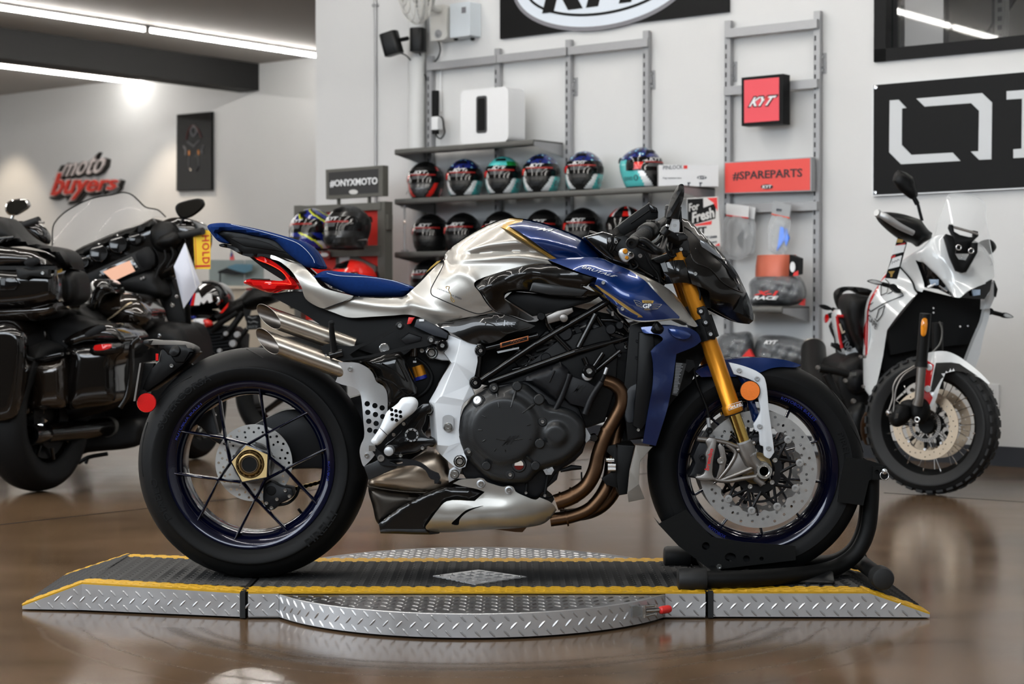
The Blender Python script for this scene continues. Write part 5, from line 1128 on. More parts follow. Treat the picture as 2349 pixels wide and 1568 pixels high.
# mudguard, its stay and the orange reflector
f_mg = rbf([(1595,850,-.062),(1660,826,-.045),(1735,820,-.038),(1790,823,-.036),(1836,837,-.025),(1826,842,-.03),(1770,844,-.055),(1700,855,-.07),(1640,868,-.07),(1720,832,-.055),(1780,832,-.045)])
shell('mudguard',Z7((600,310,'c'),(680,275),(790,238),(900,226),(1000,223),(1150,234),(1230,252),(1282,272,'c'),(1250,285),(1150,284),(1090,292),(1000,325),(900,345),(780,345),(640,348,'c')),f_mg,m_blue,n=5,res=6,thick=.025,mirror=True)
shell('mudguard_side',Z7((860,320),(1000,330),(1000,400),(985,500),(1012,600),(1000,630),(978,638),(950,560),(905,400)),-.072,m_blue,n=4,dome=.01,domew=12,thick=.01,mirror='two')
st_ = plate('mudguard_stay',Z7((815,253,'c'),(870,265),(950,290),(1010,318),(1045,350),(1060,400),(1075,550),(1100,740),(1110,832,'c'),(1080,872),(1058,866,'c'),(1042,850),(1038,795),(1018,785),(1010,702),(985,690),(975,652,'c'),(1002,610),(1020,560),(1002,470),(1000,395),(975,375),(900,345),(850,330,'c')),-.098,-.088,m_satwht,n=3,bev=.0022)
for a,b in ((882,305),(997,358),(1013,665),(1072,805)): bolt(*z_(Z7,a,b),-.098,5.6,m_satsil,st_)
c = P(*z_(Z7,952,436),-.100); k = .35714/pxm(-.1)
lathe('orange_reflector',[(64*k,0),(64*k,.005),(61*k,.0075),(59*k,.0075),(0,.0085)],c,(0,-1,0),m_reflo,n=36)
lathe('reflector_rim',[(62*k,.0),(66*k,.0),(66*k,.006),(62*k,.0065)],c,(0,-1,0),m_dark,n=36,closed=True)
# radiator, shrouds, deflector
plate('radiator',[(1445,745),(1500,730),(1530,800),(1520,900),(1480,1000),(1440,1010),(1430,900)],-.13,.13,m_dark,bev=.003)
f_rs = rbf([(1471,751,-.165),(1520,745,-.17),(1580,755,-.165),(1605,779,-.150),(1552,811,-.150),(1546,832,-.150),(1495,808,-.182),(1512,780,-.178),(1540,780,-.168),(1473,1015,-.150),(1505,1022,-.135),(1496,900,-.175),(1530,920,-.140),(1500,960,-.158),(1520,860,-.160)],k=1)
rs = shell('radiator_shroud',Z7((252,28,'c'),(330,22),(450,22),(560,32),(620,70),(640,118,'c'),(600,150),(480,200,'c'),(474,250),(450,420),(420,560),(380,690),(348,790,'c'),(264,772,'c'),(300,560),(328,400),(330,260),(316,182,'c'),(345,150),(395,105),(360,75),(268,62)),f_rs,m_blue,n=4,res=7,thick=.012,mirror='two')
plate('shroud_latch',Z6((915,1390),(940,1378),(1050,1395),(1120,1440),(1090,1478),(1010,1480),(950,1450)),-.178,-.168,m_blue,rs,bev=.003,n=2)
shell('shroud_winglet',Z6((755,1400,'c'),(790,1330),(820,1322),(850,1350),(875,1385),(850,1430),(780,1425)),-.176,m_satblk,n=3,dome=.015,domew=8,thick=.01)
lab = plate('warning_label',Z7((478,252),(545,262),(515,370),(488,470),(452,462),(470,350)),-.148,-.146,mat('label_black','121212',.5),rs)
for i in range(20):
    t = i/20; x0 = 474 - 18*t; y0 = 262 + 195*t; w_ = (60 - 28*t)*random.uniform(.55,.95); G().box(tuple(P(*z_(Z7,x0+4,y0+4),-.1488)),tuple(P(*z_(Z7,x0+4+w_,y0-.5),-.1482))).out('print_line',MATS['print_grey'] if 'print_grey' in MATS else mat('print_grey','77797c',.5),lab)
plate('inner_shroud',Z7((470,200),(630,125),(675,190),(600,320),(560,430),(450,600),(390,700),(380,560)),-.02,.10,m_dark)
plate('hose_shroud',Z7((160,640),(150,480),(170,420),(230,385),(290,380),(300,440),(250,450),(215,500),(205,640)),-.135,-.08,mat('hose_rubber','26292d',.55,noise=.2),bev=.008,n=3)
plate('radiator_side',Z7((240,60),(330,60),(345,170),(330,260),(330,400),(290,640),(255,690),(200,660),(225,400)),-.150,-.12,m_satblk,bev=.004); bolt(*z_(Z7,235,687),-.15,4,m_steel)
dfl = poly3('air_deflector',[(220,785,-.145),(327,796,-.13),(247,890,-.145),(240,1035,-.15),(277,1130,-.135),(172,1152,-.14),(165,1090,-.15),(185,950,-.15)],[[0,1,2],[0,2,7],[7,2,3],[7,3,6],[6,3,4,5]],mat('grey_deflector','8b8781',.4,metal=.4,noise=.06),.006,zf=Z7,bev=.001)
plate('oil_cooler',Z7((100,780),(215,790),(180,950),(165,1100),(110,1110),(95,1000)),-.13,.13,m_dark,bev=.004)
for a,b in ((50,880),(60,940),(60,915)): tube('cooler_union',pxs(Z7((a-20,b),(a+30,b)),-.14),.006,m_chrome,n=14)
plate('cooler_bracket',Z7((0,800),(90,780),(110,830),(100,1060),(30,1040),(0,1000),(60,960),(70,860)),-.128,-.12,m_dark,bev=.002)
# steering head: clamps, guards, headlight, bars
tube('lower_yoke_clamp',[fpt(-.42,-.104),fpt(-.10,-.104)],.031,m_satblk,n=28)
plate('lower_yoke',Z6((1110,1190),(1250,1180),(1345,1480),(1180,1500)),-.10,.10,m_satblk,bev=.004)
plate('yoke_flange',Z6((1170,1200),(1235,1180),(1262,1195),(1340,1460),(1335,1485),(1270,1480),(1235,1350)),-.138,-.128,m_satblk,bev=.002)
for a,b in ((1205,1230),(1248,1330),(1293,1435)): boss(*z_(Z6,a,b),-.136,8,.008,m_satblk,name='clamp_boss'); bolt(*z_(Z6,a,b),-.143,4.4,m_satsil)
f_fg = rbf([(1515,610,-.125),(1540,600,-.140),(1570,596,-.140),(1587,651,-.135),(1530,651,-.13),(1555,630,-.150)])
shell('fork_guard',Z6((842,800,'c'),(900,790),(975,770),(1050,768,'c'),(1095,880),(1128,985,'c'),(1050,972),(900,985,'c'),(880,900)),f_fg,m_carb,n=3,thick=.03,mirror='two')
plate('upper_yoke',Z6((770,760),(960,690),(975,740),(850,800),(800,790)),-.12,.12,m_satblk,bev=.003)
tube('yoke_cap',[fpt(-1.46,-.104),fpt(-1.40,-.104)],.026,m_satblk,n=28)
f_np = rbf([(1565,500,-.03),(1600,520,-.03),(1650,575,-.03),(1690,625,-.03),(1715,690,-.03),(1728,720,-.02),(1718,742,-.02),(1650,720,-.08),(1620,705,-.1),(1575,590,-.13),(1580,645,-.145),(1620,655,-.15),(1595,620,-.15),(1580,560,-.10),(1610,580,-.105),(1650,640,-.12),(1690,690,-.085),(1700,660,-.075),(1620,560,-.075),(1660,610,-.085),(1640,680,-.135),(1560,520,-.06)])
nf = shell('headlight_fairing',Z6((1035,392,'c'),(1090,408),(1160,470),(1290,598),(1385,700,'c'),(1445,765),(1530,880),(1590,1000),(1640,1110),(1676,1240),(1678,1310),(1640,1345,'c'),(1580,1338),(1490,1310),(1380,1250),(1300,1205,'c'),(1290,1120),(1275,1050),(1180,1005),(1128,985,'c'),(1095,880),(1060,768,'c'),(1100,715),(1112,700),(1085,640),(1050,590),(1050,480)),f_np,m_carb,n=5,res=7,thick=.02,mirror='two',auto=60)
plate('headlight_core',Z6((1100,560),(1290,640),(1520,900),(1580,1140),(1590,1260),(1400,1190),(1200,1000),(1090,800)),-.075,.075,m_dark)
shell('headlight_lens',Z6((1430,755,'c'),(1500,840),(1570,960),(1630,1090),(1672,1230),(1675,1310,'c'),(1655,1300),(1640,1200),(1590,1070),(1530,950),(1480,860)),-.045,mat('headlight_glass','cfd4d8',.03,trans=.9),n=3,dome=.02,domew=6,thick=.09)
for l in (((1110,710),(1160,790),(1290,850),(1390,960),(1480,1020),(1580,1060)),((1060,470),(1130,520),(1240,640),(1400,800),(1500,930),(1560,1050))): tube('fairing_crease',on(f_np,spl(Z6(*l),n=6),.0005),.0022,m_carb,nf,n=8)
plate('window_reflection',Z6((1203,588),(1260,612),(1320,665),(1385,725),(1395,762),(1310,712),(1215,650),(1197,610)),-.112,-.106,mat('reflection_grey','6f7276',.08,coat=1.,noise=.05),bev=.001)  # window reflection on the black fairing, built as a pale grey panel
bolt(*z_(Z6,1155,893),-.150,4.8,m_steel,nf); bolt(*z_(Z6,1027,672),-.13,4.6,m_steel)
plate('headlight_bracket',Z6((905,600),(1080,570),(1100,600),(1110,700),(1090,740),(1000,760),(930,700)),-.125,-.10,m_gframe,bev=.004)
# handlebar with grip, lever and guard, brake master cylinder
bar0 = P(*z_(Z6,592,612),-.385); bar1 = P(*z_(Z6,800,470),-.16); bd = (bar1-bar0).normalized()
hb = part('handlebar')
tube('bar_tube',[bar0,bar1,bar1 + bd*.13],.0105,m_satblk,hb,n=14)
gr = tube('grip',[bar0 + bd*.018,bar0 + bd*.022,bar0 + bd*.12,bar0 + bd*.123],[.0155,.0168,.0168,.021],m_rub,hb,n=24)
for i in range(10): V,Fc = tube_geo(ring_path(bar0 + bd*(.03 + .009*i),.0168,bd,20),.0012,6,closed=True); mk('grip_rib',V,Fc,m_rub,gr,smooth=True)
lathe('bar_end',[(.0135,-.02),(.0150,-.016),(.0150,.010),(.0135,.013),(.006,.013),(.005,.006),(0,.006)],bar0,-bd,m_satblk,hb,n=28)
tube('throttle_housing',[bar0 + bd*.128,bar0 + bd*.132,bar0 + bd*.175,bar0 + bd*.18],[.022,.0255,.0255,.020],m_satblk,hb,n=24)
tube('switch_cluster',[bar0 + bd*.182,bar0 + bd*.186,bar0 + bd*.215],[.018,.0225,.0225],m_satblk,hb,n=20)
for i,e in enumerate((.0,.6,1.2)): lathe('switch_knob',[(.004,0),(.004,.006),(0,.006)],bar0 + bd*.2 + Vector((-.012+.008*i,-.01,.018)),(0,-.5,1),m_dark,hb,n=10)
lg = tube('lever_guard',pxs(Z6((600,618),(680,590),(770,650),(825,690)),-.37) + [P(*z_(Z6,858,655),-.33),P(*z_(Z6,880,580),-.28)],[.006,.0085,.0085,.0105,.010,.008],m_satblk,hb,n=12,sp=4)
tube('guard_brace',[P(*z_(Z6,640,640),-.37),P(*z_(Z6,770,700),-.365),P(*z_(Z6,840,700),-.34)],[.005,.006,.008],m_satblk,hb,n=10)
tube('brake_lever',[P(*z_(Z6,905,545),-.20),P(*z_(Z6,860,560),-.26),P(*z_(Z6,800,620),-.33),P(*z_(Z6,700,660),-.37)],[.007,.006,.0055,.006],m_dark,hb,n=10,sp=4)
mc = part('master_cylinder')
tube('cylinder_body',[P(*z_(Z6,870,530),-.20),P(*z_(Z6,1010,600),-.17)],.0155,m_satblk,mc,n=18)
tube('reservoir',[P(*z_(Z6,945,395),-.16),P(*z_(Z6,955,320),-.16)],[.020,.021],m_satblk,mc,n=24); lathe('reservoir_cap',[(.0225,0),(.0225,.010),(.019,.013),(0,.013)],P(*z_(Z6,955,322),-.16),(.1,0,1),m_satblk,mc,n=24)
plate('reservoir_stay',Z6((945,425),(1012,415),(1010,510),(965,512),(938,490)),-.185,-.182,m_satsil,mc,holes=[circ(*z_(Z6,972,460),4.2,12)])
tube('cap_screw',pxs(Z6((1018,320),(1026,425)),-.16),.004,m_satblk,mc)
plate('lever_perch',Z6((920,600),(960,520),(1050,520),(1095,560),(1085,590),(960,615),(940,690),(915,660)),-.19,-.165,m_gframe,mc,bev=.003)
# mirror
MR = Z6((900,400),(905,340),(925,265),(955,185),(990,118),(1022,86),(1046,88),(1056,115),(1054,190),(1035,260),(1000,325),(960,370),(918,412))
mr = shell('mirror',MR,-.355,m_satblk,n=4,dome=.014,domew=14,thick=.012)
tube('mirror_stem',[P(*z_(Z6,925,400),-.35),P(*z_(Z6,908,445),-.33),P(*z_(Z6,900,480),-.27)],[.006,.0065,.0055],m_satblk,mr,n=12); tube('mirror_joint',pxs(Z6((904,468),(908,450)),-.335),.0052,m_chrome,mr,n=12)
tube('mirror_clamp',pxs(Z6((865,540),(905,490)),-.29),.0125,m_satblk,mr,n=18)
# dash, bars mounts, key area
ds = plate('dashboard',Z6((450,470,'c'),(500,425),(620,335),(700,280),(742,250,'c'),(812,300),(824,340),(822,390),(640,480),(510,550,'c'),(470,520)),-.09,.09,m_dark,bev=.006)
plate('dash_hood',Z6((735,262),(812,300),(824,340),(760,345),(750,320)),-.094,-.088,m_gframe,ds,bev=.002)
tube('dash_groove',pxs(Z6((575,440),(745,320)),-.0915),.002,m_black,ds,n=6)
tube('steering_damper',pxs(Z6((190,555),(300,590),(400,680)),-.05),.017,m_gframe,n=18,sp=3); tube('damper_knob',pxs(Z6((270,610),(330,590)),-.07),.012,m_gframe,n=16)
plate('tank_front_cover',Z6((150,560),(330,510),(480,560),(640,700),(720,800),(900,960),(880,1000),(640,880),(400,800),(330,740)),-.095,.095,m_glossblk,bev=.008)
plate('top_clamp',Z6((420,560),(520,545),(700,640),(760,760),(840,800),(860,960),(760,900),(560,780),(430,680)),-.10,.10,m_satblk,bev=.004)
for a,b in ((383,595),(443,606)): bolt(*z_(Z6,a,b),-.10,4.4,m_grey)
plate('bar_riser',Z6((360,560),(420,555),(410,640),(385,700),(370,690)),-.105,-.06,m_gframe,bev=.003); plate('bar_riser',Z6((425,560),(490,580),(440,650),(415,700),(400,690)),-.105,-.06,m_gframe,bev=.003)
rv = plate('clutch_slave',Z6((470,690),(500,665),(540,665),(560,690),(600,705),(606,745),(570,765),(545,790),(510,780),(480,740)),-.15,-.12,m_satsil,bev=.004,n=2)
boss(*z_(Z6,526,690),-.151,5.5,.006,m_fork,rv); boss(*z_(Z6,575,718),-.151,5.5,.005,m_chrome,rv); boss(*z_(Z6,540,748),-.151,4,.004,m_fork,rv); bolt(*z_(Z6,660,732),-.13,5,m_grey)
for l in (((600,760),(640,820),(600,850),(560,830)),((700,700),(760,820),(820,900),(840,1000)),((880,600),(920,720),(960,740),(1010,700)),((560,790),(600,860),(700,900)),((1180,1000),(1200,1080),(1190,1150)),((300,640),(350,690),(420,760))): tube('control_cable',pxs(Z6(*l),-.12),.0035,m_satblk,sp=5,n=8)
plate('fork_side_block',Z6((1140,1000),(1280,1050),(1300,1200),(1250,1190),(1200,1180)),-.06,.06,m_dark)
# number-plate carrier with red reflector
npk = part('plate_carrier')
NP = lambda *l: [(.2806*a,740+.2806*b,*r) for a,b,*r in l]
shell('carrier_arm',NP((1165,168,'c'),(1180,140),(1300,145),(1480,155),(1560,180),(1605,212),(1600,245),(1545,300),(1510,340),(1430,350),(1330,240),(1210,195)),-.05,m_satblk,npk,n=3,dome=.02,domew=14,thick=.06)
plate('carrier_body',NP((1310,215),(1400,180),(1500,200),(1590,250),(1500,345),(1430,400),(1330,480),(1268,522),(1200,570),(1150,545),(1190,440),(1235,365),(1290,310)),-.065,.065,m_dark,npk,bev=.012)
lathe('plate_lamp',[(.018,0),(.016,.012),(.006,.018),(0,.018)],P(*NP((1440,235))[0],-.06),(-.3,-1,.3),m_satblk,npk,n=20); bolt(*NP((1405,350))[0],-.07,5,m_steel,npk)
plate('licence_panel',NP((1140,330),(1155,326),(1106,640),(1090,640)),-.10,.10,m_grey,npk); plate('licence_back',NP((1155,330),(1260,330),(1250,360),(1160,560),(1120,560)),-.06,.06,m_dark,npk)
G().cbox(P(*NP((1285,280))[0],-.068),(.007,.006,.019)).out('red_marker',m_reflr,npk)
plate('reflector_stay',NP((1110,560),(1180,545),(1230,600),(1200,640),(1120,630)),-.075,-.07,m_dark,npk)
c = P(*NP((1201,653))[0],-.082); k = .2806/pxm(-.082)
lathe('red_reflector',[(80*k,0),(80*k,.005),(76*k,.0075),(0,.0082)],c,(0,-1,0),m_reflr,npk,n=36)
plate('carrier_strut',NP((1400,420),(1560,330),(1640,420),(1800,560),(1760,600),(1500,470)),.105,.125,m_dark,npk)
top()
# ------------------------------------------------------------------ the shelf wall
top()
def wobj(name,label,cat,px,py,off,group=None): return thing(name,label,cat,W(px,py,off),group)
def wpoly(name,pts,off,th,m,parent='R',label=None,raw=False):
    """flat board on the wall cut to a pixel outline; off = its front face in metres out from the wall, th = thickness"""
    q = [wl(a,b,off) for a,b in pts]; V = [wp(s,off,z) for s,z in q] + [wp(s,off-th,z) for s,z in q]; n = len(q)
    return mk(name,V,[list(range(n))[::-1],list(range(n,2*n))] + [[i,(i+1) % n,n+(i+1) % n,n+i] for i in range(n)],m,parent,label=label)
def wtext(name,s,q,off,m,parent='R',depth=.0015,**k):
    return text(name,s,quadfn(*[W(a,b,off) for a,b in q],WN),m,parent,depth,**k)
def rbox(name,s0,s1,o0,o1,z0,z1,r,m,parent='R',seg=4,ax='o',**k):
    """rounded box in wall coordinates"""
    bm = bmesh.new(); bmesh.ops.create_cube(bm,size=1)
    for v in bm.verts: v.co = Vector(((s0+s1)/2 + v.co.x*(s1-s0),(o0+o1)/2 + v.co.y*(o1-o0),(z0+z1)/2 + v.co.z*(z1-z0)))
    ed = [e for e in bm.edges if ax == 'all' or abs((e.verts[0].co - e.verts[1].co).y) > 1e-4]
    bmesh.ops.bevel(bm,geom=ed,offset=r,segments=seg,affect='EDGES',profile=.5); bm.transform(WM); return mkbm(name,bm,m,parent,auto=40,**k)
# slotted uprights with rails
UPS = [(985,128),(1140,111),(1303,91),(1481,70),(1669,47),(1874,25)]
us = []
unit = wobj('shelf_system','grey slotted uprights and cross rails of the wall shelving behind the motorcycle','shelving',1303,300,0)
m_slot = mat('slot_dark','101112',.8)
for px,py in UPS:
    s,z = wl(px,py,.04); us.append(s)
    up = wbox('upright',s-.019,s+.019,.012,.042,.02,z,m_alu)
    g = G(); k = int((z-.12)/.052)
    for i in range(k): g.box((s-.0205,.020,z-.16-i*.052),(s-.0185,.034,z-.16-i*.052+.028),WM).box((s-.013,.0415,z-.16-i*.052),(s-.004,.0428,z-.16-i*.052+.028),WM)
    g.out('slot_row',m_slot,up,kind='stuff')
for (a,y0),(b,y1) in (((980,153),(1140,136)),((1141,134),(1300,119)),((1304,117),(1486,97)),((1664,74),(1875,57)),((1662,207),(1875,193)),((1662,481),(1875,470))):
    s0,z0 = wl(a,y0,.06); s1,z1 = wl(b,y1,.06); z = (z0+z1)/2
    wbox('cross_rail',s0,s1,.043,.068,z-.024,z+.024,m_alu)
for px,py in ((1318,199),(1496,183),(1683,164),(1888,145)):
    s,z = wl(px,py,.01); b = wbox('wall_bracket',s-.016,s+.016,0,.006,z-.055,z+.055,m_alu); wbox('bracket_arm',s-.045,s,.004,.03,z-.02,z+.02,m_alu,b)
    for dz in (-.036,.036): lathe('bracket_bolt',[(.009,0),(.009,.004),(.004,.004),(0,.002)],wp(s,.006,z+dz),WN,m_steel,b,n=12)
def shelf(label,pl,pr,dep,th=.036,pw=None):
    sl,zl = wl(*pl,dep); sr,zr = wl(*pr,dep); z = (zl+zr)/2
    t = thing('shelf',label,'shelf',wp((sl+sr)/2,dep/2,z),'grey metal shelves')
    g = G().box((sl,.045,z+th/2-.010),(sr,dep-.012,z+th/2),WM); g.out('shelf_board',m_dkmetal)
    pr_ = [(dep-.012,z+th/2),(dep-.004,z+th/2-.002),(dep,z+th/4),(dep,z-th/4),(dep-.004,z-th/2+.002),(dep-.014,z-th/2),(dep-.014,z+th/2-.012)]
    V = [wp(s,o,zz) for s in (sl,sr) for o,zz in pr_]; n = len(pr_)
    mk('front_lip',V,[[i,(i+1) % n,n+(i+1) % n,n+i] for i in range(n)] + [list(range(n)),list(range(n,2*n))[::-1]],m_dkmetal,auto=50)
    for s in (sl+.001,sr-.005):
        V = [wp(s+e,o,zz) for e in (0,.004) for o,zz in ((.043,z+th/2),(dep-.014,z+th/2),(dep-.014,z-th/2),(.043,z-th/2-.05))]
        mk('end_bracket',V,[[0,1,2,3],[7,6,5,4],[0,4,5,1],[1,5,6,2],[2,6,7,3],[3,7,4,0]],m_alu)
    return z + th/2
zs1 = shelf('short top shelf of the left bay carrying the white speaker',(905,347),(1222,328),.34)
zs2 = shelf('long middle shelf carrying the six coloured helmets',(905,463),(1560,431),.40)
zs3 = shelf('lower left shelf carrying the row of black helmets',(905,584),(1570,570),.38)
zs4 = shelf('lowest left shelf behind the motorcycle tank, with one helmet at its left end',(905,690),(1570,690),.38)
zs5 = shelf('right hand shelf under the bagged helmet with red lettering',(1650,710),(1793,710),.34)
zs6 = shelf('lowest right hand shelf carrying two grey bagged helmets',(1600,856),(1800,860),.34)
top()
# ---- helmets
_K = [(0,.082,.112,.088),(.03,.095,.135,.098),(.12,.106,.152,.108),(.25,.114,.156,.125),(.40,.120,.146,.142),(.55,.121,.137,.152),(.70,.112,.120,.148),(.82,.092,.096,.122),(.92,.062,.064,.083),(.975,.034,.036,.046),(1,0,0,0)]
_kv = np.array(_K)
def hsurf(az,v,off=0.):
    """point of the helmet at azimuth az (degrees, 0 = front, + = wearer's left / viewer's right) and height v"""
    w_,f,b = (np.interp(v,_kv[:,0],_kv[:,i]) for i in (1,2,3)); a = math.radians(az); c,s = math.cos(a),math.sin(a)
    fb = f if c > 0 else b; k = 1/((abs(s)/max(w_,1e-5))**2.2 + (abs(c)/max(fb,1e-5))**2.2)**(1/2.2)
    rr = k + off; return Vector((s*rr,-c*rr,.255*v + off*max(0,(v-.6)*2.2)))
_smooth = []
for v in np.linspace(0,1,34): _smooth.append([v] + [float(np.interp(v,_kv[:,0],_kv[:,i])) for i in (1,2,3)])
def patch(name,az0,az1,v0,v1,off,m,parent,n=14,k=8,fa=None,label=None):
    """a skin over the helmet between two azimuths and heights; fa(t) -> (az0, az1) lets the edges slant"""
    V = [];
    for j in range(k+1):
        t = j/k; a0,a1 = fa(t) if fa else (az0,az1)
        for i in range(n+1): V.append(hsurf(a0 + (a1-a0)*i/n,v0 + (v1-v0)*t,off))
    nV = len(V); V += [hsurf_in(p) for p in V]
    Fc = [[j*(n+1)+i,j*(n+1)+i+1,(j+1)*(n+1)+i+1,(j+1)*(n+1)+i] for j in range(k) for i in range(n)]
    bd = [i for i in range(n)] ; rim_ = []
    ring = list(range(n+1)) + [(j+1)*(n+1)-1 for j in range(1,k+1)] + [k*(n+1)+i for i in range(n-1,-1,-1)] + [j*(n+1) for j in range(k-1,0,-1)]
    for a,b in zip(ring,ring[1:] + ring[:1]): Fc.append([b,a,a+nV,b+nV])
    return mk(name,V,Fc,m,parent,auto=60,label=label)
def hsurf_in(p): return Vector((p.x*.97,p.y*.97,p.z))
m_hblk = mat('helmet_black','0c0c0d',.16,coat=1.,noise=.1); m_hmat = mat('helmet_matt_black','101011',.42,noise=.2)
m_teal = mat('helmet_teal','4fb8b8',.25,coat=.8); m_hwht = mat('helmet_white','dfe2e4',.25,coat=.8); m_hred = mat('helmet_red','d0241c',.2,coat=.8)
m_hgrn = mat('helmet_green','147a35',.25,coat=.8); m_hyel = mat('helmet_yellow','c8cf2c',.25,coat=.8); m_hblu = mat('helmet_blue','16226e',.2,coat=.9); m_hgry = mat('helmet_grey','3a3b3d',.3,coat=.6)
m_vis = mat('visor_smoke','0a0a0b',.08,spec=.3,coat=.35,noise=.05)
def starry():
    m = mat('helmet_stars','1c2a7a',.2,coat=.9); nt = m.node_tree; b = nt.nodes['Principled BSDF']
    tc = nt.nodes.new('ShaderNodeTexCoord'); v = nt.nodes.new('ShaderNodeTexVoronoi'); v.inputs['Scale'].default_value = 34; nt.links.new(tc.outputs['Object'],v.inputs[0])
    r = nt.nodes.new('ShaderNodeValToRGB'); r.color_ramp.interpolation = 'CONSTANT'; e = r.color_ramp.elements; e[0].color = L('dfe6f2'); e[1].position = .30; e[1].color = L('1a2468'); x = e.new(.62); x.color = L('0a0d22'); x = e.new(.20); x.color = L('5fb9c4')
    nt.links.new(v.outputs['Distance'],r.inputs[0]); nt.links.new(r.outputs[0],b.inputs['Base Color']); return m
m_star = starry()
def camo():
    m = mat('helmet_camo','141414',.35,coat=.5); nt = m.node_tree; b = nt.nodes['Principled BSDF']
    tc = nt.nodes.new('ShaderNodeTexCoord'); v = nt.nodes.new('ShaderNodeTexNoise'); v.inputs['Scale'].default_value = 26; nt.links.new(tc.outputs['Object'],v.inputs[0])
    r = nt.nodes.new('ShaderNodeValToRGB'); e = r.color_ramp.elements; e[0].position = .5; e[0].color = L('101010'); e[1].position = .62; e[1].color = L('26272a'); nt.links.new(v.outputs[0],r.inputs[0]); nt.links.new(r.outputs[0],b.inputs['Base Color']); return m
m_camo = camo()
def paint_teal(az,v,topm=None):
    a = abs(az); e = 10 + 75*v
    if v > .66: return 3
    if v < .40:
        if a < e: return 0
        if a < e + 22 - 20*v: return 1
        return 2
    return 2 if a > 95 else 0
HV = {
 'teal': ([m_hmat,m_hwht,m_teal,m_star],paint_teal),
 'green': ([m_hmat,m_hwht,m_teal,m_teal,m_hgrn,m_hred],lambda az,v: (4 if az > 25 and v < .85 else 5 if az < -60 and v < .8 else 3) if v > .68 else paint_teal(az,v)),
 'redblack': ([m_hmat,m_hred,m_hgry],lambda az,v: 1 if (v < .40 and 14+70*v < abs(az) < 30+70*v) or (.70 < v < .84 and 55 < abs(az) < 72) or (v < .25 and 70 < abs(az) < 100) else (2 if v < .36 and abs(az) < 8+60*v else 0)),
 'black': ([m_hmat],lambda az,v: 0),
 'redtop': ([m_hmat,m_hred,m_hwht],lambda az,v: 1 if v > .72 and (az % 60) < 22 else 2 if v > .72 and (az % 60) < 28 else 0),
 'blueyellow': ([m_hblk,m_hblu,m_hyel,m_hwht],lambda az,v: 2 if abs((az*.008 + v*1.6) % .5 - .25) < .035 else (1 if (az*.01 + v*2) % .6 < .34 else (3 if v < .2 else 0))),
 'camo': ([m_camo],lambda az,v: 0),
 'red': ([m_hred,m_hblk,m_hgry],lambda az,v: 0 if v > .45 and not (abs(az) < 40 and v > .8) else 1),
}
hcache = {}
def helmet(kind,label,loc,yaw,group,sc=1.):
    top(); mats,fn = HV[kind]
    if kind in hcache: t = copy_tree(hcache[kind]);
    else:
        t = thing('helmet',label,'helmet',(0,0,0)); NA,NVv = 90,44; V = []; vs = [0,.004] + list(np.linspace(.012,.985,NVv-3)) + [1.0]
        for v in vs:
            for i in range(NA): V.append(hsurf(-180 + 360*i/NA,v))
        Fc,mi = [],[]
        for j in range(len(vs)-1):
            for i in range(NA):
                Fc.append([j*NA+i,j*NA+(i+1) % NA,(j+1)*NA+(i+1) % NA,(j+1)*NA+i]); mi.append(fn(-180 + 360*(i+.5)/NA,(vs[j]+vs[j+1])/2))
        mk('shell',V,Fc,None,mats=mats,mi=mi,smooth=True)
        vz = patch('visor',-82,82,.40,.72,.004,m_vis,'R',30,8,fa=lambda t: (-84 + 14*t*t,84 - 14*t*t))
        if kind != 'redtop':
            f = lambda a0,a1,v0,v1: (lambda u,v,d: hsurf(a0 + (a1-a0)*u,v0 + (v1-v0)*v,.0055 + d*.0004))
            text('visor_letters','KYT',f(-22,20,.635,.71),m_wht,vz,shear=.3,bold=.04)
            patch('sticker_band',-34,46,.585,.625,.0052,mat('sticker_red','7d1512',.35),vz,10,2)
            patch('sticker_tab',-66,-42,.43,.60,.0052,m_hred,vz,6,4,fa=lambda t: (-68 + 4*t,-46 + 8*t))
            for v0 in (.50,.53,.56): patch('sticker_print',-26,12 + 40*(v0-.5),v0,v0+.010,.0052,mat('print_grey','77797c',.5),vz,6,1)
            patch('sticker_line',-40,-6,.625,.634,.0053,m_wht,vz,6,1)
        if kind in ('teal','green'):
            f2 = lambda a0,a1,v0,v1: (lambda u,v,d: hsurf(a0 + (a1-a0)*u,v0 + (v1-v0)*v,.002 + d*.0004))
            for a in (52,-66): text('chin_number','0',f2(a,a+14,.15,.30),m_hgry); text('chin_letters','LEOPARD',f2(a+20 if a > 0 else a-46,a+66 if a > 0 else a-4,.17,.26),m_hgry)
        patch('chin_vent',-16,16,.10,.30,.004,m_hgry if kind == 'redblack' else m_satblk,'R',8,6,fa=lambda t: (-6 - 14*t,6 + 14*t))
        patch('top_vent',-22,22,.84,.90,.006,m_satblk,'R',8,3)
        for s in (-1,1): patch('visor_pivot',74*s-10,74*s+10,.44,.60,.007,m_satblk,'R',6,4)
        patch('rear_spoiler',150,210,.62,.74,.010,m_satblk,'R',10,3)
        V,Fc = tube_geo([hsurf(-180 + 12*i,0.02,-.006) for i in range(30)],.009,8,closed=True); mk('neck_roll',V,Fc,m_dark,smooth=True)
        hcache[kind] = t
    t.location = loc; t.rotation_euler = (0,0,math.radians(yaw)); t.scale = (sc,)*3; t['label'] = label; t['group'] = group; top(); return t
def on_shelf(px,off,z):
    """spot on a shelf at height z shown at pixel column px"""
    p = W(px,500,off); p.z = z + .006; return p
GA,GB = 'helmets on the middle shelf','black helmets on the lower shelf'
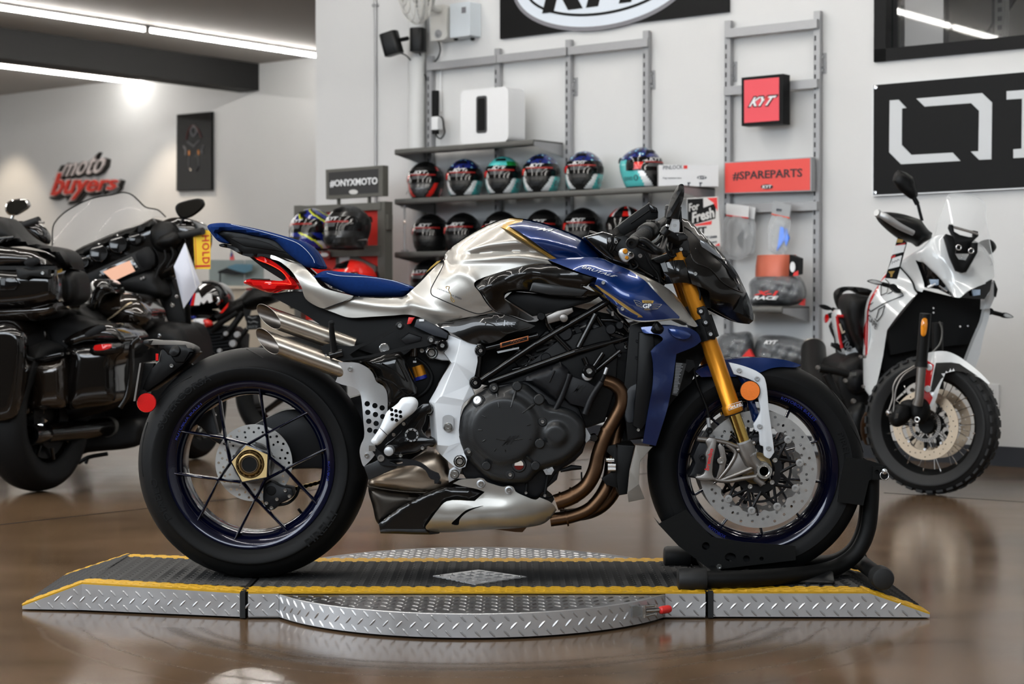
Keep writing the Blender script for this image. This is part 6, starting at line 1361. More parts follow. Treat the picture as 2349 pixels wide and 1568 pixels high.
for px,kind,lab,yaw in ((977,'redblack','black helmet with red chin stripes, left end of the middle shelf',-13),(1067,'teal','teal and white helmet with starry blue crown beside the red and black one',-14),(1156,'green','teal helmet with green and red crown, third on the middle shelf',-14),
        (1243,'teal','teal and white helmet with starry blue crown right of the green crowned one',-15),(1341,'teal','teal and white helmet with starry blue crown alone above the tank front',-16),(1472,'teal','teal helmet turned to the right, beside the white box',38)):
    helmet(kind,lab,on_shelf(px,.21,zs2),yaw,GA,.92)
for i,(px,kind,lab) in enumerate(((988,'black','black helmet at the left end of the lower shelf'),(1062,'black','black helmet second from the left on the lower shelf'),(1150,'black','black helmet mostly hidden behind the tank, left of the crest'),(1248,'black','black helmet showing only its crown above the blue tank top'),(1337,'black','black helmet above the tank front, left of the dashboard'),(1436,'redtop','black helmet with red and white crown behind the dashboard'))):
    helmet(kind,lab,on_shelf(px,.20,zs3),-15,GB,.92)
helmet('black','black helmet peeping out between seat and tank on the lowest left shelf',on_shelf(985,.20,zs4),-24,'helmet on the lowest left shelf',.92)
# ---- white speaker, boxes and small gear
t = wobj('speaker','white cube speaker with a dark slot on the top shelf','speaker',1110,325,.26)
s0,_ = wl(1056,265,.33); s1,_ = wl(1166,265,.33); zt_ = wl(1110,203,.33)[1]
rbox('speaker_body',s0,s1,.17,.33,zs1,zt_,.035,m_white,seg=6);
q = [wl(a,b,.331) for a,b in ((1093,221),(1117,219),(1117,304),(1093,306))]; sA_,sB_ = (q[0][0]+q[3][0])/2,(q[1][0]+q[2][0])/2
rbox('slot_rim',sA_,sB_,.325,.334,q[3][1],q[0][1],.016,m_hgry); rbox('slot_opening',sA_+.012,sB_-.012,.33,.3346,q[3][1]+.014,q[0][1]-.014,.010,m_black)
t = wobj('carton','long white printed carton at the right end of the middle shelf','box',1580,425,.24)
pc_ = W(1580,425,.26); Yk = pc_.y; a,b = P(1511,427,Yk),P(1648,378,Yk); G().box((a.x,Yk,zs2),(b.x,Yk+.09,b.z)).out('carton_body',m_white)
def ktext(s_,q): ptext('carton_lettering',s_,q,Yk-.0006,m_ink,bold=.01)
ktext('PINLOCK',((1521,389),(1566,387),(1521,380),(1566,378))); plate('carton_mark',[(1568,379),(1577,379),(1577,387),(1568,387)],Yk-.001,Yk,m_red); ktext('Fog resistant lens',((1521,411),(1563,411),(1521,406),(1563,406)))
plate('carton_logo',circ(1610,407,11,20,4.2),Yk-.001,Yk,m_ink); ptext('carton_lettering','KYT',((1602,410),(1618,410),(1603,405),(1619,405)),Yk-.0016,m_wht,bold=.03)
for x in (1577,1604): plate('carton_picture',[(x,418),(x+7,418),(x+7,421),(x+4,421),(x+4,427),(x+1,427),(x+1,421),(x,421)],Yk-.001,Yk,m_ink)
def oval(name,cx,cy,rx,ry,off,m,parent='R',skew=0.,n=36,th=.002): return wpoly(name,[(cx + rx*math.cos(2*PI*i/n),cy + ry*math.sin(2*PI*i/n) - rx*math.cos(2*PI*i/n)*skew) for i in range(n)],off,th,m,parent)
# lit logo box, spare-parts sign, for-fresh card
t = wobj('sign_box','square red sign box in a black frame on the right hand uprights','sign',1750,235,.08)
q = ((1701,178),(1796,169),(1796,284),(1701,289)); wpoly('frame',q,.15,.075,m_black); wpoly('red_face',((1707,184),(1787,177),(1787,276),(1707,282)),.1515,.002,mat('lit_red','dd4a55',.4))
wtext('logo_outline','KYT',((1715,247),(1775,243),(1722,221),(1786,216)),.153,m_black,shear=.3,bold=.06); wtext('logo_letters','KYT',((1718,244.5),(1772,241),(1724,223.5),(1782,219)),.155,m_wht,shear=.3,bold=.03)
wpoly('logo_slash',((1752,228),(1760,220),(1764,220),(1757,230)),.1575,.001,m_red)
t = wobj('parts_sign','wide red sign reading spare parts on the right hand uprights','sign',1760,405,.08)
wpoly('sign_panel',((1661,372),(1861,360),(1861,438),(1661,444)),.10,.045,m_alu); wpoly('red_face',((1663,374),(1858,362.5),(1858,436),(1663,442)),.102,.003,mat('spare_red','dc4a42',.4))
wtext('sign_lettering','#SPAREPARTS',((1681,414),(1840,407),(1681,394),(1840,386)),.1035,mat('sign_dark','33262a',.5),bold=.015)
oval('sign_logo',1759,428,14,5.5,.1045,mat('logo_dark','2a2022',.5)); wtext('sign_lettering','KYT',((1749,432),(1769,431),(1750,425),(1770,424)),.105,m_wht,bold=.03)
t = wobj('show_card','grey card with black and red lettering hanging under the middle shelf','poster',1615,510,.36)
cardm = mat('card_grey','c6c6c4',.5); q = lambda l: [z_(Z6,a,b) for a,b in l]
wpoly('card',q(((1078,213),(1360,198),(1385,642),(1270,655),(1100,640))),.36,.004,cardm)
wpoly('black_shape',q(((1084,222),(1226,214),(1228,300),(1325,262),(1340,285),(1336,395),(1120,455),(1090,440))),.3612,.001,m_black)
wpoly('red_shape',q(((1262,212),(1352,207),(1356,330),(1320,255))),.3614,.001,m_red); wpoly('red_shape',q(((1150,452),(1305,415),(1300,450),(1160,462))),.3614,.001,m_red); wpoly('red_shape',q(((1330,640),(1372,615),(1376,642))),.3614,.001,m_red)
wtext('card_lettering','For',[z_(Z6,*p) for p in ((1100,335),(1190,315),(1100,262),(1190,245))],.362,cardm,bold=.02); wtext('card_lettering','Fresh',[z_(Z6,*p) for p in ((1128,440),(1330,385),(1130,342),(1320,290))],.362,cardm,bold=.03)
wtext('card_lettering','IT',[z_(Z6,*p) for p in ((1180,535),(1255,528),(1180,475),(1255,468))],.362,m_black,bold=.03); wtext('card_lettering','FT LINER',[z_(Z6,*p) for p in ((1250,575),(1352,568),(1250,556),(1352,548))],.362,m_ink); wtext('card_lettering','PARTS',[z_(Z6,*p) for p in ((1290,620),(1350,614),(1290,604),(1350,598))],.362,m_ink)
# clear bags of visors
m_bag = mat('clear_bag','dfe3e6',.12,trans=.0,alpha=.34,coat=.5,noise=.1,nscale=9,bump=.6,bscale=22)
m_bagg = mat('grey_bag','8c9094',.2,alpha=.62,coat=.6,noise=.35,nscale=9,bump=.8,bscale=18)
ZC = lambda *l: [(1400+.3316*a,320+.3316*b) for a,b in l]
def bag(name,label,outline,head,off,fill,fm,hm=None,cat='bag'):
    c = outline[0]; t = wobj(name,label,cat,*c,off,'bags on the right hand rail')
    n = 26
    def sheet(off_,d):                      # puffed film
        o = spl(outline,True,3); v,T = cdt([o],9); e = np.clip(segdist(v[:,0],v[:,1],o)/16,0,1)
        V = [W(a,b,off_ + d*math.sqrt(k)*(1 + .35*math.sin(a*.35+b*.22))) for (a,b),k in zip(v,e)]; return V,[list(map(int,f)) for f in T]
    V,Fc = sheet(off,.035); V2,F2 = sheet(off,-.02); b_ = len(V)
    for f in fill: wpoly('bag_content',f,off+.004,.012,fm)
    mk('clear_film',V + V2,Fc + [[i + b_ for i in f[::-1]] for f in F2],m_bag,smooth=True)
    wpoly('header_card',head,off+.012,.004,hm or cardm)
m_hdr = mat('header_white','d4d6d8',.5)
bag('visor_bag','clear bag with a white header card and smoked visor, left one on the rail',ZC((800,530),(955,540),(960,600),(985,700),(960,790),(900,830),(770,800),(775,700)),ZC((800,440),(960,460),(955,540),(800,520)),.12,[ZC((875,670),(900,640),(918,620),(912,760),(880,720))],mat('smoke_lens','5b5f63',.15),m_hdr)
wpoly('header_stripe',ZC((800,518),(955,538),(955,546),(800,526)),.134,.003,m_red);
bag('visor_bag','second clear bag with smoked visor just behind the left header card',ZC((950,545),(995,550),(1005,700),(985,800),(930,800),(940,650)),ZC((955,460),(1005,470),(995,552),(950,540)),.085,[ZC((930,690),(965,630),(970,690),(940,770))],mat('smoke_lens2','44474a',.15),m_hdr)
bag('visor_bag','clear bag with a grey header card and blue mirrored visor on the rail',ZC((1120,520),(1240,540),(1235,660),(1215,780),(1130,790),(1095,760)),ZC((1125,420),(1252,455),(1240,540),(1115,512)),.12,[ZC((1160,720),(1175,600),(1200,610),(1205,690),(1150,770)),ZC((1205,700),(1215,610),(1235,680),(1215,740))],mat('blue_mirror','2f74d8',.12,metal=.8),mat('header_grey','9c9fa2',.5))
wpoly('header_stripe',ZC((1115,510),(1240,538),(1240,546),(1115,519)),.134,.003,mat('stripe_orange','d24a2c',.5))
wtext('header_print','KYT',[ZC(p)[0] for p in ((1150,492),(1185,498),(1150,476),(1185,482))],.135,m_ink,bold=.03)
t = wobj('visor_pack','orange mirrored visor in a clear pack with a black end card','visor',1770,620,.24)
c = wl(1770,630,.2);
V = []; N_ = 16
for j in range(5):
    for i in range(N_+1):
        a = -1.25 + 2.5*i/N_; zz = wl(1770,634 - 12.5*j,.22)[1]; V.append(wp(c[0] + .125*math.sin(a),.13 + .12*math.cos(a) - .004*j*j*.3,zz))
m_omir = mat('orange_mirror','c4654c',.35,metal=.15,noise=.15,nscale=8)
mk('mirror_visor',V + [p - WN*.003 for p in V],[[j*(N_+1)+i,j*(N_+1)+i+1,(j+1)*(N_+1)+i+1,(j+1)*(N_+1)+i] for j in range(4) for i in range(N_)] + [[85+e for e in (j*(N_+1)+i,(j+1)*(N_+1)+i,(j+1)*(N_+1)+i+1,j*(N_+1)+i+1)] for j in range(4) for i in range(N_)],m_omir,smooth=True)
wpoly('end_card',ZC((1240,795),(1302,820),(1300,930),(1235,945)),.26,.05,m_black); oval('card_logo',1818,612,6,12,.262,m_wht); wpoly('card_corner',ZC((1270,920),(1300,905),(1300,940),(1262,943)),.2625,.001,m_red)
def blobbag(name,label,outline,off,dep,m,group='helmets in bags',holder=None):
    t = wobj(name,label,'helmet',*outline[0],off,group); o = spl(outline,True,4); v,T = cdt([o],7); e = np.clip(segdist(v[:,0],v[:,1],o)/26,0,1)
    rn = random.Random(len(label)); ph = [rn.uniform(0,6) for _ in range(4)]
    V = []
    for (a,b),k in zip(v,e):
        d = dep*math.sqrt(max(0,1-(1-k)**2)) + .012*k*(math.sin(a*.21+b*.13+ph[0]) + math.sin(a*.09-b*.31+ph[1])*.8 + .5*math.sin(a*.5+ph[2])*math.sin(b*.4))
        V.append(W(a,b,off + d))
    n = len(V); V += [W(a,b,off - .06*math.sqrt(k)) for (a,b),k in zip(v,e)]; Fc = [list(map(int,f)) for f in T]; Fc += [[i+n for i in f[::-1]] for f in Fc]
    mk('bag_film',V,Fc,m_bagg,smooth=True)
    V = [W(a*.94 + .06*np.mean([p[0] for p in o]),b*.94 + .06*np.mean([p[1] for p in o]),off + dep*.86*math.sqrt(max(0,1-(1-k)**2))) for (a,b),k in zip(v,e)]
    mk('helmet_inside',V,[list(map(int,f)) for f in T],holder or m_hgry,smooth=True)
    return lambda s,q,mm,**k: text('bag_lettering',s,quadfn(*[W(a,b,off + dep + .022) for a,b in q],WN),mm,depth=.002,**k)
tx = blobbag('bagged_helmet','bagged dark helmet with red and white lettering on the right hand shelf',ZC((955,1140),(965,1060),(960,990),(1010,945),(1090,930),(1200,925),(1310,945),(1358,1040),(1345,1110),(1250,1150),(1090,1150)),.12,.17,m_bagg)
tx('X-1',[ZC(p)[0] for p in ((990,1075),(1165,1080),(1000,1045),(1165,1045))],m_red,shear=.3,bold=.05); tx('RACE',[ZC(p)[0] for p in ((985,1105),(1160,1108),(990,1080),(1165,1082))],m_wht,shear=.3,bold=.04)
wpoly('red_edge',ZC((1300,1140),(1340,1100),(1335,1148)),.20,.02,m_red)
tx = blobbag('bagged_helmet','grey bagged helmet on the lowest right shelf, left one, beside a red strap',[(1642,835),(1640,790),(1655,768),(1690,762),(1722,762),(1730,800),(1722,838)],.12,.15,m_bagg)
wpoly('red_strap',[(1702,818),(1718,800),(1728,818),(1722,836),(1708,836)],.28,.02,m_red)
tx = blobbag('bagged_helmet','wide grey bagged helmet on the lowest right shelf beside the exhaust of the white motorcycle',[(1733,840),(1730,800),(1742,772),(1780,768),(1830,775),(1858,790),(1855,838),(1800,842)],.12,.15,m_bagg)
tx('KYT',[(1752,789),(1782,789),(1755,780),(1785,780)],m_wht,shear=.3,bold=.04)
# ---- banner with big oval logo, board with large letters
t = wobj('logo_banner','black banner with a large white oval logo at the top of the wall','banner',1400,40,.02)
bl = wl(1147,90,.02); br = wl(1671,26,.02); zb = (bl[1]+br[1])/2
wbox('banner_board',bl[0],br[0],.002,.022,zb,zb+1.0,m_black)
cs,czz = wl(1378,-50,.022)
def sell(name,a,b,off,m):
    V = [wp(cs + a*math.cos(2*PI*i/72),o,czz + b*math.sin(2*PI*i/72)) for o in (off,off-.002) for i in range(72)]
    return mk(name,V,[list(range(72))[::-1],list(range(72,144))] + [[i,(i+1) % 72,72+(i+1) % 72,72+i] for i in range(72)],m)
m_ban = mat('banner_white','d3dce6',.5); m_bang = mat('banner_grey','77777d',.5)
sell('oval_ring',.665,.305,.0245,m_bang); sell('oval_ring',.640,.280,.0265,m_ban); sell('oval_ring',.565,.218,.0285,m_black); sell('oval_field',.545,.202,.0305,m_ban)
text('banner_letters','KYT',lambda u,v,d: wp(cs - .43 + .86*u,.0325 + d*.001,czz - .165 + .34*v),m_black,shear=.35,bold=.06)
ZQ = lambda *l: [(1900+.3061*a,.3061*b) for a,b in l]
t = wobj('letter_board','large black board with pale block letters at the right of the wall','sign',2180,320,.03)
wpoly('board_edge',[(2001,194),(2560,146),(2560,422),(2000,450)],.028,.02,m_white); wpoly('board',[(2004,195),(2560,147),(2560,419),(2003,447)],.030,.003,m_black)
m_qp = mat('letter_pale','c4c8cb',.5)
for l in (((460,752),(527,747),(585,808),(552,812),(550,1085),(622,1160),(932,1143),(990,1205),(545,1230),(456,1140)),((660,738),(1152,697),(1227,768),(1222,1193),(1130,1197),(1068,1135),(1125,1132),(1130,830),(1070,772),(722,798)),((1336,683),(1700,655),(1700,718),(1560,729),(1560,1106),(1640,1102),(1640,1170),(1387,1184),(1387,1118),(1448,1113),(1452,738),(1336,746))): wpoly('block_letter',ZQ(*l),.0325,.003,m_qp)
for p in ((357,652),(350,1442)): lathe('board_screw',[(.012,0),(.010,.004),(0,.005)],W(*ZQ(p)[0],.03),WN,m_chrome,n=14)
# ---- things at the wall's left end
t = wobj('wall_pipe','thick white painted pipe standing at the wall behind the left shelf ends','pipe',955,300,.06)
s = wl(956,300,.06)[0]; tube('pipe',[wp(s,.062,.0),wp(s,.062,CEIL-.002)],.055,mat('pipe_paint','c9cbcb',.5),n=28); top()
t = wobj('conduit','thin steel conduit running up the white wall','conduit',862,200,.02)
s = wl(862,300,.012)[0]; tube('conduit_tube',[wp(s,.013,.8),wp(s,.013,CEIL-.002)],.010,m_alu,n=12)
for z in (1.2,2.77): wbox('conduit_strap',s-.022,s+.022,.001,.024,z-.008,z+.008,m_alu)
top()
t = wobj('junction_cabinet','small pale blue-white wall cabinet right of the fan','cabinet',1060,45,.05)
rbox('cabinet_body',wl(1032,45,.11)[0],wl(1078,45,.11)[0],.004,.11,wl(1055,84,.11)[1],wl(1055,6,.11)[1],.008,mat('cabinet_white','cbd3d9',.4));
wbox('cabinet_label',wl(1059,20,.11)[0],wl(1069,20,.11)[0],.110,.1115,wl(1064,30,.11)[1],wl(1064,16,.11)[1],m_bang)
for a in (1046,1084): s,z = wl(a,86,.06); lathe('cable_gland',[(.014,0),(.014,.012),(.008,.018),(0,.018)],wp(s,.06,z-.002),(0,0,-1),m_dark,n=12)
top()
t = wobj('wall_fan','white wall fan cut by the top picture edge','fan',985,40,.1)
fc = W(943,-14,.42); fax = (WN*.9 - WU*.55 + Vector((0,0,-.25))).normalized(); m_fan = mat('fan_white','c8c8c4',.35)
u_,v_,_ = frame_of(fax)
for k,(r,o) in enumerate(((.185,0),(.185,-.03),(.16,.035),(.16,-.07),(.11,.05),(.06,.055),(.11,-.09))): V,Fc = tube_geo(ring_path(fc + fax*o,r,fax,40),.0032 if k else .006,6,closed=True); mk('guard_ring',V,Fc,m_fan,smooth=True)
g = G()
for i in range(36):
    a = 2*PI*i/36; e = u_*math.cos(a) + v_*math.sin(a); g.tube([fc + fax*.055 + e*.03,fc + fax*.05 + e*.11,fc + fax*.034 + e*.16,fc + e*.185,fc - fax*.03 + e*.185,fc - fax*.07 + e*.16,fc - fax*.09 + e*.09],.0016,5)
g.out('guard_wires',m_fan,kind='stuff')
for i in range(3):
    a0 = 2*PI*i/3 + .4; V = []
    for j in range(7):
        r = .03 + .135*j/6; w_ = .30 + .35*math.sin(j/6*2.6)
        for k in (-1,0,1): a = a0 + k*w_; e = u_*math.cos(a) + v_*math.sin(a); V.append(fc + e*r + fax*(-.02 + .022*k))
    V += [p - fax*.003 for p in V]; Fc = [[j*3+k,j*3+k+1,j*3+k+4,j*3+k+3] for j in range(6) for k in range(2)]; Fc += [[i_+21 for i_ in f[::-1]] for f in Fc]; mk('fan_blade',V,Fc,mat('blade_grey','9fa1a0',.3,alpha=.75),smooth=True)
lathe('motor',[(.03,.0),(.045,-.09),(.05,-.16),(.035,-.19),(0,-.19)],fc,fax,m_fan); lathe('hub_cap',[(.034,.058),(.02,.066),(0,.068)],fc,fax,m_fan)
rbox('mount_box',wl(990,50,.10)[0],wl(1027,50,.10)[0],.002,.11,wl(1005,93,.1)[1],wl(1005,12,.1)[1],.03,m_fan)
tube('fan_arm',[W(1010,22,.10),W(990,15,.22),fc - fax*.15],.022,m_fan,sp=4,n=14); lathe('speed_knob',[(.024,0),(.024,.012),(.012,.013),(.011,.026),(0,.026)],W(1007,77,.11),WN,m_alu,n=20)
tube('fan_cord',[W(1006,93,.06),W(1010,115,.05),W(1003,135,.04),W(992,146,.03)],.005,m_dark,sp=5)
top()
def speaker_small(label,cx,cy,w_,h_,tilt,off,mount):
    t = wobj('small_speaker',label,'speaker',cx,cy,off,'small black wall speakers')
    bm = bmesh.new(); bmesh.ops.create_cube(bm,size=1)
    for v in bm.verts: v.co = Vector((v.co.x*w_,v.co.y*.10,v.co.z*h_))
    bmesh.ops.bevel(bm,geom=[e for e in bm.edges if abs((e.verts[0].co-e.verts[1].co).z) > .05],offset=.03,segments=5,affect='EDGES',profile=.5); bmesh.ops.bevel(bm,geom=[e for e in bm.edges if abs((e.verts[0].co-e.verts[1].co).z) < 1e-5],offset=.006,segments=2,affect='EDGES',profile=.5)
    bm.transform(Matrix.Translation(W(cx,cy,off)) @ Matrix.Rotation(tilt,4,(0,1,0)) @ Matrix.Rotation(-.3,4,'Z')); mkbm('speaker_body',bm,m_satblk,auto=40)
    for l,r in mount: tube('mount_arm' if r > .006 else 'speaker_cable',[W(a,b,o) for a,b,o in l],r,m_dark,sp=4)
speaker_small('small black speaker tilted to the left below the fan',898,100,.115,.145,-.26,.30,((((915,92,.28),(935,88,.2)),.014),(((920,122,.26),(935,130,.15),(955,155,.06),(975,172,.04),(978,185,.04)),.004)))
speaker_small('small black speaker upright on the wall below the fan',959,92,.095,.150,0,.14,((((950,90,.12),(958,90,.02)),.016),(((962,120,.1),(968,140,.05),(972,165,.04)),.004)))
top()
t = wobj('power_strip','black power strip with a white adapter and looping cable on the first upright','power strip',996,260,.03)
s = wl(999,260,.06)[0]; wbox('strip_body',s-.018,s+.018,.045,.075,wl(996,308,.06)[1],wl(996,208,.06)[1],m_dark); rbox('adapter',wl(994,285,.1)[0],wl(1009,285,.1)[0],.075,.12,wl(1000,298,.1)[1],wl(1000,268,.1)[1],.006,m_white)
tube('cable_loop',[W(a,b,.09) for a,b in ((1004,266),(1014,270),(1018,290),(1020,305),(1010,318),(1000,308),(1004,300))],.005,m_dark,sp=5)
tube('thin_cable',[W(a,b,.02) for a,b in ((1012,140),(1010,200),(1012,255))],.004,m_white,sp=3)
top()
tag(tube('thin_wire',[W(a,b,.03) for a,b in ((938,356),(945,372),(957,382),(950,400),(940,430),(932,445))],.0022,m_bang,sp=5,n=6),'thin grey wire dangling from the top shelf beside the red and black helmet','wire')
t = wobj('shelf_lamp','slim glass tube lamp post at the left end of the lower shelf','lamp',928,530,.34)
s = wl(928,520,.36)[0]; tube('lamp_post',[wp(s,.36,zs3+.001),wp(s,.36,zs2-.04)],.007,m_alu,n=10); lathe('lamp_knob',[(0,-.012),(.012,0),(0,.012)],W(928,508,.37),WN,mat('knob_pearl','e6ddd2',.2,coat=1.),n=14)
for z in (zs3+.006,zs2-.05): wbox('lamp_clip',s-.018,s+.018,.34,.375,z-.005,z+.005,m_alu)
top()
t = wobj('wall_outlet','white wall outlet behind the front tyre of the white motorcycle','outlet',2276,907,.01)
s,z = wl(2276,907,.006); rbox('cover_plate',s-.036,s+.036,.0,.007,z-.058,z+.058,.006,m_white)
for dz in (-.022,.022): rbox('socket',s-.016,s+.016,.006,.009,z+dz-.014,z+dz+.014,.006,m_white); G().box((s-.008,.0088,z+dz-.002),(s-.005,.0095,z+dz+.008),WM).box((s+.004,.0088,z+dz-.002),(s+.007,.0095,z+dz+.008),WM).out('socket_slots',m_black)
top()
# ---- helmet rack with its sign
RO = .55
t = wobj('display_rack','red and grey helmet rack left of the shelves, topped by a dark hashtag sign','rack',815,640,RO)
m_rack = mat('rack_grey','5f5e59',.5,metal=.3,noise=.08); m_rred = mat('rack_red','c9241a',.45)
sR = wl(882,560,RO)[0]; sL = wl(690,560,RO)[0]; zTop = wl(815,473,RO)[1]
for s in (sL,sR):
    up = wbox('rack_upright',s-.03,s+.03,RO-.04,RO+.03,.02,zTop+.02,m_rack); g = G()
    for i in range(26): g.box((s-.031,RO-.005,zTop-.06-i*.05),(s-.0295,RO+.015,zTop-.03-i*.05),WM)
    g.out('slot_row',m_slot,up,kind='stuff')
wbox('rack_panel',sL+.03,sR-.03,RO-.03,RO-.012,wl(815,735,RO)[1],zTop,m_rred); wbox('top_beam',sL,sR,RO-.03,RO+.035,zTop-.03,zTop+.015,m_rack)
zsh = wl(815,577,RO)[1]; wbox('helmet_beam',sL,sR,RO-.01,RO+.04,zsh-.03,zsh+.035,m_rack); wbox('rack_foot',sL,sR,RO-.3,RO+.35,.002,.08,m_rack)
wbox('latch',sR+.03,sR+.05,RO-.02,RO+.02,zTop-.15,zTop-.06,m_rack)
wpoly('white_band',[(778,590),(802,588),(802,603),(855,622),(855,700),(838,700),(838,632),(778,612)],RO+.002,.014,cardm); wpoly('dark_band',[(802,588),(815,587),(862,610),(864,700),(857,700),(855,620),(802,602)],RO+.003,.014,m_rack); wpoly('dark_band',[(770,591),(778,590),(778,700),(770,700)],RO+.003,.014,m_rack)
wpoly('tag_card',[(731,577),(756,575),(756,593),(731,594)],RO+.06,.004,mat('tag_red','7d1a1c',.5)); oval('tag_logo',744,584,9,4.5,RO+.062,m_wht)
for pts in (((785,572,.05),(785,555,.3),(842,549,.3),(842,566,.05)),((739,578,.06),(739,563,.2))): tube('wire_holder',[W(a,b,RO+o) for a,b,o in pts],.005,m_alu,n=8)
fr_ = wpoly('sign_frame',[(747,389),(878,379),(878,449),(748,457)],RO+.03,.05,m_rack); wpoly('sign_face',[(753,395.5),(867,387),(867,441.5),(754,448)],RO+.032,.003,mat('sign_charcoal','2a2a2b',.5),fr_)
wtext('sign_lettering','#ONYXMOTO',((757,430),(866,424),(757,413),(866,406)),RO+.0335,m_wht,fr_,bold=.02); oval('sign_logo',810.5,440,10,5.5,RO+.0335,cardm,fr_)
for a in (778,848): s = wl(a,460,RO)[0]; wbox('sign_post',s-.008,s+.008,RO-.005,RO+.012,zTop,wl(a,452,RO)[1],m_rack)
top()
def hz(px,py,off): p = W(px,py,off); return p
helmet('blueyellow','blue and yellow helmet with a red visor sticker on the rack left side',hz(716,573,RO+.29),-40,'helmets on the rack',1.0)
helmet('camo','large black helmet with red and white visor sticker on the rack',hz(797,571,RO+.27),-38,'helmets on the rack',1.04)
helmet('red','red helmet low on the rack, seen above the rider seat',hz(806,702,RO+.28),-48,'helmets on the rack',1.1)
helmet('red','red helmet low on the rack, just showing between the two seats',hz(715,706,RO+.28),-48,'helmets on the rack',1.1)
# ---- far wall: letters, poster, desk
FPT = wp(0,NB,0)
def Fw(px,py,off=0.): return onplane(px,py,FPT + WN*off,WN)
def fpoly(name,pts,off,th,m,parent='R'):
    V = [Fw(a,b,off) for a,b in pts]; V += [p - WN*th for p in V]; n = len(pts)
    return mk(name,V,[list(range(n))[::-1],list(range(n,2*n))] + [[i,(i+1) % n,n+(i+1) % n,n+i] for i in range(n)],m,parent)
t = thing('poster','glossy black poster with a shadowy motorcycle front on the far wall','poster',Fw(445,345,0))
fpoly('poster_board',[(405.5,263),(486,255.5),(486,436),(404.5,438)],.04,.03,m_black); fpoly('poster_print',[(407,264.5),(484.5,257.5),(484.5,434.5),(406,436)],.0415,.001,mat('poster_gloss','08080a',.10,coat=1.))
m_pg = mat('print_dim_grey','55565a',.3); m_po = mat('print_orange','b8701a',.3); m_pr = mat('print_dim_red','3c0d0f',.3)
ft_ = lambda l,r,m: tube('print_stroke',[Fw(a,b,.0425) for a,b in l],r,m,n=5,sp=3)
for l,r,m in ((((430,325),(440,332),(446,336)),.012,m_pg),(((458,322),(450,330),(444,338)),.012,m_pg),(((421,335),(427,344),(426,356)),.014,m_pg),(((468,333),(463,344),(464,354)),.014,m_pg),(((434,345),(434,356)),.013,m_po),(((455,344),(456,355)),.013,m_po),(((437,300),(444,312),(452,300),(445,290),(437,300)),.015,m_pg),(((428,320),(432,300),(442,288),(455,298),(462,316)),.012,m_pr),(((434,360),(434,385),(440,392)),.010,mat('print_dark','1c1c1f',.3)),(((455,358),(456,384),(450,392)),.010,mat('print_dark','1c1c1f',.3))): ft_(l,r,m)
t = thing('wall_letters','raised red and white shop lettering on the far wall above the windscreen','sign',Fw(200,410,0))
m_ltw = mat('letter_offwhite','cdc4c2',.45); m_ltr = mat('letter_red','cc3a2c',.4); m_ltk = mat('letter_backing','23201d',.5)
def layer(name,s,q,b,off,m,shear,dep=.03,grow=(0,0)):
    bl,br,tl,tr = [np.array(p,float) for p in q]; c = (bl+br+tl+tr)/4; ex = 1+grow[0]; ey = 1+grow[1]
    def sc(p):
        d = p - c; u = (br-bl)/np.linalg.norm(br-bl); v = (tl-bl)/np.linalg.norm(tl-bl); A = np.linalg.solve(np.array([u,v]).T,d); return c + u*A[0]*ex + v*A[1]*ey
    text(name,s,quadfn(*[Fw(*sc(p),off) for p in (bl,br,tl,tr)],WN),m,depth=dep,shear=shear,bold=b)
QM = ((138,406),(234,397),(150,372),(246,352)); QB = ((112,466),(268,448),(124,397),(270,404))
QB = ((113,466),(266,443),(127,396),(272,402))
layer('backing_letters','moto',QM,.10,.03,m_ltk,.25,.03,(.22,.30)); layer('script_letters','moto',QM,.004,.075,m_ltw,.25,.012)
layer('backing_letters','buyers',((122,470),(272,448),(134,402),(278,404)),.12,.03,m_ltk,.2,.03,(.10,.16)); layer('outline_letters','buyers',QB,.055,.075,m_ltw,.2,.012,(.06,.09)); layer('bold_letters','buyers',QB,.016,.10,m_ltr,.2,.012)
top()
t = thing('service_desk','pale service desk with frosted glass screens behind the black motorcycle','desk',P(560,690,9.0))
def db(name,x0,y0,x1,y1,Y,th,m):
    a,b = P(x0,y1,Y),P(x1,y0,Y); return G().box((a.x,Y,a.z),(b.x,Y+th,b.z)).out(name,m)
m_desk = mat('desk_beige','b9ac99',.6,noise=.06); m_frost = mat('frosted_screen','7f8a86',.3,alpha=.9,noise=.1)
db('desk_front',400,660,690,820,9.0,.05,m_desk); db('desk_top',395,655,695,662,8.95,.7,mat('desk_top','c7bba8',.4)); db('glass_screen',480,596,560,655,9.1,.02,m_frost); db('glass_screen',562,596,604,655,9.1,.02,m_frost)
yf = 784 + 0; db('desk_leg',400,662,412,932.5,9.05,.5,m_desk); db('desk_leg',678,662,690,932.5,9.05,.5,m_desk)
top()
def dthing(nm,lab,cat,x0,y0,x1,y1,Y,th,m,r=.01):
    a,b = P(x0,y1,Y),P(x1,y0,Y); bm = bmesh.new(); bmesh.ops.create_cube(bm,size=1)
    for v in bm.verts: v.co = Vector(((a.x+b.x)/2 + v.co.x*(b.x-a.x),Y+th/2 + v.co.y*th,(a.z+b.z)/2 + v.co.z*(b.z-a.z)))
    bmesh.ops.bevel(bm,geom=list(bm.edges),offset=r,segments=2,affect='EDGES',profile=.5); return tag(mkbm(nm,bm,m,None,auto=40),lab,cat)
t = thing('blue_mirror','small blue-tinted mirror on a black arm lying on the desk','mirror',P(565,612,9.0)); plate('mirror_glass',[(520,612),(540,605),(580,606),(578,620),(560,626),(535,620)],8.96,9.0,mat('blue_glass','5d8394',.1,coat=1.)); plate('mirror_arm',[(500,622),(520,614),(545,622),(570,628),(540,630),(500,626)],8.95,8.98,m_dark); G().cyl(P(505,626,8.97),P(505,655,8.97),.006,8).out('arm_post',m_dark)
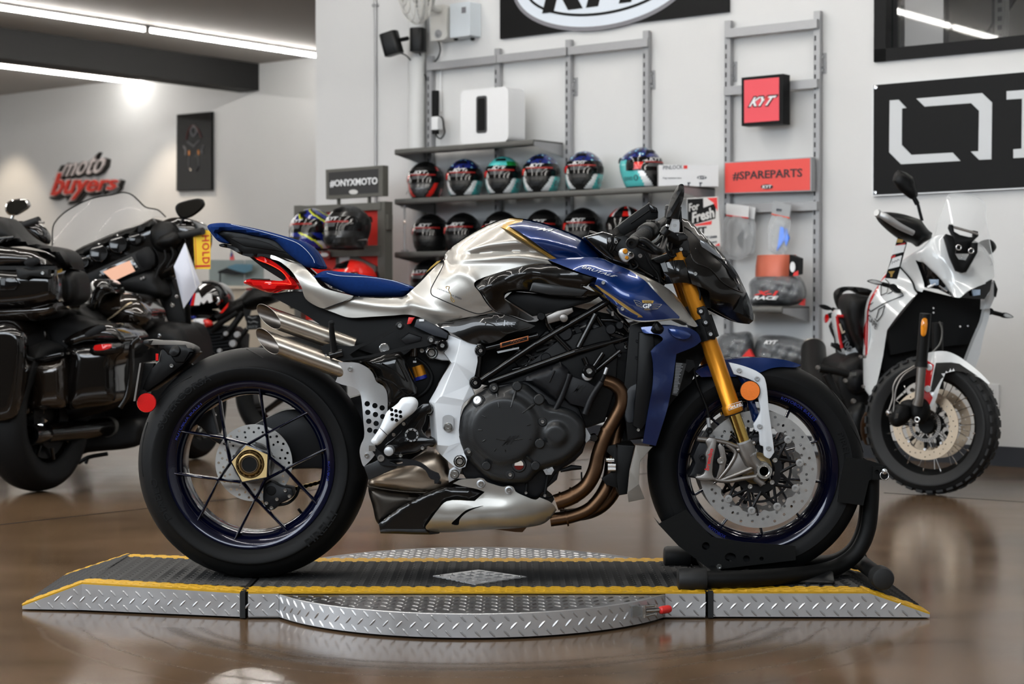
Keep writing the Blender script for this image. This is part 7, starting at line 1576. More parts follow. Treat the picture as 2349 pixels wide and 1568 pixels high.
t = thing('desk_flag','tiny flag standing behind the desk screen','flag',P(532,653,9.3)); G().cyl(P(531,653,9.3),P(531,570,9.3),.004,6).out('flag_pole',m_dark); plate('flag_cloth',[(527,596),(528,582),(532,576),(536,585),(538,596)],9.28,9.29,m_red); plate('flag_canton',[(528,588),(528,582),(532,576),(534,582),(532,590)],9.27,9.28,m_hblu)
top()
# ------------------------------------------------------------------ the other motorcycles
LA = lambda *l: [(.2551*a,420+.2551*b,*r) for a,b,*r in l]
LB = lambda *l: [(.2806*a,740+.2806*b,*r) for a,b,*r in l]
LC = lambda *l: [(380+.21681*a,520+.21681*b,*r) for a,b,*r in l]
RA = lambda *l: [(1850+.2551*a,380+.2551*b,*r) for a,b,*r in l]
RB = lambda *l: [(1850+.26785*a,740+.26785*b,*r) for a,b,*r in l]
m_tgl = mat('touring_gloss','0b0908',.12,spec=.3,coat=.7,noise=.2,nscale=4)
m_tsat = mat('touring_satin','090909',.48,spec=.25,noise=.2)
m_tbr = mat('touring_brown_gloss','221b15',.14,metal=.5,coat=1.,noise=.1)
def blob(name,outline,Y,dep,th,m,parent='R',n=4,res=9,domew=30,**k): return shell(name,outline,Y,m,parent,res=res,n=n,dome=dep,domew=domew,thick=th,auto=60,**k)
def wheel3(parent,c,Ro,Rr,hw,ax,spokes,mt,mr,y_r=None,knob=0):
    """a wheel on axis ax: tyre, rim, spokes"""
    pr = [(Rr-.006,-hw*.7),(Rr+.012,-hw*.85),((Rr+Ro)/2,-hw),(Ro-.035,-hw*.93),(Ro-.012,-hw*.62),(Ro,0)]; pr = spl(pr,n=3); pr += [(r,-h) for r,h in pr[-2::-1]]
    ty = lathe('tyre',pr,c,ax,mt,parent,n=72,closed=True,auto=60)
    if knob:
        u,v,a = frame_of(ax); g = G()
        for i in range(knob):
            t = 2*PI*i/knob
            for h,tw in ((-.62,.04),(0,0),(.62,.04)):
                d = (u*math.cos(t + (tw if h < 0 else -tw) + (PI/knob if h == 0 else 0)) + v*math.sin(t + (tw if h < 0 else -tw) + (PI/knob if h == 0 else 0))); tg = a.cross(d)
                rr = Ro - (.010 if h else 0); w1,w2 = .015,.014; b = Vector(c) + d*rr + a*(h*hw); q = [b + tg*sx*w1 + a*sy*w2 + d*sd for sd in (-.008,.0012) for sx,sy in ((-1,-1),(1,-1),(1,1),(-1,1))]
                g.add(q,[[0,3,2,1],[4,5,6,7],[0,1,5,4],[1,2,6,5],[2,3,7,6],[3,0,4,7]])
        g.out('tread_block',mt,ty,kind='stuff')
    lathe('rim',[(Rr+.008,-hw*.62),(Rr+.010,-hw*.55),(Rr-.008,-hw*.45),(Rr-.022,-hw*.2),(Rr-.022,hw*.2),(Rr-.008,hw*.45),(Rr+.010,hw*.55),(Rr+.008,hw*.62),(Rr-.004,hw*.60),(Rr-.018,hw*.3),(Rr-.030,0),(Rr-.018,-hw*.3),(Rr-.004,-hw*.6)],c,ax,mr,parent,n=64,closed=True,auto=45)
# ---- touring motorcycle at the left
tb_ = thing('touring_motorcycle','large black touring motorcycle with windscreen and luggage seen from behind at the left','motorcycle',onz(80,1140))
HD = Vector((.27,.96,0)).normalized(); AXT = Vector((HD.y,-HD.x,0))
yR_ = 7.47 - CD; rwh = part_ = bpy.data.objects.new('rear_wheel',None); COL.objects.link(rwh); rwh.parent = tb_
cW = onz(88,1126,0); cW = Vector((cW.x,cW.y,.335)); yR_ = cW.y
wheel3(rwh,cW,.335,.215,.095,AXT,0,m_tyre,m_tgl)
lathe('wheel_face',[(.195,.03),(.19,.045),(.10,.02),(.05,.05),(0,.05)],cW,AXT,m_tsat,rwh,n=40)
for k in range(9):
    a = 2*PI*k/9; u,v,ax = frame_of(AXT); d = u*math.cos(a) + v*math.sin(a); G().tube([cW + AXT*.05 + d*.05,cW + AXT*.055 + d*.20],[.012,.008],8).out('spoke',m_tgl,rwh)
lathe('white_line',[(.222,.071),(.226,.0735),(.232,.0755),(.228,.074)],cW,AXT,m_grey,rwh,n=64,closed=True)
lathe('brake_disc',[(.07,.064),(.145,.064),(.145,.068),(.07,.068)],cW,AXT,m_dark,rwh,n=40,closed=True)
fwh = bpy.data.objects.new('front_wheel',None); COL.objects.link(fwh); fwh.parent = tb_
cW2 = cW + HD*1.60; cW2 = onz(447,1052,0); cW2.z = .31; wheel3(fwh,cW2,.31,.215,.062,AXT,0,m_tyre,m_tgl)
Ya = yR_
blob('rear_mudguard',[(-60,760),(20,735),(60,760),(62,860),(40,960),(10,975),(-60,960)],Ya-.28,.10,.35,m_tgl)
# luggage
tk_ = bpy.data.objects.new('top_case',None); COL.objects.link(tk_); tk_.parent = tb_
blob('case_lid',LA((-300,620),(-100,560),(60,575),(250,605,'c'),(330,640),(420,690),(505,745),(510,770,'c'),(300,760),(100,770),(-300,800)),Ya-.20,.06,.40,m_tgl,tk_)
blob('case_body',LA((-300,760),(100,755),(510,760,'c'),(530,900),(530,1060,'c'),(420,1100),(250,1130),(0,1150),(-300,1150)),Ya-.20,.07,.45,m_tgl,tk_)
blob('case_base',LA((-300,1080),(0,1070),(520,1055,'c'),(500,1160),(400,1220),(0,1250),(-300,1250)),Ya-.15,.05,.4,m_tbr,tk_)
G().box(tuple(P(*LA((-100,778))[0],Ya-.25)),tuple(P(*LA((515,745))[0],Ya-.22))).out('case_trim',m_tsat,tk_)
plate('case_latch',LA((140,760),(200,760),(270,780),(440,775),(435,850),(270,835),(230,865),(150,850)),Ya-.30,Ya-.26,m_tsat,tk_,bev=.006); bolt(*LA((385,808))[0],Ya-.30,4,m_steel,tk_)
blob('case_emblem',LA((215,715),(250,675),(320,668),(360,690),(340,725),(240,745)),Ya-.285,.008,.006,m_black,tk_)
plate('side_lamp',LA((0,850),(130,845),(170,900),(130,960),(0,965)),Ya-.285,Ya-.27,m_glassd,tk_,bev=.004)
blob('backrest_pad',LA((-300,330),(0,300),(60,330),(150,430),(240,500),(330,545),(480,570),(590,610),(650,700),(655,770,'c'),(540,740),(480,650),(330,590),(100,555),(-300,560)),Ya-.05,.07,.20,m_tsat,tk_)
blob('backrest_side',LA((525,785),(660,790),(705,860),(708,1030),(640,1090),(560,1100),(530,1000)),Ya-.02,.05,.2,m_tsat,tk_)
blob('rack_bar',LA((0,505),(120,484),(130,500),(20,525)),Ya-.12,.01,.02,m_tgl,tk_)
for l in (((-20,500),(60,492),(125,486)),((0,530),(40,500))): tube('rack_rail',pxs(LA(*l),Ya-.13),.008,m_tgl,tk_)
blob('seat',LA((640,1090),(690,1080),(780,1120),(900,1200),(960,1290),(800,1330),(640,1300)),Ya+.35,.08,.3,m_tsat)
sb = bpy.data.objects.new('saddlebag',None); COL.objects.link(sb); sb.parent = tb_
blob('bag_lid',LB((510,150,'c'),(600,90),(740,30),(850,8),(920,25),(985,80),(1025,130,'c'),(1020,150),(700,165),(560,190)),Ya-.08,.05,.5,m_tgl,sb,domew=40)
blob('bag_body',LB((555,190),(760,165),(1015,150),(1010,250),(960,310),(955,600),(930,650),(700,690),(540,700),(540,300)),Ya-.06,.05,.5,m_tgl,sb,domew=40)
blob('bag_rear',LB((240,330),(400,300),(530,285,'c'),(540,640),(510,690),(360,715),(240,730,'c'),(245,540)),Ya-.14,.05,.3,m_tbr,sb,domew=34)  # gold-brown reflection on the bag's rear face is put into its colour
blob('bag_corner',LB((150,620),(210,560),(245,740),(210,770),(145,780)),Ya-.16,.03,.2,m_tbr,sb)
blob('bag_lens',LB((730,240),(765,180),(940,160),(1000,180),(980,240),(760,262)),Ya-.125,.02,.03,m_glassd,sb); blob('red_side_lamp',LB((770,190),(850,175),(910,178),(905,205),(770,222)),Ya-.150,.008,.02,m_redl,sb,domew=8)
blob('bag_emblem',LB((690,95),(780,30),(850,18),(865,45),(800,90),(710,115)),Ya-.125,.008,.01,m_black,sb)
plate('bag_hinge',LB((510,245),(565,240),(565,258),(510,262)),Ya-.13,Ya-.10,m_chrome,sb)
for l in (((520,290),(530,400),(525,640)),((1075,200),(1070,400),(1035,600),(980,690)),((1140,120),(1090,160),(1075,210))): tube('guard_rail',pxs(LB(*l),Ya-.05),.012,m_tgl,sb,sp=4)
plate('rear_light_bar',LB((230,300),(500,240),(505,270),(240,330)),Ya-.19,Ya-.15,m_glassd,bev=.004)
# exhaust
ex = bpy.data.objects.new('muffler',None); COL.objects.link(ex); ex.parent = tb_
e0 = P(*LB((245,915))[0],Ya-.20); e1 = P(*LB((900,850))[0],Ya+.45); e2 = P(*LB((1200,815))[0],Ya+.9); d = (e1-e0).normalized()
tube('muffler_tube',[e0 + d*.10,e0 + d*.13,e1,e2],[.040,.044,.044,.036],m_tgl,ex,n=28)
V,Fc = lathe_geo([(.030,.10),(.038,.0),(.043,0),(.046,.02),(.046,.11),(.040,.12)],e0,d,36); mk('end_tip',V,Fc,m_glossblk,ex,auto=40)
tube('clamp_band',[e1 - d*.03,e1 + d*.0],.047,m_dkmetal,ex,n=28); lathe('muffler_dark',[(.031,.09),(0,.09)],e0,d,m_black,ex)
plate('hanger',LB((310,790),(345,770),(390,800),(370,815),(330,820)),Ya-.12,Ya-.10,m_chrome,ex)
# tank, console, chassis
blob('fuel_tank',LA((770,1090),(900,1030),(1100,985),(1250,1010),(1330,1090),(1375,1160),(1360,1260),(1280,1330),(1150,1350),(1000,1300),(900,1240),(820,1200)),Ya+.55,.14,.3,m_tbr,domew=50)
blob('tank_console',LA((800,940),(830,880),(900,858),(980,880),(1040,980),(960,1010),(900,1100),(820,1200),(770,1140),(765,1060),(790,1000)),Ya+.42,.08,.2,m_tgl,domew=26)
tube('tank_trim',pxs(LA((930,1255),(1020,1190),(1120,1110),(1190,1075)),Ya+.405),.007,mat('tank_pinstripe','c9b79c',.2,metal=1.),sp=4)
blob('side_cover',LA((640,1130),(700,1110),(800,1180),(870,1260),(760,1290),(640,1330)),Ya+.4,.05,.2,m_tsat)
blob('engine_block',[(180,770),(300,745),(410,745),(440,800),(445,880),(430,960),(360,1005),(200,1010),(170,900)],Ya+.75,.10,.5,m_tsat)
plate('frame_neck',[(325,640),(395,640),(425,720),(440,800),(400,830),(335,800),(322,700)],Ya+1.12,Ya+1.2,m_tsat,bev=.01)
blob('frame_mass',[(-60,720),(150,720),(260,760),(300,900),(180,960),(-60,960)],Ya+.15,.05,.5,m_black)
blob('lower_fairing',[(350,745),(400,738),(450,745),(470,790),(470,840),(440,880),(370,850)],Ya+1.15,.08,.2,m_tsat); blob('running_board',LB((640,1080),(720,1060),(1100,1015),(1150,980),(1150,800),(700,860),(640,900)),Ya+.45,.02,.3,m_tsat)
tube('kick_stand',pxs(LB((640,1145),(720,1100),(880,1070)),Ya+.5),.010,m_tsat,sp=3); tube('stand_foot',pxs(LB((700,1150),(715,1110)),Ya+.5),.008,m_tsat)
for x0,y0,x1,y1,r in ((355,660,382,745,.020),(430,700,436,800,.014),(425,800,447,1000,.022)): tube('fork_tube',[P(x0,y0,Ya+1.05),P(x1,y1,Ya+1.15)],r,m_tsat,n=16)
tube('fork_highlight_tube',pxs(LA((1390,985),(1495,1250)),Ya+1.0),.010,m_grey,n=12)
for a,b,r in ((340,795,5),(300,780,4),(365,770,5),(395,700,5),(405,680,4),(50,800,4),(55,790,3)): bolt(a,b,Ya+.55,r,m_chrome)
# fairing with gauges and screen
fa_ = bpy.data.objects.new('fairing',None); COL.objects.link(fa_); fa_.parent = tb_
YF_ = Ya + .98
blob('fairing_shell',LA((630,650,'c'),(700,590),(900,500),(1100,420),(1240,380),(1370,315,'c'),(1420,350),(1540,312),(1650,310),(1740,340),(1795,420),(1790,560),(1720,680),(1600,800),(1440,880),(1300,930),(1100,930),(900,950),(760,940),(680,860),(640,760)),YF_,.05,.35,m_tgl,fa_,domew=26)
blob('dash_hood',LA((640,640),(900,520),(1240,385),(1380,340),(1400,380),(1240,440),(900,580),(660,690)),YF_-.06,.03,.06,m_tsat,fa_)
for a,b,r in ((740,705,58),(888,628,84),(1060,550,84),(1215,500,60)):
    c = P(*LA((a,b))[0],YF_-.085); k = r*.2551/pxm(YF_-.085); lathe('gauge',[(k,-.02),(k,.012),(k*.92,.016),(k*.88,.010),(0,.010)],c,(.25,-1,.1),m_glossblk,fa_,n=30); lathe('gauge_glass',[(k*.86,.012),(k*.5,.014),(0,.0145)],c,(.25,-1,.1),m_glassd,fa_,n=30)
plate('radio_panel',LA((740,830),(1310,570),(1380,640),(1385,740),(1300,790),(1000,900),(780,930)),YF_-.085,YF_-.05,m_tsat,fa_,bev=.006)
plate('display_bezel',LA((890,790),(1185,660),(1260,780),(1010,900),(960,890)),YF_-.098,YF_-.085,m_glossblk,fa_,bev=.003)
plate('display_screen',LA((925,795),(1165,695),(1215,790),(1020,880)),YF_-.101,YF_-.098,mat('display_reflection','8d6a58',.06,coat=1.,emit='c49a84',es=.9),fa_)  # bright reflection on the screen, put in as pinkish colour and glow
for a,b in ((1195,700),(1225,750),(905,825),(1270,858),(1292,848)): boss(*LA((a,b))[0],YF_-.100,2.6,.004,m_grey,fa_,name='radio_button')
blob('fairing_speaker',LA((1350,480),(1370,390),(1460,345),(1560,360),(1600,450),(1580,560),(1480,620),(1390,590)),YF_-.09,.04,.08,m_tsat,fa_)
blob('glove_box',LA((1220,640),(1330,570),(1385,640),(1385,740),(1310,780)),YF_-.10,.01,.02,m_black,fa_)
blob('lower_cowl',LA((1000,880),(1390,770),(1440,880),(1480,1000),(1400,1040),(1250,1000),(1080,950)),YF_-.05,.03,.2,m_tsat,fa_)
m_wsc = mat('tinted_screen','a3a19e',.25,alpha=.36,spec=.2,coat=.08,noise=.03)
f_ws = rbf([(122,565,YF_-.02),(145,490,YF_+.08),(250,447,YF_+.17),(310,452,YF_+.17),(378,497,YF_+.08),(250,540,YF_+.03),(165,583,YF_-.02),(330,510,YF_+.04),(250,490,YF_+.12)])
ws_ = shell('windscreen',LA((470,560,'c'),(475,400),(495,350),(570,270),(700,190),(850,130),(1000,105),(1110,82),(1180,100),(1240,150),(1310,215),(1420,240),(1490,303,'c'),(1460,308),(1380,310),(1240,375),(1100,415),(900,495),(700,590),(630,645,'c'),(540,590)),f_ws,m_wsc,res=9,n=5,thick=.004,auto=60)
tube('screen_edge',[P(x,y,float(f_ws(np.array(float(x)),np.array(float(y))))) for x,y in spl(LA((470,560),(475,400),(495,350),(570,270),(700,190),(850,130),(1000,105),(1110,82),(1180,100),(1240,150),(1310,215),(1420,240),(1490,303)),n=4)],.0035,m_tsat,ws_,n=6)
# mirrors and grips
m_mirg = mat('mirror_glass','6e6d6b',.04,metal=1.)
def mirror(outline,Y,m,stem):
    o = bpy.data.objects.new('mirror',None); COL.objects.link(o); o.parent = tb_
    blob('mirror_shell',outline,Y,.012,.03,m,o,domew=6); c = np.mean([p[:2] for p in outline],0)
    plate('mirror_glass',[((p[0]-c[0])*.86 + c[0],(p[1]-c[1])*.86 + c[1]) for p in outline],Y-.0155,Y-.0135,m_mirg,o,n=4); tube('mirror_stem',pxs(stem,Y+.01),.008,m,o,sp=3)
mirror(LA((1575,230),(1590,190),(1660,160),(1810,140),(1835,190),(1800,240),(1690,310),(1620,310)),YF_-.05,m_tsat,LA((1650,310),(1620,380),(1580,440)))
mirror(LA((45,235),(60,180),(110,150),(230,145),(262,200),(200,255),(120,290),(70,280)),YF_-.30,m_chrome,LA((120,285),(105,320),(95,345)))
tube('grip',[P(*LA((1560,480))[0],YF_-.10),P(*LA((1640,470))[0],YF_-.13),P(*LA((1825,430))[0],YF_-.20)],[.014,.018,.018],m_rub,n=18); blob('switch_cluster',LA((1400,530),(1440,480),(1580,440),(1620,500),(1560,560),(1420,560)),YF_-.14,.03,.05,m_tsat,domew=12)
tube('grip',[P(*LA((170,390))[0],YF_-.4),P(*LA((350,330))[0],YF_-.45)],.017,m_rub,n=18); tube('lever_end',pxs(LA((330,350),(400,352)),YF_-.45),.006,m_grey)
blob('control_housing',LA((110,350),(200,340),(330,370),(390,430),(412,490),(390,545),(320,520),(230,450)),YF_-.35,.03,.1,m_tgl)
for l in (((1480,600),(1490,680),(1430,770),(1400,850)),((1530,560),(1560,640),(1500,760))): tube('control_cable',pxs(LA(*l),YF_-.12),.006,m_tsat,sp=5)
top()
t = thing('paper_tag','blank white paper tag hanging from the right grip of the black touring motorcycle','tag',P(*LA((1665,540))[0],YF_-.2))
f_pt = rbf([(425,556,YF_-.19),(398,610,YF_-.20),(418,706,YF_-.19),(461,650,YF_-.17),(430,630,YF_-.215)])
shell('paper_sheet',LA((1665,530,'c'),(1800,905,'c'),(1650,1128,'c'),(1562,750,'c')),f_pt,mat('paper_white','cfd3e0',.7,noise=.03),n=0,res=9,thick=.002); tube('tag_string',pxs(LA((1665,540),(1668,515),(1660,500)),YF_-.19),.002,m_tsat); tube('paper_fold',pxs(LA((1672,560),(1765,940)),YF_-.213),.0018,m_wht)
top()
t = thing('hold_tag','yellow tag with red hold lettering hanging from the right grip','tag',P(*LA((1815,420))[0],YF_-.16)); YH = YF_-.16
plate('tag_card',LA((1740,495),(1745,440),(1840,418),(1893,430),(1893,772),(1752,772)),YH,YH+.003,mat('tag_yellow','e0b821',.6)); m_hold = mat('tag_red_ink','b8261a',.6)
text('tag_letters','HOLD',quadfn(P(*LA((1815,470))[0],YH-.001),P(*LA((1820,725))[0],YH-.001),P(*LA((1882,465))[0],YH-.001),P(*LA((1886,722))[0],YH-.001),(0,-1,0)),m_hold,bold=.02,spacing=1.15)
for l in (((1755,490),(1765,765)),): tube('tag_rule',pxs(LA(*l),YH-.0005),.0016,m_hold,n=5)
plate('tag_bar',LA((1755,738),(1890,733),(1890,750),(1755,756)),YH-.001,YH,m_hold)
top()
# ---- black naked motorcycle in the gap
YM = 5.1; mb = thing('naked_motorcycle','black naked motorcycle with a letter on its tank, seen behind the exhausts','motorcycle',P(560,970,YM))
rw2 = bpy.data.objects.new('rear_wheel',None); COL.objects.link(rw2); rw2.parent = mb
cM = P(668,850,YM); cM.z = .318; wheel3(rw2,cM,.318,.215,.09,Vector((0,1,0)),0,m_tyre,m_tgl)
for k in range(5):
    a = 2*PI*k/5; d = Vector((math.cos(a),0,math.sin(a))); G().tube([cM + d*.03 + Vector((0,-.03,0)),cM + d*.2 + Vector((0,-.04,0))],[.02,.014],8).out('spoke',m_tgl,rw2)
fw2 = bpy.data.objects.new('front_wheel',None); COL.objects.link(fw2); fw2.parent = mb
cM2 = cM - Vector((1.42,0,0)); cM2.z = .30; wheel3(fw2,cM2,.30,.215,.06,Vector((0,1,0)),0,m_tyre,m_tgl)
tn = blob('fuel_tank',LC((185,850),(220,800),(260,740),(330,650),(420,595),(500,582),(580,610),(640,670),(670,760),(660,830),(560,860),(400,880),(280,890)),YM-.06,.16,.2,m_glossblk,domew=40)
plate('tank_badge',LC((320,700),(350,695),(380,760),(440,700),(480,705),(495,790),(460,805),(440,770),(400,815),(370,790),(355,830),(300,830)),YM-.235,YM-.225,m_wht,tn,label='pale letter on the tank'); plate('tank_stripe',LC((295,705),(322,700),(298,832),(262,832)),YM-.235,YM-.225,m_hred,tn); plate('tank_stripe',LC((278,715),(294,708),(262,832),(245,830)),YM-.235,YM-.225,m_hblu,tn)
tube('tank_ridge',pxs(LC((385,592),(500,585),(590,630),(650,720)),YM-.12),.010,m_glossblk,tn,sp=4); tube('tank_loop',pxs(LC((545,745),(562,770),(560,800),(540,815)),YM-.2),.008,m_chrome,tn,sp=4)
blob('seat',LC((560,860),(650,810),(760,760),(830,690),(900,650),(1000,645),(1130,690),(1170,770),(1060,820),(900,880),(760,900),(640,920)),YM-.05,.10,.2,m_tsat)
plate('red_flash',LC((570,912),(640,830),(665,800),(655,850),(600,912)),YM-.20,YM-.17,m_hred)
plate('red_tail_edge',LC((850,650),(930,640),(900,668),(850,670)),YM-.16,YM-.15,mat('tail_dim_red','6b1010',.3))
blob('side_panel',LC((180,900),(300,880),(500,890),(560,960),(460,1010),(340,1000),(240,960)),YM-.10,.08,.2,m_tgl)
blob('lamp_cluster',LC((290,985),(340,970),(420,975),(480,1020),(470,1050),(400,1060),(320,1020)),YM-.22,.04,.06,m_wht,domew=9); blob('red_lamp',LC((395,985),(430,975),(485,1015),(475,1050),(420,1060)),YM-.25,.03,.06,m_hred,domew=8); blob('blue_trim',LC((205,960),(290,940),(320,950),(300,975),(220,985)),YM-.21,.02,.05,m_hblu,domew=8)
for l,r in (((540,960),(700,880),(820,820)),.02),(((480,1100),(600,1000),(760,900)),.018),(((600,1180),(720,1040),(820,900)),.018),(((700,1240),(780,1180),(860,1080)),.014): tube('frame_tube',pxs(LC(*l),YM-.15),r,m_tsat,n=12)
plate('engine_block',LC((360,1080),(480,1040),(700,1060),(800,1150),(790,1290),(600,1400),(400,1400)),YM-.12,YM+.2,m_dark,bev=.02)
for i in range(7): plate('cooling_fin',LC((420+i*12,1130+i*34),(640+i*14,1100+i*34),(640+i*14,1112+i*34),(420+i*12,1142+i*34)),YM-.15,YM-.12,m_engine)
for a,b,r in ((760,1140,7),(715,1235,8),(640,1130,5),(575,1310,5),(480,1340,5)): boss(*LC((a,b))[0],YM-.2,r,.03,m_alu,name='engine_cap')
pl_ = plate('dealer_plate',LC((850,940),(1000,930),(1010,1080),(860,1090)),YM-.22,YM-.21,m_black); ptext('plate_letters','ONYX',LC((850,1075),(975,1070),(850,1045),(975,1040)),YM-.2215,mat('plate_dim','5a5d5f',.5),pl_,bold=.02)
tube('plate_mark',pxs(LC((870,1000),(900,1015),(930,1000),(975,1015)),YM-.222),.004,MATS['plate_dim'],pl_); tube('plate_mark',pxs(LC((870,950),(920,970),(960,955)),YM-.222),.004,MATS['plate_dim'],pl_)
plate('tail_bracket',LC((820,860),(900,880),(880,960),(850,1000),(830,940)),YM-.18,YM-.15,m_tsat); plate('engine_label',LC((345,1100),(430,1090),(432,1125),(348,1130)),YM-.24,YM-.23,m_dkmetal)
plate('swingarm',LC((800,1250),(1000,1330),(1330,1500),(1340,1560),(1000,1450),(800,1380)),YM-.14,YM-.10,m_tsat,bev=.01)
tube('fork',[cM2 + Vector((0,-.1,0)),P(420,640,YM-.1)],.025,m_tsat,n=14); blob('headlamp',[(385,690),(400,650),(430,640),(445,680),(430,720),(400,725)],YM-.05,.08,.15,m_tgl)
top()
# ---- white adventure motorcycle at the right
wm = thing('adventure_motorcycle','white and red adventure motorcycle with clear windscreen and spoked wheels at the right','motorcycle',onz(2150,1128))
m_ww = mat('white_fairing','cdd1d3',.16,coat=1.,noise=.03); m_wr = mat('fairing_red','b3161a',.2,coat=.8); m_wred = m_wr
fwa = bpy.data.objects.new('front_wheel',None); COL.objects.link(fwa); fwa.parent = wm
cA = P(2137,965,7.62-CD); cA.z = .303; AXA = Vector((-.60,-.80,0)).normalized()
wheel3(fwa,cA,.301,.224,.058,AXA,0,m_rub,m_dark,knob=38)
u,v,a_ = frame_of(AXA)
for k in range(32):
    t = 2*PI*k/32 + .05; s = 1 if k % 2 else -1; d = u*math.cos(t) + v*math.sin(t); t2 = t + (.45 if (k//2) % 2 else -.45); d2 = u*math.cos(t2) + v*math.sin(t2)
    G().tube([cA + d2*.035 + a_*s*.045,cA + d*.217 + a_*s*.012],.0018,5).tube([cA + d*.195 + a_*s*.016,cA + d*.217 + a_*s*.012],.0038,6).out('spoke',m_chrome,fwa)
lathe('hub',[(0,-.06),(.035,-.06),(.042,-.04),(.03,-.02),(.03,.02),(.042,.04),(.035,.06),(0,.06)],cA,AXA,m_dark,fwa,n=28)
m_discw = mat('pale_disc','b9a893',.35,metal=.9,noise=.1)
def advdisc(c,off,m):
    hl = [(.137 - .008*(k % 3),2*PI*k/36,.0032) for k in range(36)]; o_ = circ(0,0,.150,60); i_ = [((.110 + .012*max(0,math.cos(a*8))**3*-1)*math.cos(a),(.110 + .012*max(0,math.cos(a*8))**3*-1)*math.sin(a)) for a in [2*PI*k/96 for k in range(96)]]
    vv,T = cdt([o_,i_] + [circ(r*math.cos(a),r*math.sin(a),h,8) for r,a,h in hl]); V = [c + u*x + v*y + a_*off for x,y in vv]; n = len(V); V += [p + a_*.005 for p in V]; Fc = [list(map(int,f)) for f in T]; Fc += [[i+n for i in f[::-1]] for f in Fc]
    for a,b in boundary(T): Fc.append([b,a,a+n,b+n])
    mk('brake_disc',V,Fc,m,fwa)
    for k in range(8):
        t = 2*PI*k/8; d = u*math.cos(t) + v*math.sin(t); G().tube([c + d*.05 + a_*off,c + d*.104 + a_*off],[.010,.006],6).out('disc_arm',m_dark,fwa); lathe('disc_button',[(.008,0),(.006,.006),(0,.006)],c + d*.104 + a_*(off+.004),a_,m_chrome,fwa,n=10)
advdisc(cA,.062,m_discw); advdisc(cA,-.068,m_discw)
lathe('sensor_ring',[(.058,.068),(.072,.068),(.072,.071),(.058,.071)],cA,AXA,m_grey,fwa,n=60,closed=True)
g = G()
for k in range(48): t = 2*PI*k/48; d = u*math.cos(t) + v*math.sin(t); g.tube([cA + d*.060 + a_*.0715,cA + d*.070 + a_*.0715],.0012,4)
g.out('sensor_slots',m_black,fwa,kind='stuff')
for l in ((2120,1060,2090,1062),): pass
YA = cA.y
# fork legs, caliper, mudguard
def RBp(a,b,Y): return P(*RB((a,b))[0],Y)
fl_ = tube('fork_lower',[RBp(985,380,YA-.17),RBp(965,640,YA-.16),RBp(950,700,YA-.15)],[.019,.019,.022],m_grey,n=20); tube('fork_upper',[RBp(1020,-80,YA-.16),RBp(985,350,YA-.14)],.024,m_tsat,n=20); tube('fork_seal',[RBp(984,335,YA-.14),RBp(981,378,YA-.14)],.027,m_tsat,n=20)
blob('fork_foot',RB((925,660),(1010,650),(1060,720),(1050,800),(1000,870),(940,850),(900,780)),YA-.13,.02,.05,m_dark,domew=10); V,Fc = tube_geo(ring_path(RBp(948,828,YA-.165),.010,AXA,18),.003,6,closed=True); mk('axle_ring',V,Fc,m_chrome,smooth=True)
tube('fork_upper',[RBp(1120,0,YA+.05),RBp(1130,640,YA+.08)],.024,m_tsat,n=16)
cpa = blob('brake_caliper',RB((750,740),(800,700),(880,720),(900,800),(840,870),(760,890),(725,820)),YA-.12,.02,.05,m_dark,domew=10); ptext('caliper_letters','brembo',RB((752,822),(780,818),(775,752),(795,750)),YA-.143,m_grey,cpa)
blob('caliper_arm',RB((820,690),(900,660),(960,690),(930,760),(850,740)),YA-.10,.02,.04,m_dark,domew=10)
for l in (((700,765),(740,640),(745,540),(800,450),(960,350)),((745,765),(755,660),(770,560),(830,450),(950,370))): tube('brake_hose',pxs(RB(*l),YA-.12),.0038,m_grey,sp=5,n=8)
lathe('hose_banjo',[(.010,0),(.010,.012),(0,.014)],RBp(712,768,YA-.13),(-.8,-.5,0),m_chrome,n=12)
mgA = bpy.data.objects.new('mudguard',None); COL.objects.link(mgA); mgA.parent = wm
def f_am(x,y): x = np.asarray(x,float); return YA - .13 - .75*np.clip(x-2140,0,200)/530 + .0008*np.clip(900-np.asarray(y,float),0,90)
shell('mudguard_top',RB((1022,290,'c'),(1035,262),(1080,248),(1200,244),(1300,285),(1380,340),(1480,420),(1572,515,'c'),(1560,530,'c'),(1480,468),(1340,420),(1270,412),(1190,432,'c'),(1150,530),(1100,680),(1062,735,'c'),(985,655,'c'),(1000,450)),f_am,m_ww,mgA,n=3,res=7,thick=.01,regions=[(RB((1030,318),(1092,360),(1052,590),(1082,640),(1055,708),(988,655),(1002,500)),m_wr),(RB((1108,342),(1240,338),(1310,350),(1475,462),(1330,408),(1240,405),(1180,430),(1085,620),(1062,575)),m_satblk)],extra=[RB((1030,318),(1092,360),(1052,590),(1082,640),(1055,705)),RB((1062,575),(1108,342),(1240,338),(1310,350),(1470,458))],auto=50)
for a,b in ((1052,380),(1040,565)): lathe('mudguard_bolt',[(.014,0),(.014,.003),(.008,.004),(.006,.002),(0,.002)],RBp(a,b,YA-.14),(-.5,-.85,0),m_ww,mgA,n=16)
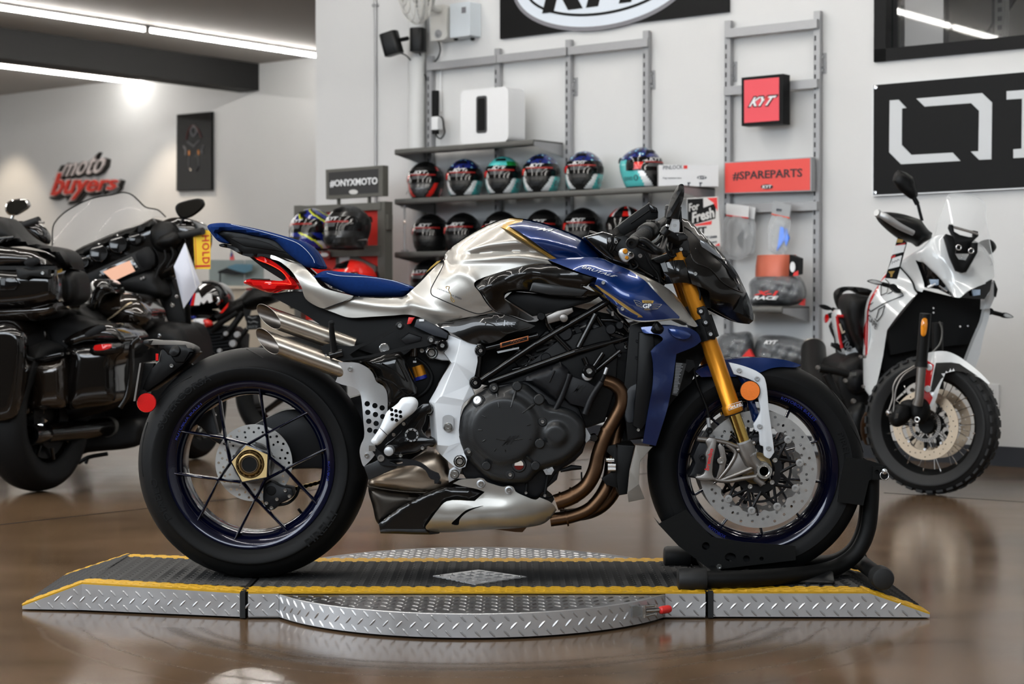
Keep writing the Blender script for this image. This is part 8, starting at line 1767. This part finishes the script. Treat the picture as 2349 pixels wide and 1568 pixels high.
# main body
Yb = YA + .10
f_ab = rbf([(2130,600,Yb-.05),(2250,650,Yb-.12),(2280,600,Yb+.10),(2200,545,Yb-.02),(2100,600,Yb+.05),(2080,640,Yb+.15),(2000,760,Yb+.40),(2100,670,Yb+.05),(2180,680,Yb-.12),(2000,690,Yb+.35),(2050,560,Yb+.2),(2010,880,Yb+.15),(2040,720,Yb+.15)])
nz = bpy.data.objects.new('nose_fairing',None); COL.objects.link(nz); nz.parent = wm
shell('nose_shell',RA((840,870,'c'),(960,790),(1060,730),(1140,640,'c'),(1220,615),(1280,620),(1420,640),(1560,700),(1640,790),(1680,880),(1690,1000,'c'),(1650,1040),(1500,1100),(1440,1130),(1380,1185),(1330,1180,'c'),(1300,1130),(1230,1030),(1140,940),(1050,860),(980,848,'c'),(1010,920),(1060,1090),(1040,1135,'c'),(1000,1120),(960,1030),(850,905)),f_ab,m_ww,nz,n=4,res=8,thick=.03,auto=60)
shell('side_panel',RA((830,905,'c'),(880,960),(960,1060),(998,1145,'c'),(930,1215),(830,1330),(725,1475,'c'),(705,1600),(690,1700,'c'),(640,1930),(590,2080,'c'),(540,2000),(530,1850),(530,1600),(545,1300,'c'),(570,1200),(640,1080),(700,990),(760,930)),f_ab,m_ww,nz,n=4,res=8,thick=.05,regions=[(RA((820,895),(850,905),(700,1000),(640,1100),(575,1220),(555,1320),(545,1700),(525,1700),(525,1300),(600,1090),(700,950)),m_wr)],extra=[RA((810,925),(700,1010),(645,1105),(580,1225),(558,1320),(548,1690))],auto=60)
def onb(l,lift=.012): return [P(x,y,float(f_ab(np.array(float(x)),np.array(float(y)))) - lift) for x,y in l]
for l in (((565,1250),(770,1130),(850,1130),(872,1165),(700,1235),(575,1310),(555,1285)),((628,1370),(650,1290),(705,1255),(680,1340),(635,1400),(615,1375)),((710,1020),(740,1050),(725,1140),(670,1165),(670,1075))): tube('panel_graphic',onb(RA(*l)),.0022,m_black,nz,n=5)
V0 = RA((552,1380),(620,1474),(557,1325),(638,1429)); text('panel_letters','CAPE',(lambda u,v,d: onb([((V0[0][0]*(1-u)+V0[1][0]*u)*(1-v) + (V0[2][0]*(1-u)+V0[3][0]*u)*v,(V0[0][1]*(1-u)+V0[1][1]*u)*(1-v) + (V0[2][1]*(1-u)+V0[3][1]*u)*v)],.02)[0]),m_black,nz,bold=.02)
tube('panel_gap',onb(RA((835,905),(900,975),(955,1050),(975,1110),(1000,1140)),.002),.004,m_black,nz,sp=3)
shell('side_panel',RA((1605,1290,'c'),(1640,1270),(1650,1320),(1600,1500),(1560,1700,'c'),(1500,1850),(1360,2020,'c'),(1420,1800),(1510,1560),(1580,1400)),Yb+.05,m_ww,nz,n=3,res=9,thick=.05); plate('cheek_panel',RA((1690,1030),(1715,1100),(1690,1200),(1650,1290),(1600,1290),(1605,1200),(1650,1060)),Yb-.02,Yb+.05,m_ww,nz,bev=.006); plate('cheek_trim',RA((1690,1030),(1720,1110),(1705,1180),(1690,1170),(1690,1090)),Yb-.03,Yb+.04,m_satblk,nz)
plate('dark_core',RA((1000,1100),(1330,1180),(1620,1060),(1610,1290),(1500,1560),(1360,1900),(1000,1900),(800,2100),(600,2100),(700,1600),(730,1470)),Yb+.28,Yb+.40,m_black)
plate('radiator_grille',RA((1000,1150),(1320,1190),(1600,1200),(1580,1330),(1460,1600),(1000,1650),(760,1700),(740,1480)),Yb+.20,Yb+.26,m_dark)
for a,o in ((0,((978,850),(1060,870),(1140,945),(1230,1030),(1300,1135),(1310,1165),(1200,1110),(1100,1095),(1060,1090),(1010,920))),(1,((1380,1185),(1450,1130),(1520,1095),(1670,1020),(1650,1120),(1600,1200),(1500,1195)))):
    hl_ = shell('headlight',RA(*o),(lambda x,y: f_ab(x,y) + .02) if a == 0 else Yb-.10,m_glassd,nz,n=0,res=8,thick=.03)
for a,b,w_ in ((1150,1050,40),(1525,1140,40)):
    plate('lamp_lens',RA((a-w_,b-30),(a+w_,b-28),(a+w_,b+22),(a-w_*.6,b+30)),Yb-.135,Yb-.12,mat('lamp_blue_glass','9fb4cc',.08,coat=1.,noise=.3,nscale=120),nz,bev=.002)
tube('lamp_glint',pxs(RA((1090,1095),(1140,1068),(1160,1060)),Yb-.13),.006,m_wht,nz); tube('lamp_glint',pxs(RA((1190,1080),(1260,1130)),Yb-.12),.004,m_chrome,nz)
# screen with its mount
m_scr = mat('clear_screen','dfe4e6',.03,alpha=.16,coat=1.)
f_sc = rbf([(2168,470,Yb+.22),(2180,443,Yb+.26),(2260,465,Yb+.22),(2270,560,Yb+.08),(2280,600,Yb+.02),(2220,640,Yb-.14),(2150,590,Yb-.02),(2160,530,Yb+.10),(2210,560,Yb-.02)])
sc_ = shell('windscreen',RA((1140,640,'c'),(1180,520),(1230,380),(1262,280),(1285,255),(1380,250),(1500,270),(1580,310),(1608,350),(1612,450),(1640,640),(1670,800),(1690,880,'c'),(1560,760),(1440,960),(1360,960),(1260,760)),f_sc,m_scr,n=4,res=9,thick=.003,auto=60)
for l,r in (((1262,290),(1285,255),(1380,250),(1500,270),(1580,310),(1608,350),(1612,450),(1640,640),(1680,850)),.0016),(((1262,290),(1230,380),(1180,520),(1145,640)),.0012): tube('screen_edge',[P(x,y,float(f_sc(np.array(float(x)),np.array(float(y))))) for x,y in spl(RA(*l),n=3)],r,mat('edge_glint','c8ccce',.2),sc_,n=5)
plate('screen_mount',RA((1238,640),(1260,612),(1320,632),(1345,700),(1340,790,'c'),(1370,840),(1440,850),(1470,800,'c'),(1490,690),(1545,690),(1540,780),(1440,955),(1400,965),(1345,945),(1290,820)),Yb-.16,Yb-.14,m_satblk,sc_,bev=.004)
plate('screen_bracket',RA((1280,560),(1290,525),(1320,530),(1330,590),(1380,620),(1460,640),(1500,640),(1500,580),(1545,590),(1550,630),(1490,690),(1470,790),(1345,790),(1340,690)),Yb-.12,Yb-.10,m_satblk,sc_,bev=.004)
tube('bracket_bar',pxs(RA((1320,550),(1540,612)),Yb-.13),.006,m_chrome,sc_)
for a,b in ((1368,735),(1480,765)): V,Fc = tube_geo(ring_path(P(*RA((a,b))[0],Yb-.165),.011,(0,1,0),16),.003,6,closed=True); mk('mount_screw',V,Fc,m_chrome,sc_,smooth=True)
for l,r in (((1290,300),(1270,420),(1235,520)),.005),(((1215,560),(1190,660),(1178,780)),.005): pass
# bars, hand guard, mirrors
hg = blob('hand_guard',RA((640,420,'c'),(700,415),(850,430),(1030,485,'c'),(1090,570),(1132,605,'c'),(1120,650),(1060,690),(1010,725,'c'),(960,690),(880,670),(740,570),(650,470)),Yb+.03,.06,.05,m_satblk,domew=22)
tube('guard_bar',[P(*RA((650,430))[0],Yb-.05),P(*RA((700,455))[0],Yb-.07),P(*RA((830,540))[0],Yb-.06),P(*RA((960,605))[0],Yb-.04)],[.014,.016,.015,.012],m_satsil,hg,sp=3,n=16); lathe('bar_end',[(.016,0),(.018,.006),(.014,.016),(0,.016)],P(*RA((650,432))[0],Yb-.055),(-.75,-.6,.25),m_satsil,hg,n=20)
mra = blob('mirror',RA((782,130,'c'),(800,70),(830,38,'c'),(900,65),(960,110),(985,180),(1000,270),(960,300),(880,250),(820,195)),Yb+.12,.02,.02,m_satblk,domew=12); tube('mirror_stem',pxs(RA((960,280),(995,330),(1020,420),(1040,495)),Yb+.12),.007,m_satblk,mra,sp=3); tube('mirror_neck',pxs(RA((965,285),(998,345)),Yb+.12),.011,m_satblk,mra)
blob('hand_guard',RA((1560,700),(1640,660),(1690,690),(1708,740),(1640,800)),Yb+.25,.02,.04,m_satblk,domew=12)
# tail, seat, lamps
Yt = Yb + 1.0
blob('seat',RA((360,1200),(400,1150),(500,1160),(600,1190),(560,1300),(530,1400),(520,1700),(430,1560),(360,1350)),Yt-.45,.05,.2,m_tsat)
blob('grab_handle',RA((258,1150),(300,1100),(380,1085),(590,1120),(600,1160),(500,1165),(400,1120),(330,1140),(320,1200),(355,1280),(310,1300)),Yt-.15,.02,.05,m_satblk,domew=8)
blob('tail_panel',RA((265,1340),(300,1290),(360,1310),(430,1400),(490,1500),(480,1600),(470,1680),(400,1700),(330,1690),(300,1560)),Yt-.30,.04,.12,m_ww); blob('tail_inset',RA((290,1365),(370,1375),(440,1470),(460,1540),(420,1660),(330,1650),(305,1540)),Yt-.345,.012,.03,m_satblk);
for l in (((272,1350),(360,1362),(430,1450),(465,1520)),((275,1352),(300,1540),(320,1640))): tube('red_pinstripe',pxs(RA(*l),Yt-.365),.008,m_wr,sp=3)
text('tail_numbers','700',quadfn(P(*RB((305,165))[0],Yt-.37),P(*RB((350,255))[0],Yt-.37),P(*RB((330,105))[0],Yt-.37),P(*RB((400,225))[0],Yt-.37),(0,-1,0)),mat('numbers_grey','5c5f62',.5),bold=.02)
tube('tail_tick',pxs(RA((298,1420),(325,1505),(345,1490)),Yt-.37),.005,mat('tick_cream','c9bca6',.4))
def signal(l,Y,st,m):
    o = blob('turn_signal',RA(*l),Y,.016,.03,m_dark,domew=5); tube('signal_stem',pxs(RA(*st),Y+.01),.010,m_satblk,o); return o
sg_ = signal(((555,1035),(580,1022),(640,1030),(690,1055),(680,1072),(620,1062)),Yb+.12,((680,1062),(770,1085),(840,1130)),0); blob('signal_lens',RA((562,1036),(590,1028),(650,1040),(678,1056),(640,1060),(600,1052)),Yb+.10,.01,.02,mat('clear_lens','c9cccc',.1,coat=1.,noise=.4,nscale=90),sg_,domew=4)
blob('signal_base',RA((750,1070),(790,1062),(830,1100),(850,1140),(820,1145),(760,1100)),Yb+.10,.02,.04,m_satblk,domew=7)
sg_ = signal(((1750,1330),(1790,1320),(1840,1340),(1862,1360),(1820,1370),(1760,1358)),Yb+.1,((1640,1310),(1700,1325),(1760,1340)),0); blob('signal_lens',RA((1785,1328),(1835,1343),(1855,1360),(1815,1364),(1780,1350)),Yb+.085,.008,.02,MATS['clear_lens'],sg_,domew=4); blob('signal_base',RA((1625,1290),(1665,1280),(1690,1320),(1640,1340)),Yb+.08,.02,.03,m_satblk,domew=6)
signal(((120,1255),(150,1247),(200,1262),(240,1290),(200,1298),(150,1285)),Yt,((230,1288),(275,1300)),0)
blob('tail_lamp',RA((168,1370),(185,1332),(205,1345),(195,1395),(175,1412)),Yt+.05,.015,.03,m_redl,domew=4); tube('lamp_bracket',pxs(RA((200,1350),(250,1335),(270,1360)),Yt),.014,m_satblk); plate('licence_bracket',RA((215,1440),(250,1370),(275,1400),(290,1600),(310,1680),(280,1690),(265,1560),(230,1490)),Yt-.05,Yt,m_satblk,bev=.003); plate('bracket_label',RA((225,1445),(245,1400),(258,1430),(250,1490)),Yt-.055,Yt-.05,m_grey)
plate('passenger_step',RB((220,170),(270,175),(330,230),(300,250),(215,200)),Yt-.3,Yt-.27,m_satblk,bev=.003); plate('lower_white_bracket',RB((300,170),(330,240),(430,210),(470,225),(440,260),(380,285),(350,290),(320,240)),Yt-.36,Yt-.33,m_ww,bev=.003)
# silencer, engine, amber reflector
sl = tube('silencer',[P(1866,800,Yt+.1),P(1868,860,Yt-.1),P(1900,960,Yt-.45)],[.062,.066,.066],m_tsat,n=24); tube('silencer_cap',[P(1866,786,Yt+.12),P(1866,812,Yt+.09)],[.050,.064],m_exh,sl,n=24)
blob('engine_block',RB((250,360),(330,300),(480,260),(540,420),(600,560),(560,760),(520,980),(420,1010),(300,760),(230,560)),Yb+.55,.08,.4,m_tsat); blob('clutch_housing',RB((340,460),(420,400),(500,420),(520,560),(440,620),(360,580)),Yb+.46,.04,.1,m_engine); plate('engine_badge',RB((372,455),(425,452),(425,424),(372,427)),Yb+.415,Yb+.42,m_dkmetal)
for a,b,r in ((95,382,5),(330,495,5),(400,670,6),(460,290,4),(495,290,4),(640,415,5),(905,575,5),(485,545,4)): boss(*RB((a,b))[0],Yb+.3,r*.9,.02,m_grey,name='frame_bolt')
for l in (((110,390),(250,410),(360,440)),((170,440),(230,560),(290,660)),((880,620),(760,720),(700,800))): tube('frame_tube',pxs(RB(*l),Yb+.35),.020,m_tsat)
tube('header_pipe',[RBp(710,590,Yb+.02),RBp(600,700,Yb+.05),RBp(520,820,Yb+.1),RBp(505,920,Yb+.2),RBp(530,1010,Yb+.3)],.022,m_bronze,sp=5,n=18)
blob('skid_plate',RB((380,760),(480,680),(520,740),(500,940),(420,1010),(370,900)),Yb+.35,.03,.1,m_satblk)
blob('amber_reflector',RA((1032,1500),(1045,1375),(1065,1368),(1085,1380),(1078,1500),(1062,1530),(1040,1530)),YA-.185,.006,.01,mat('amber_lens','e08a12',.12,coat=1.,noise=.15,nscale=60),n=3,domew=4)
tube('front_cable',pxs(RA((1195,1400),(1220,1480),(1200,1600),(1130,1680)),YA-.05),.004,m_dkmetal,sp=5)
for a,b in ((1140,1320),(1155,1465),(1140,1280),(1380,1445),(1450,1440)): boss(*RA((a,b))[0],Yb+.19,2.4,.006,m_chrome,name='core_bolt')
top()
t = thing('price_tag','dark hang tag with white price fields on the handlebar of the white motorcycle','tag',P(*RA((850,640))[0],Yb+.0)); Yp = Yb - .02
tq = plate('tag_card',RA((825,635),(905,690),(815,1018),(708,1010)),Yp,Yp+.004,m_black)
plate('price_field',RA((795,718),(892,708),(872,775),(768,800)),Yp-.001,Yp,m_wht,tq); plate('price_field',RA((775,830),(858,805),(835,905),(735,930)),Yp-.001,Yp,m_wht,tq); plate('red_strip',RA((800,715),(890,690),(886,706),(795,730)),Yp-.0005,Yp,m_wr,tq); plate('red_strip',RA((762,812),(800,800),(798,825),(758,835)),Yp-.0005,Yp,m_wr,tq)
plate('gold_mark',RA((735,950),(795,945),(775,975),(770,1000),(755,1000),(755,975)),Yp-.0005,Yp,m_gold,tq); plate('gold_mark',RA((820,655),(870,665),(862,690),(810,690)),Yp-.0005,Yp,m_gold,tq); tube('price_stroke',pxs(RA((768,885),(775,860),(790,870),(798,850),(812,862),(820,840),(835,850)),Yp-.0015),.0012,m_ink,tq,n=5,sp=2)
top()
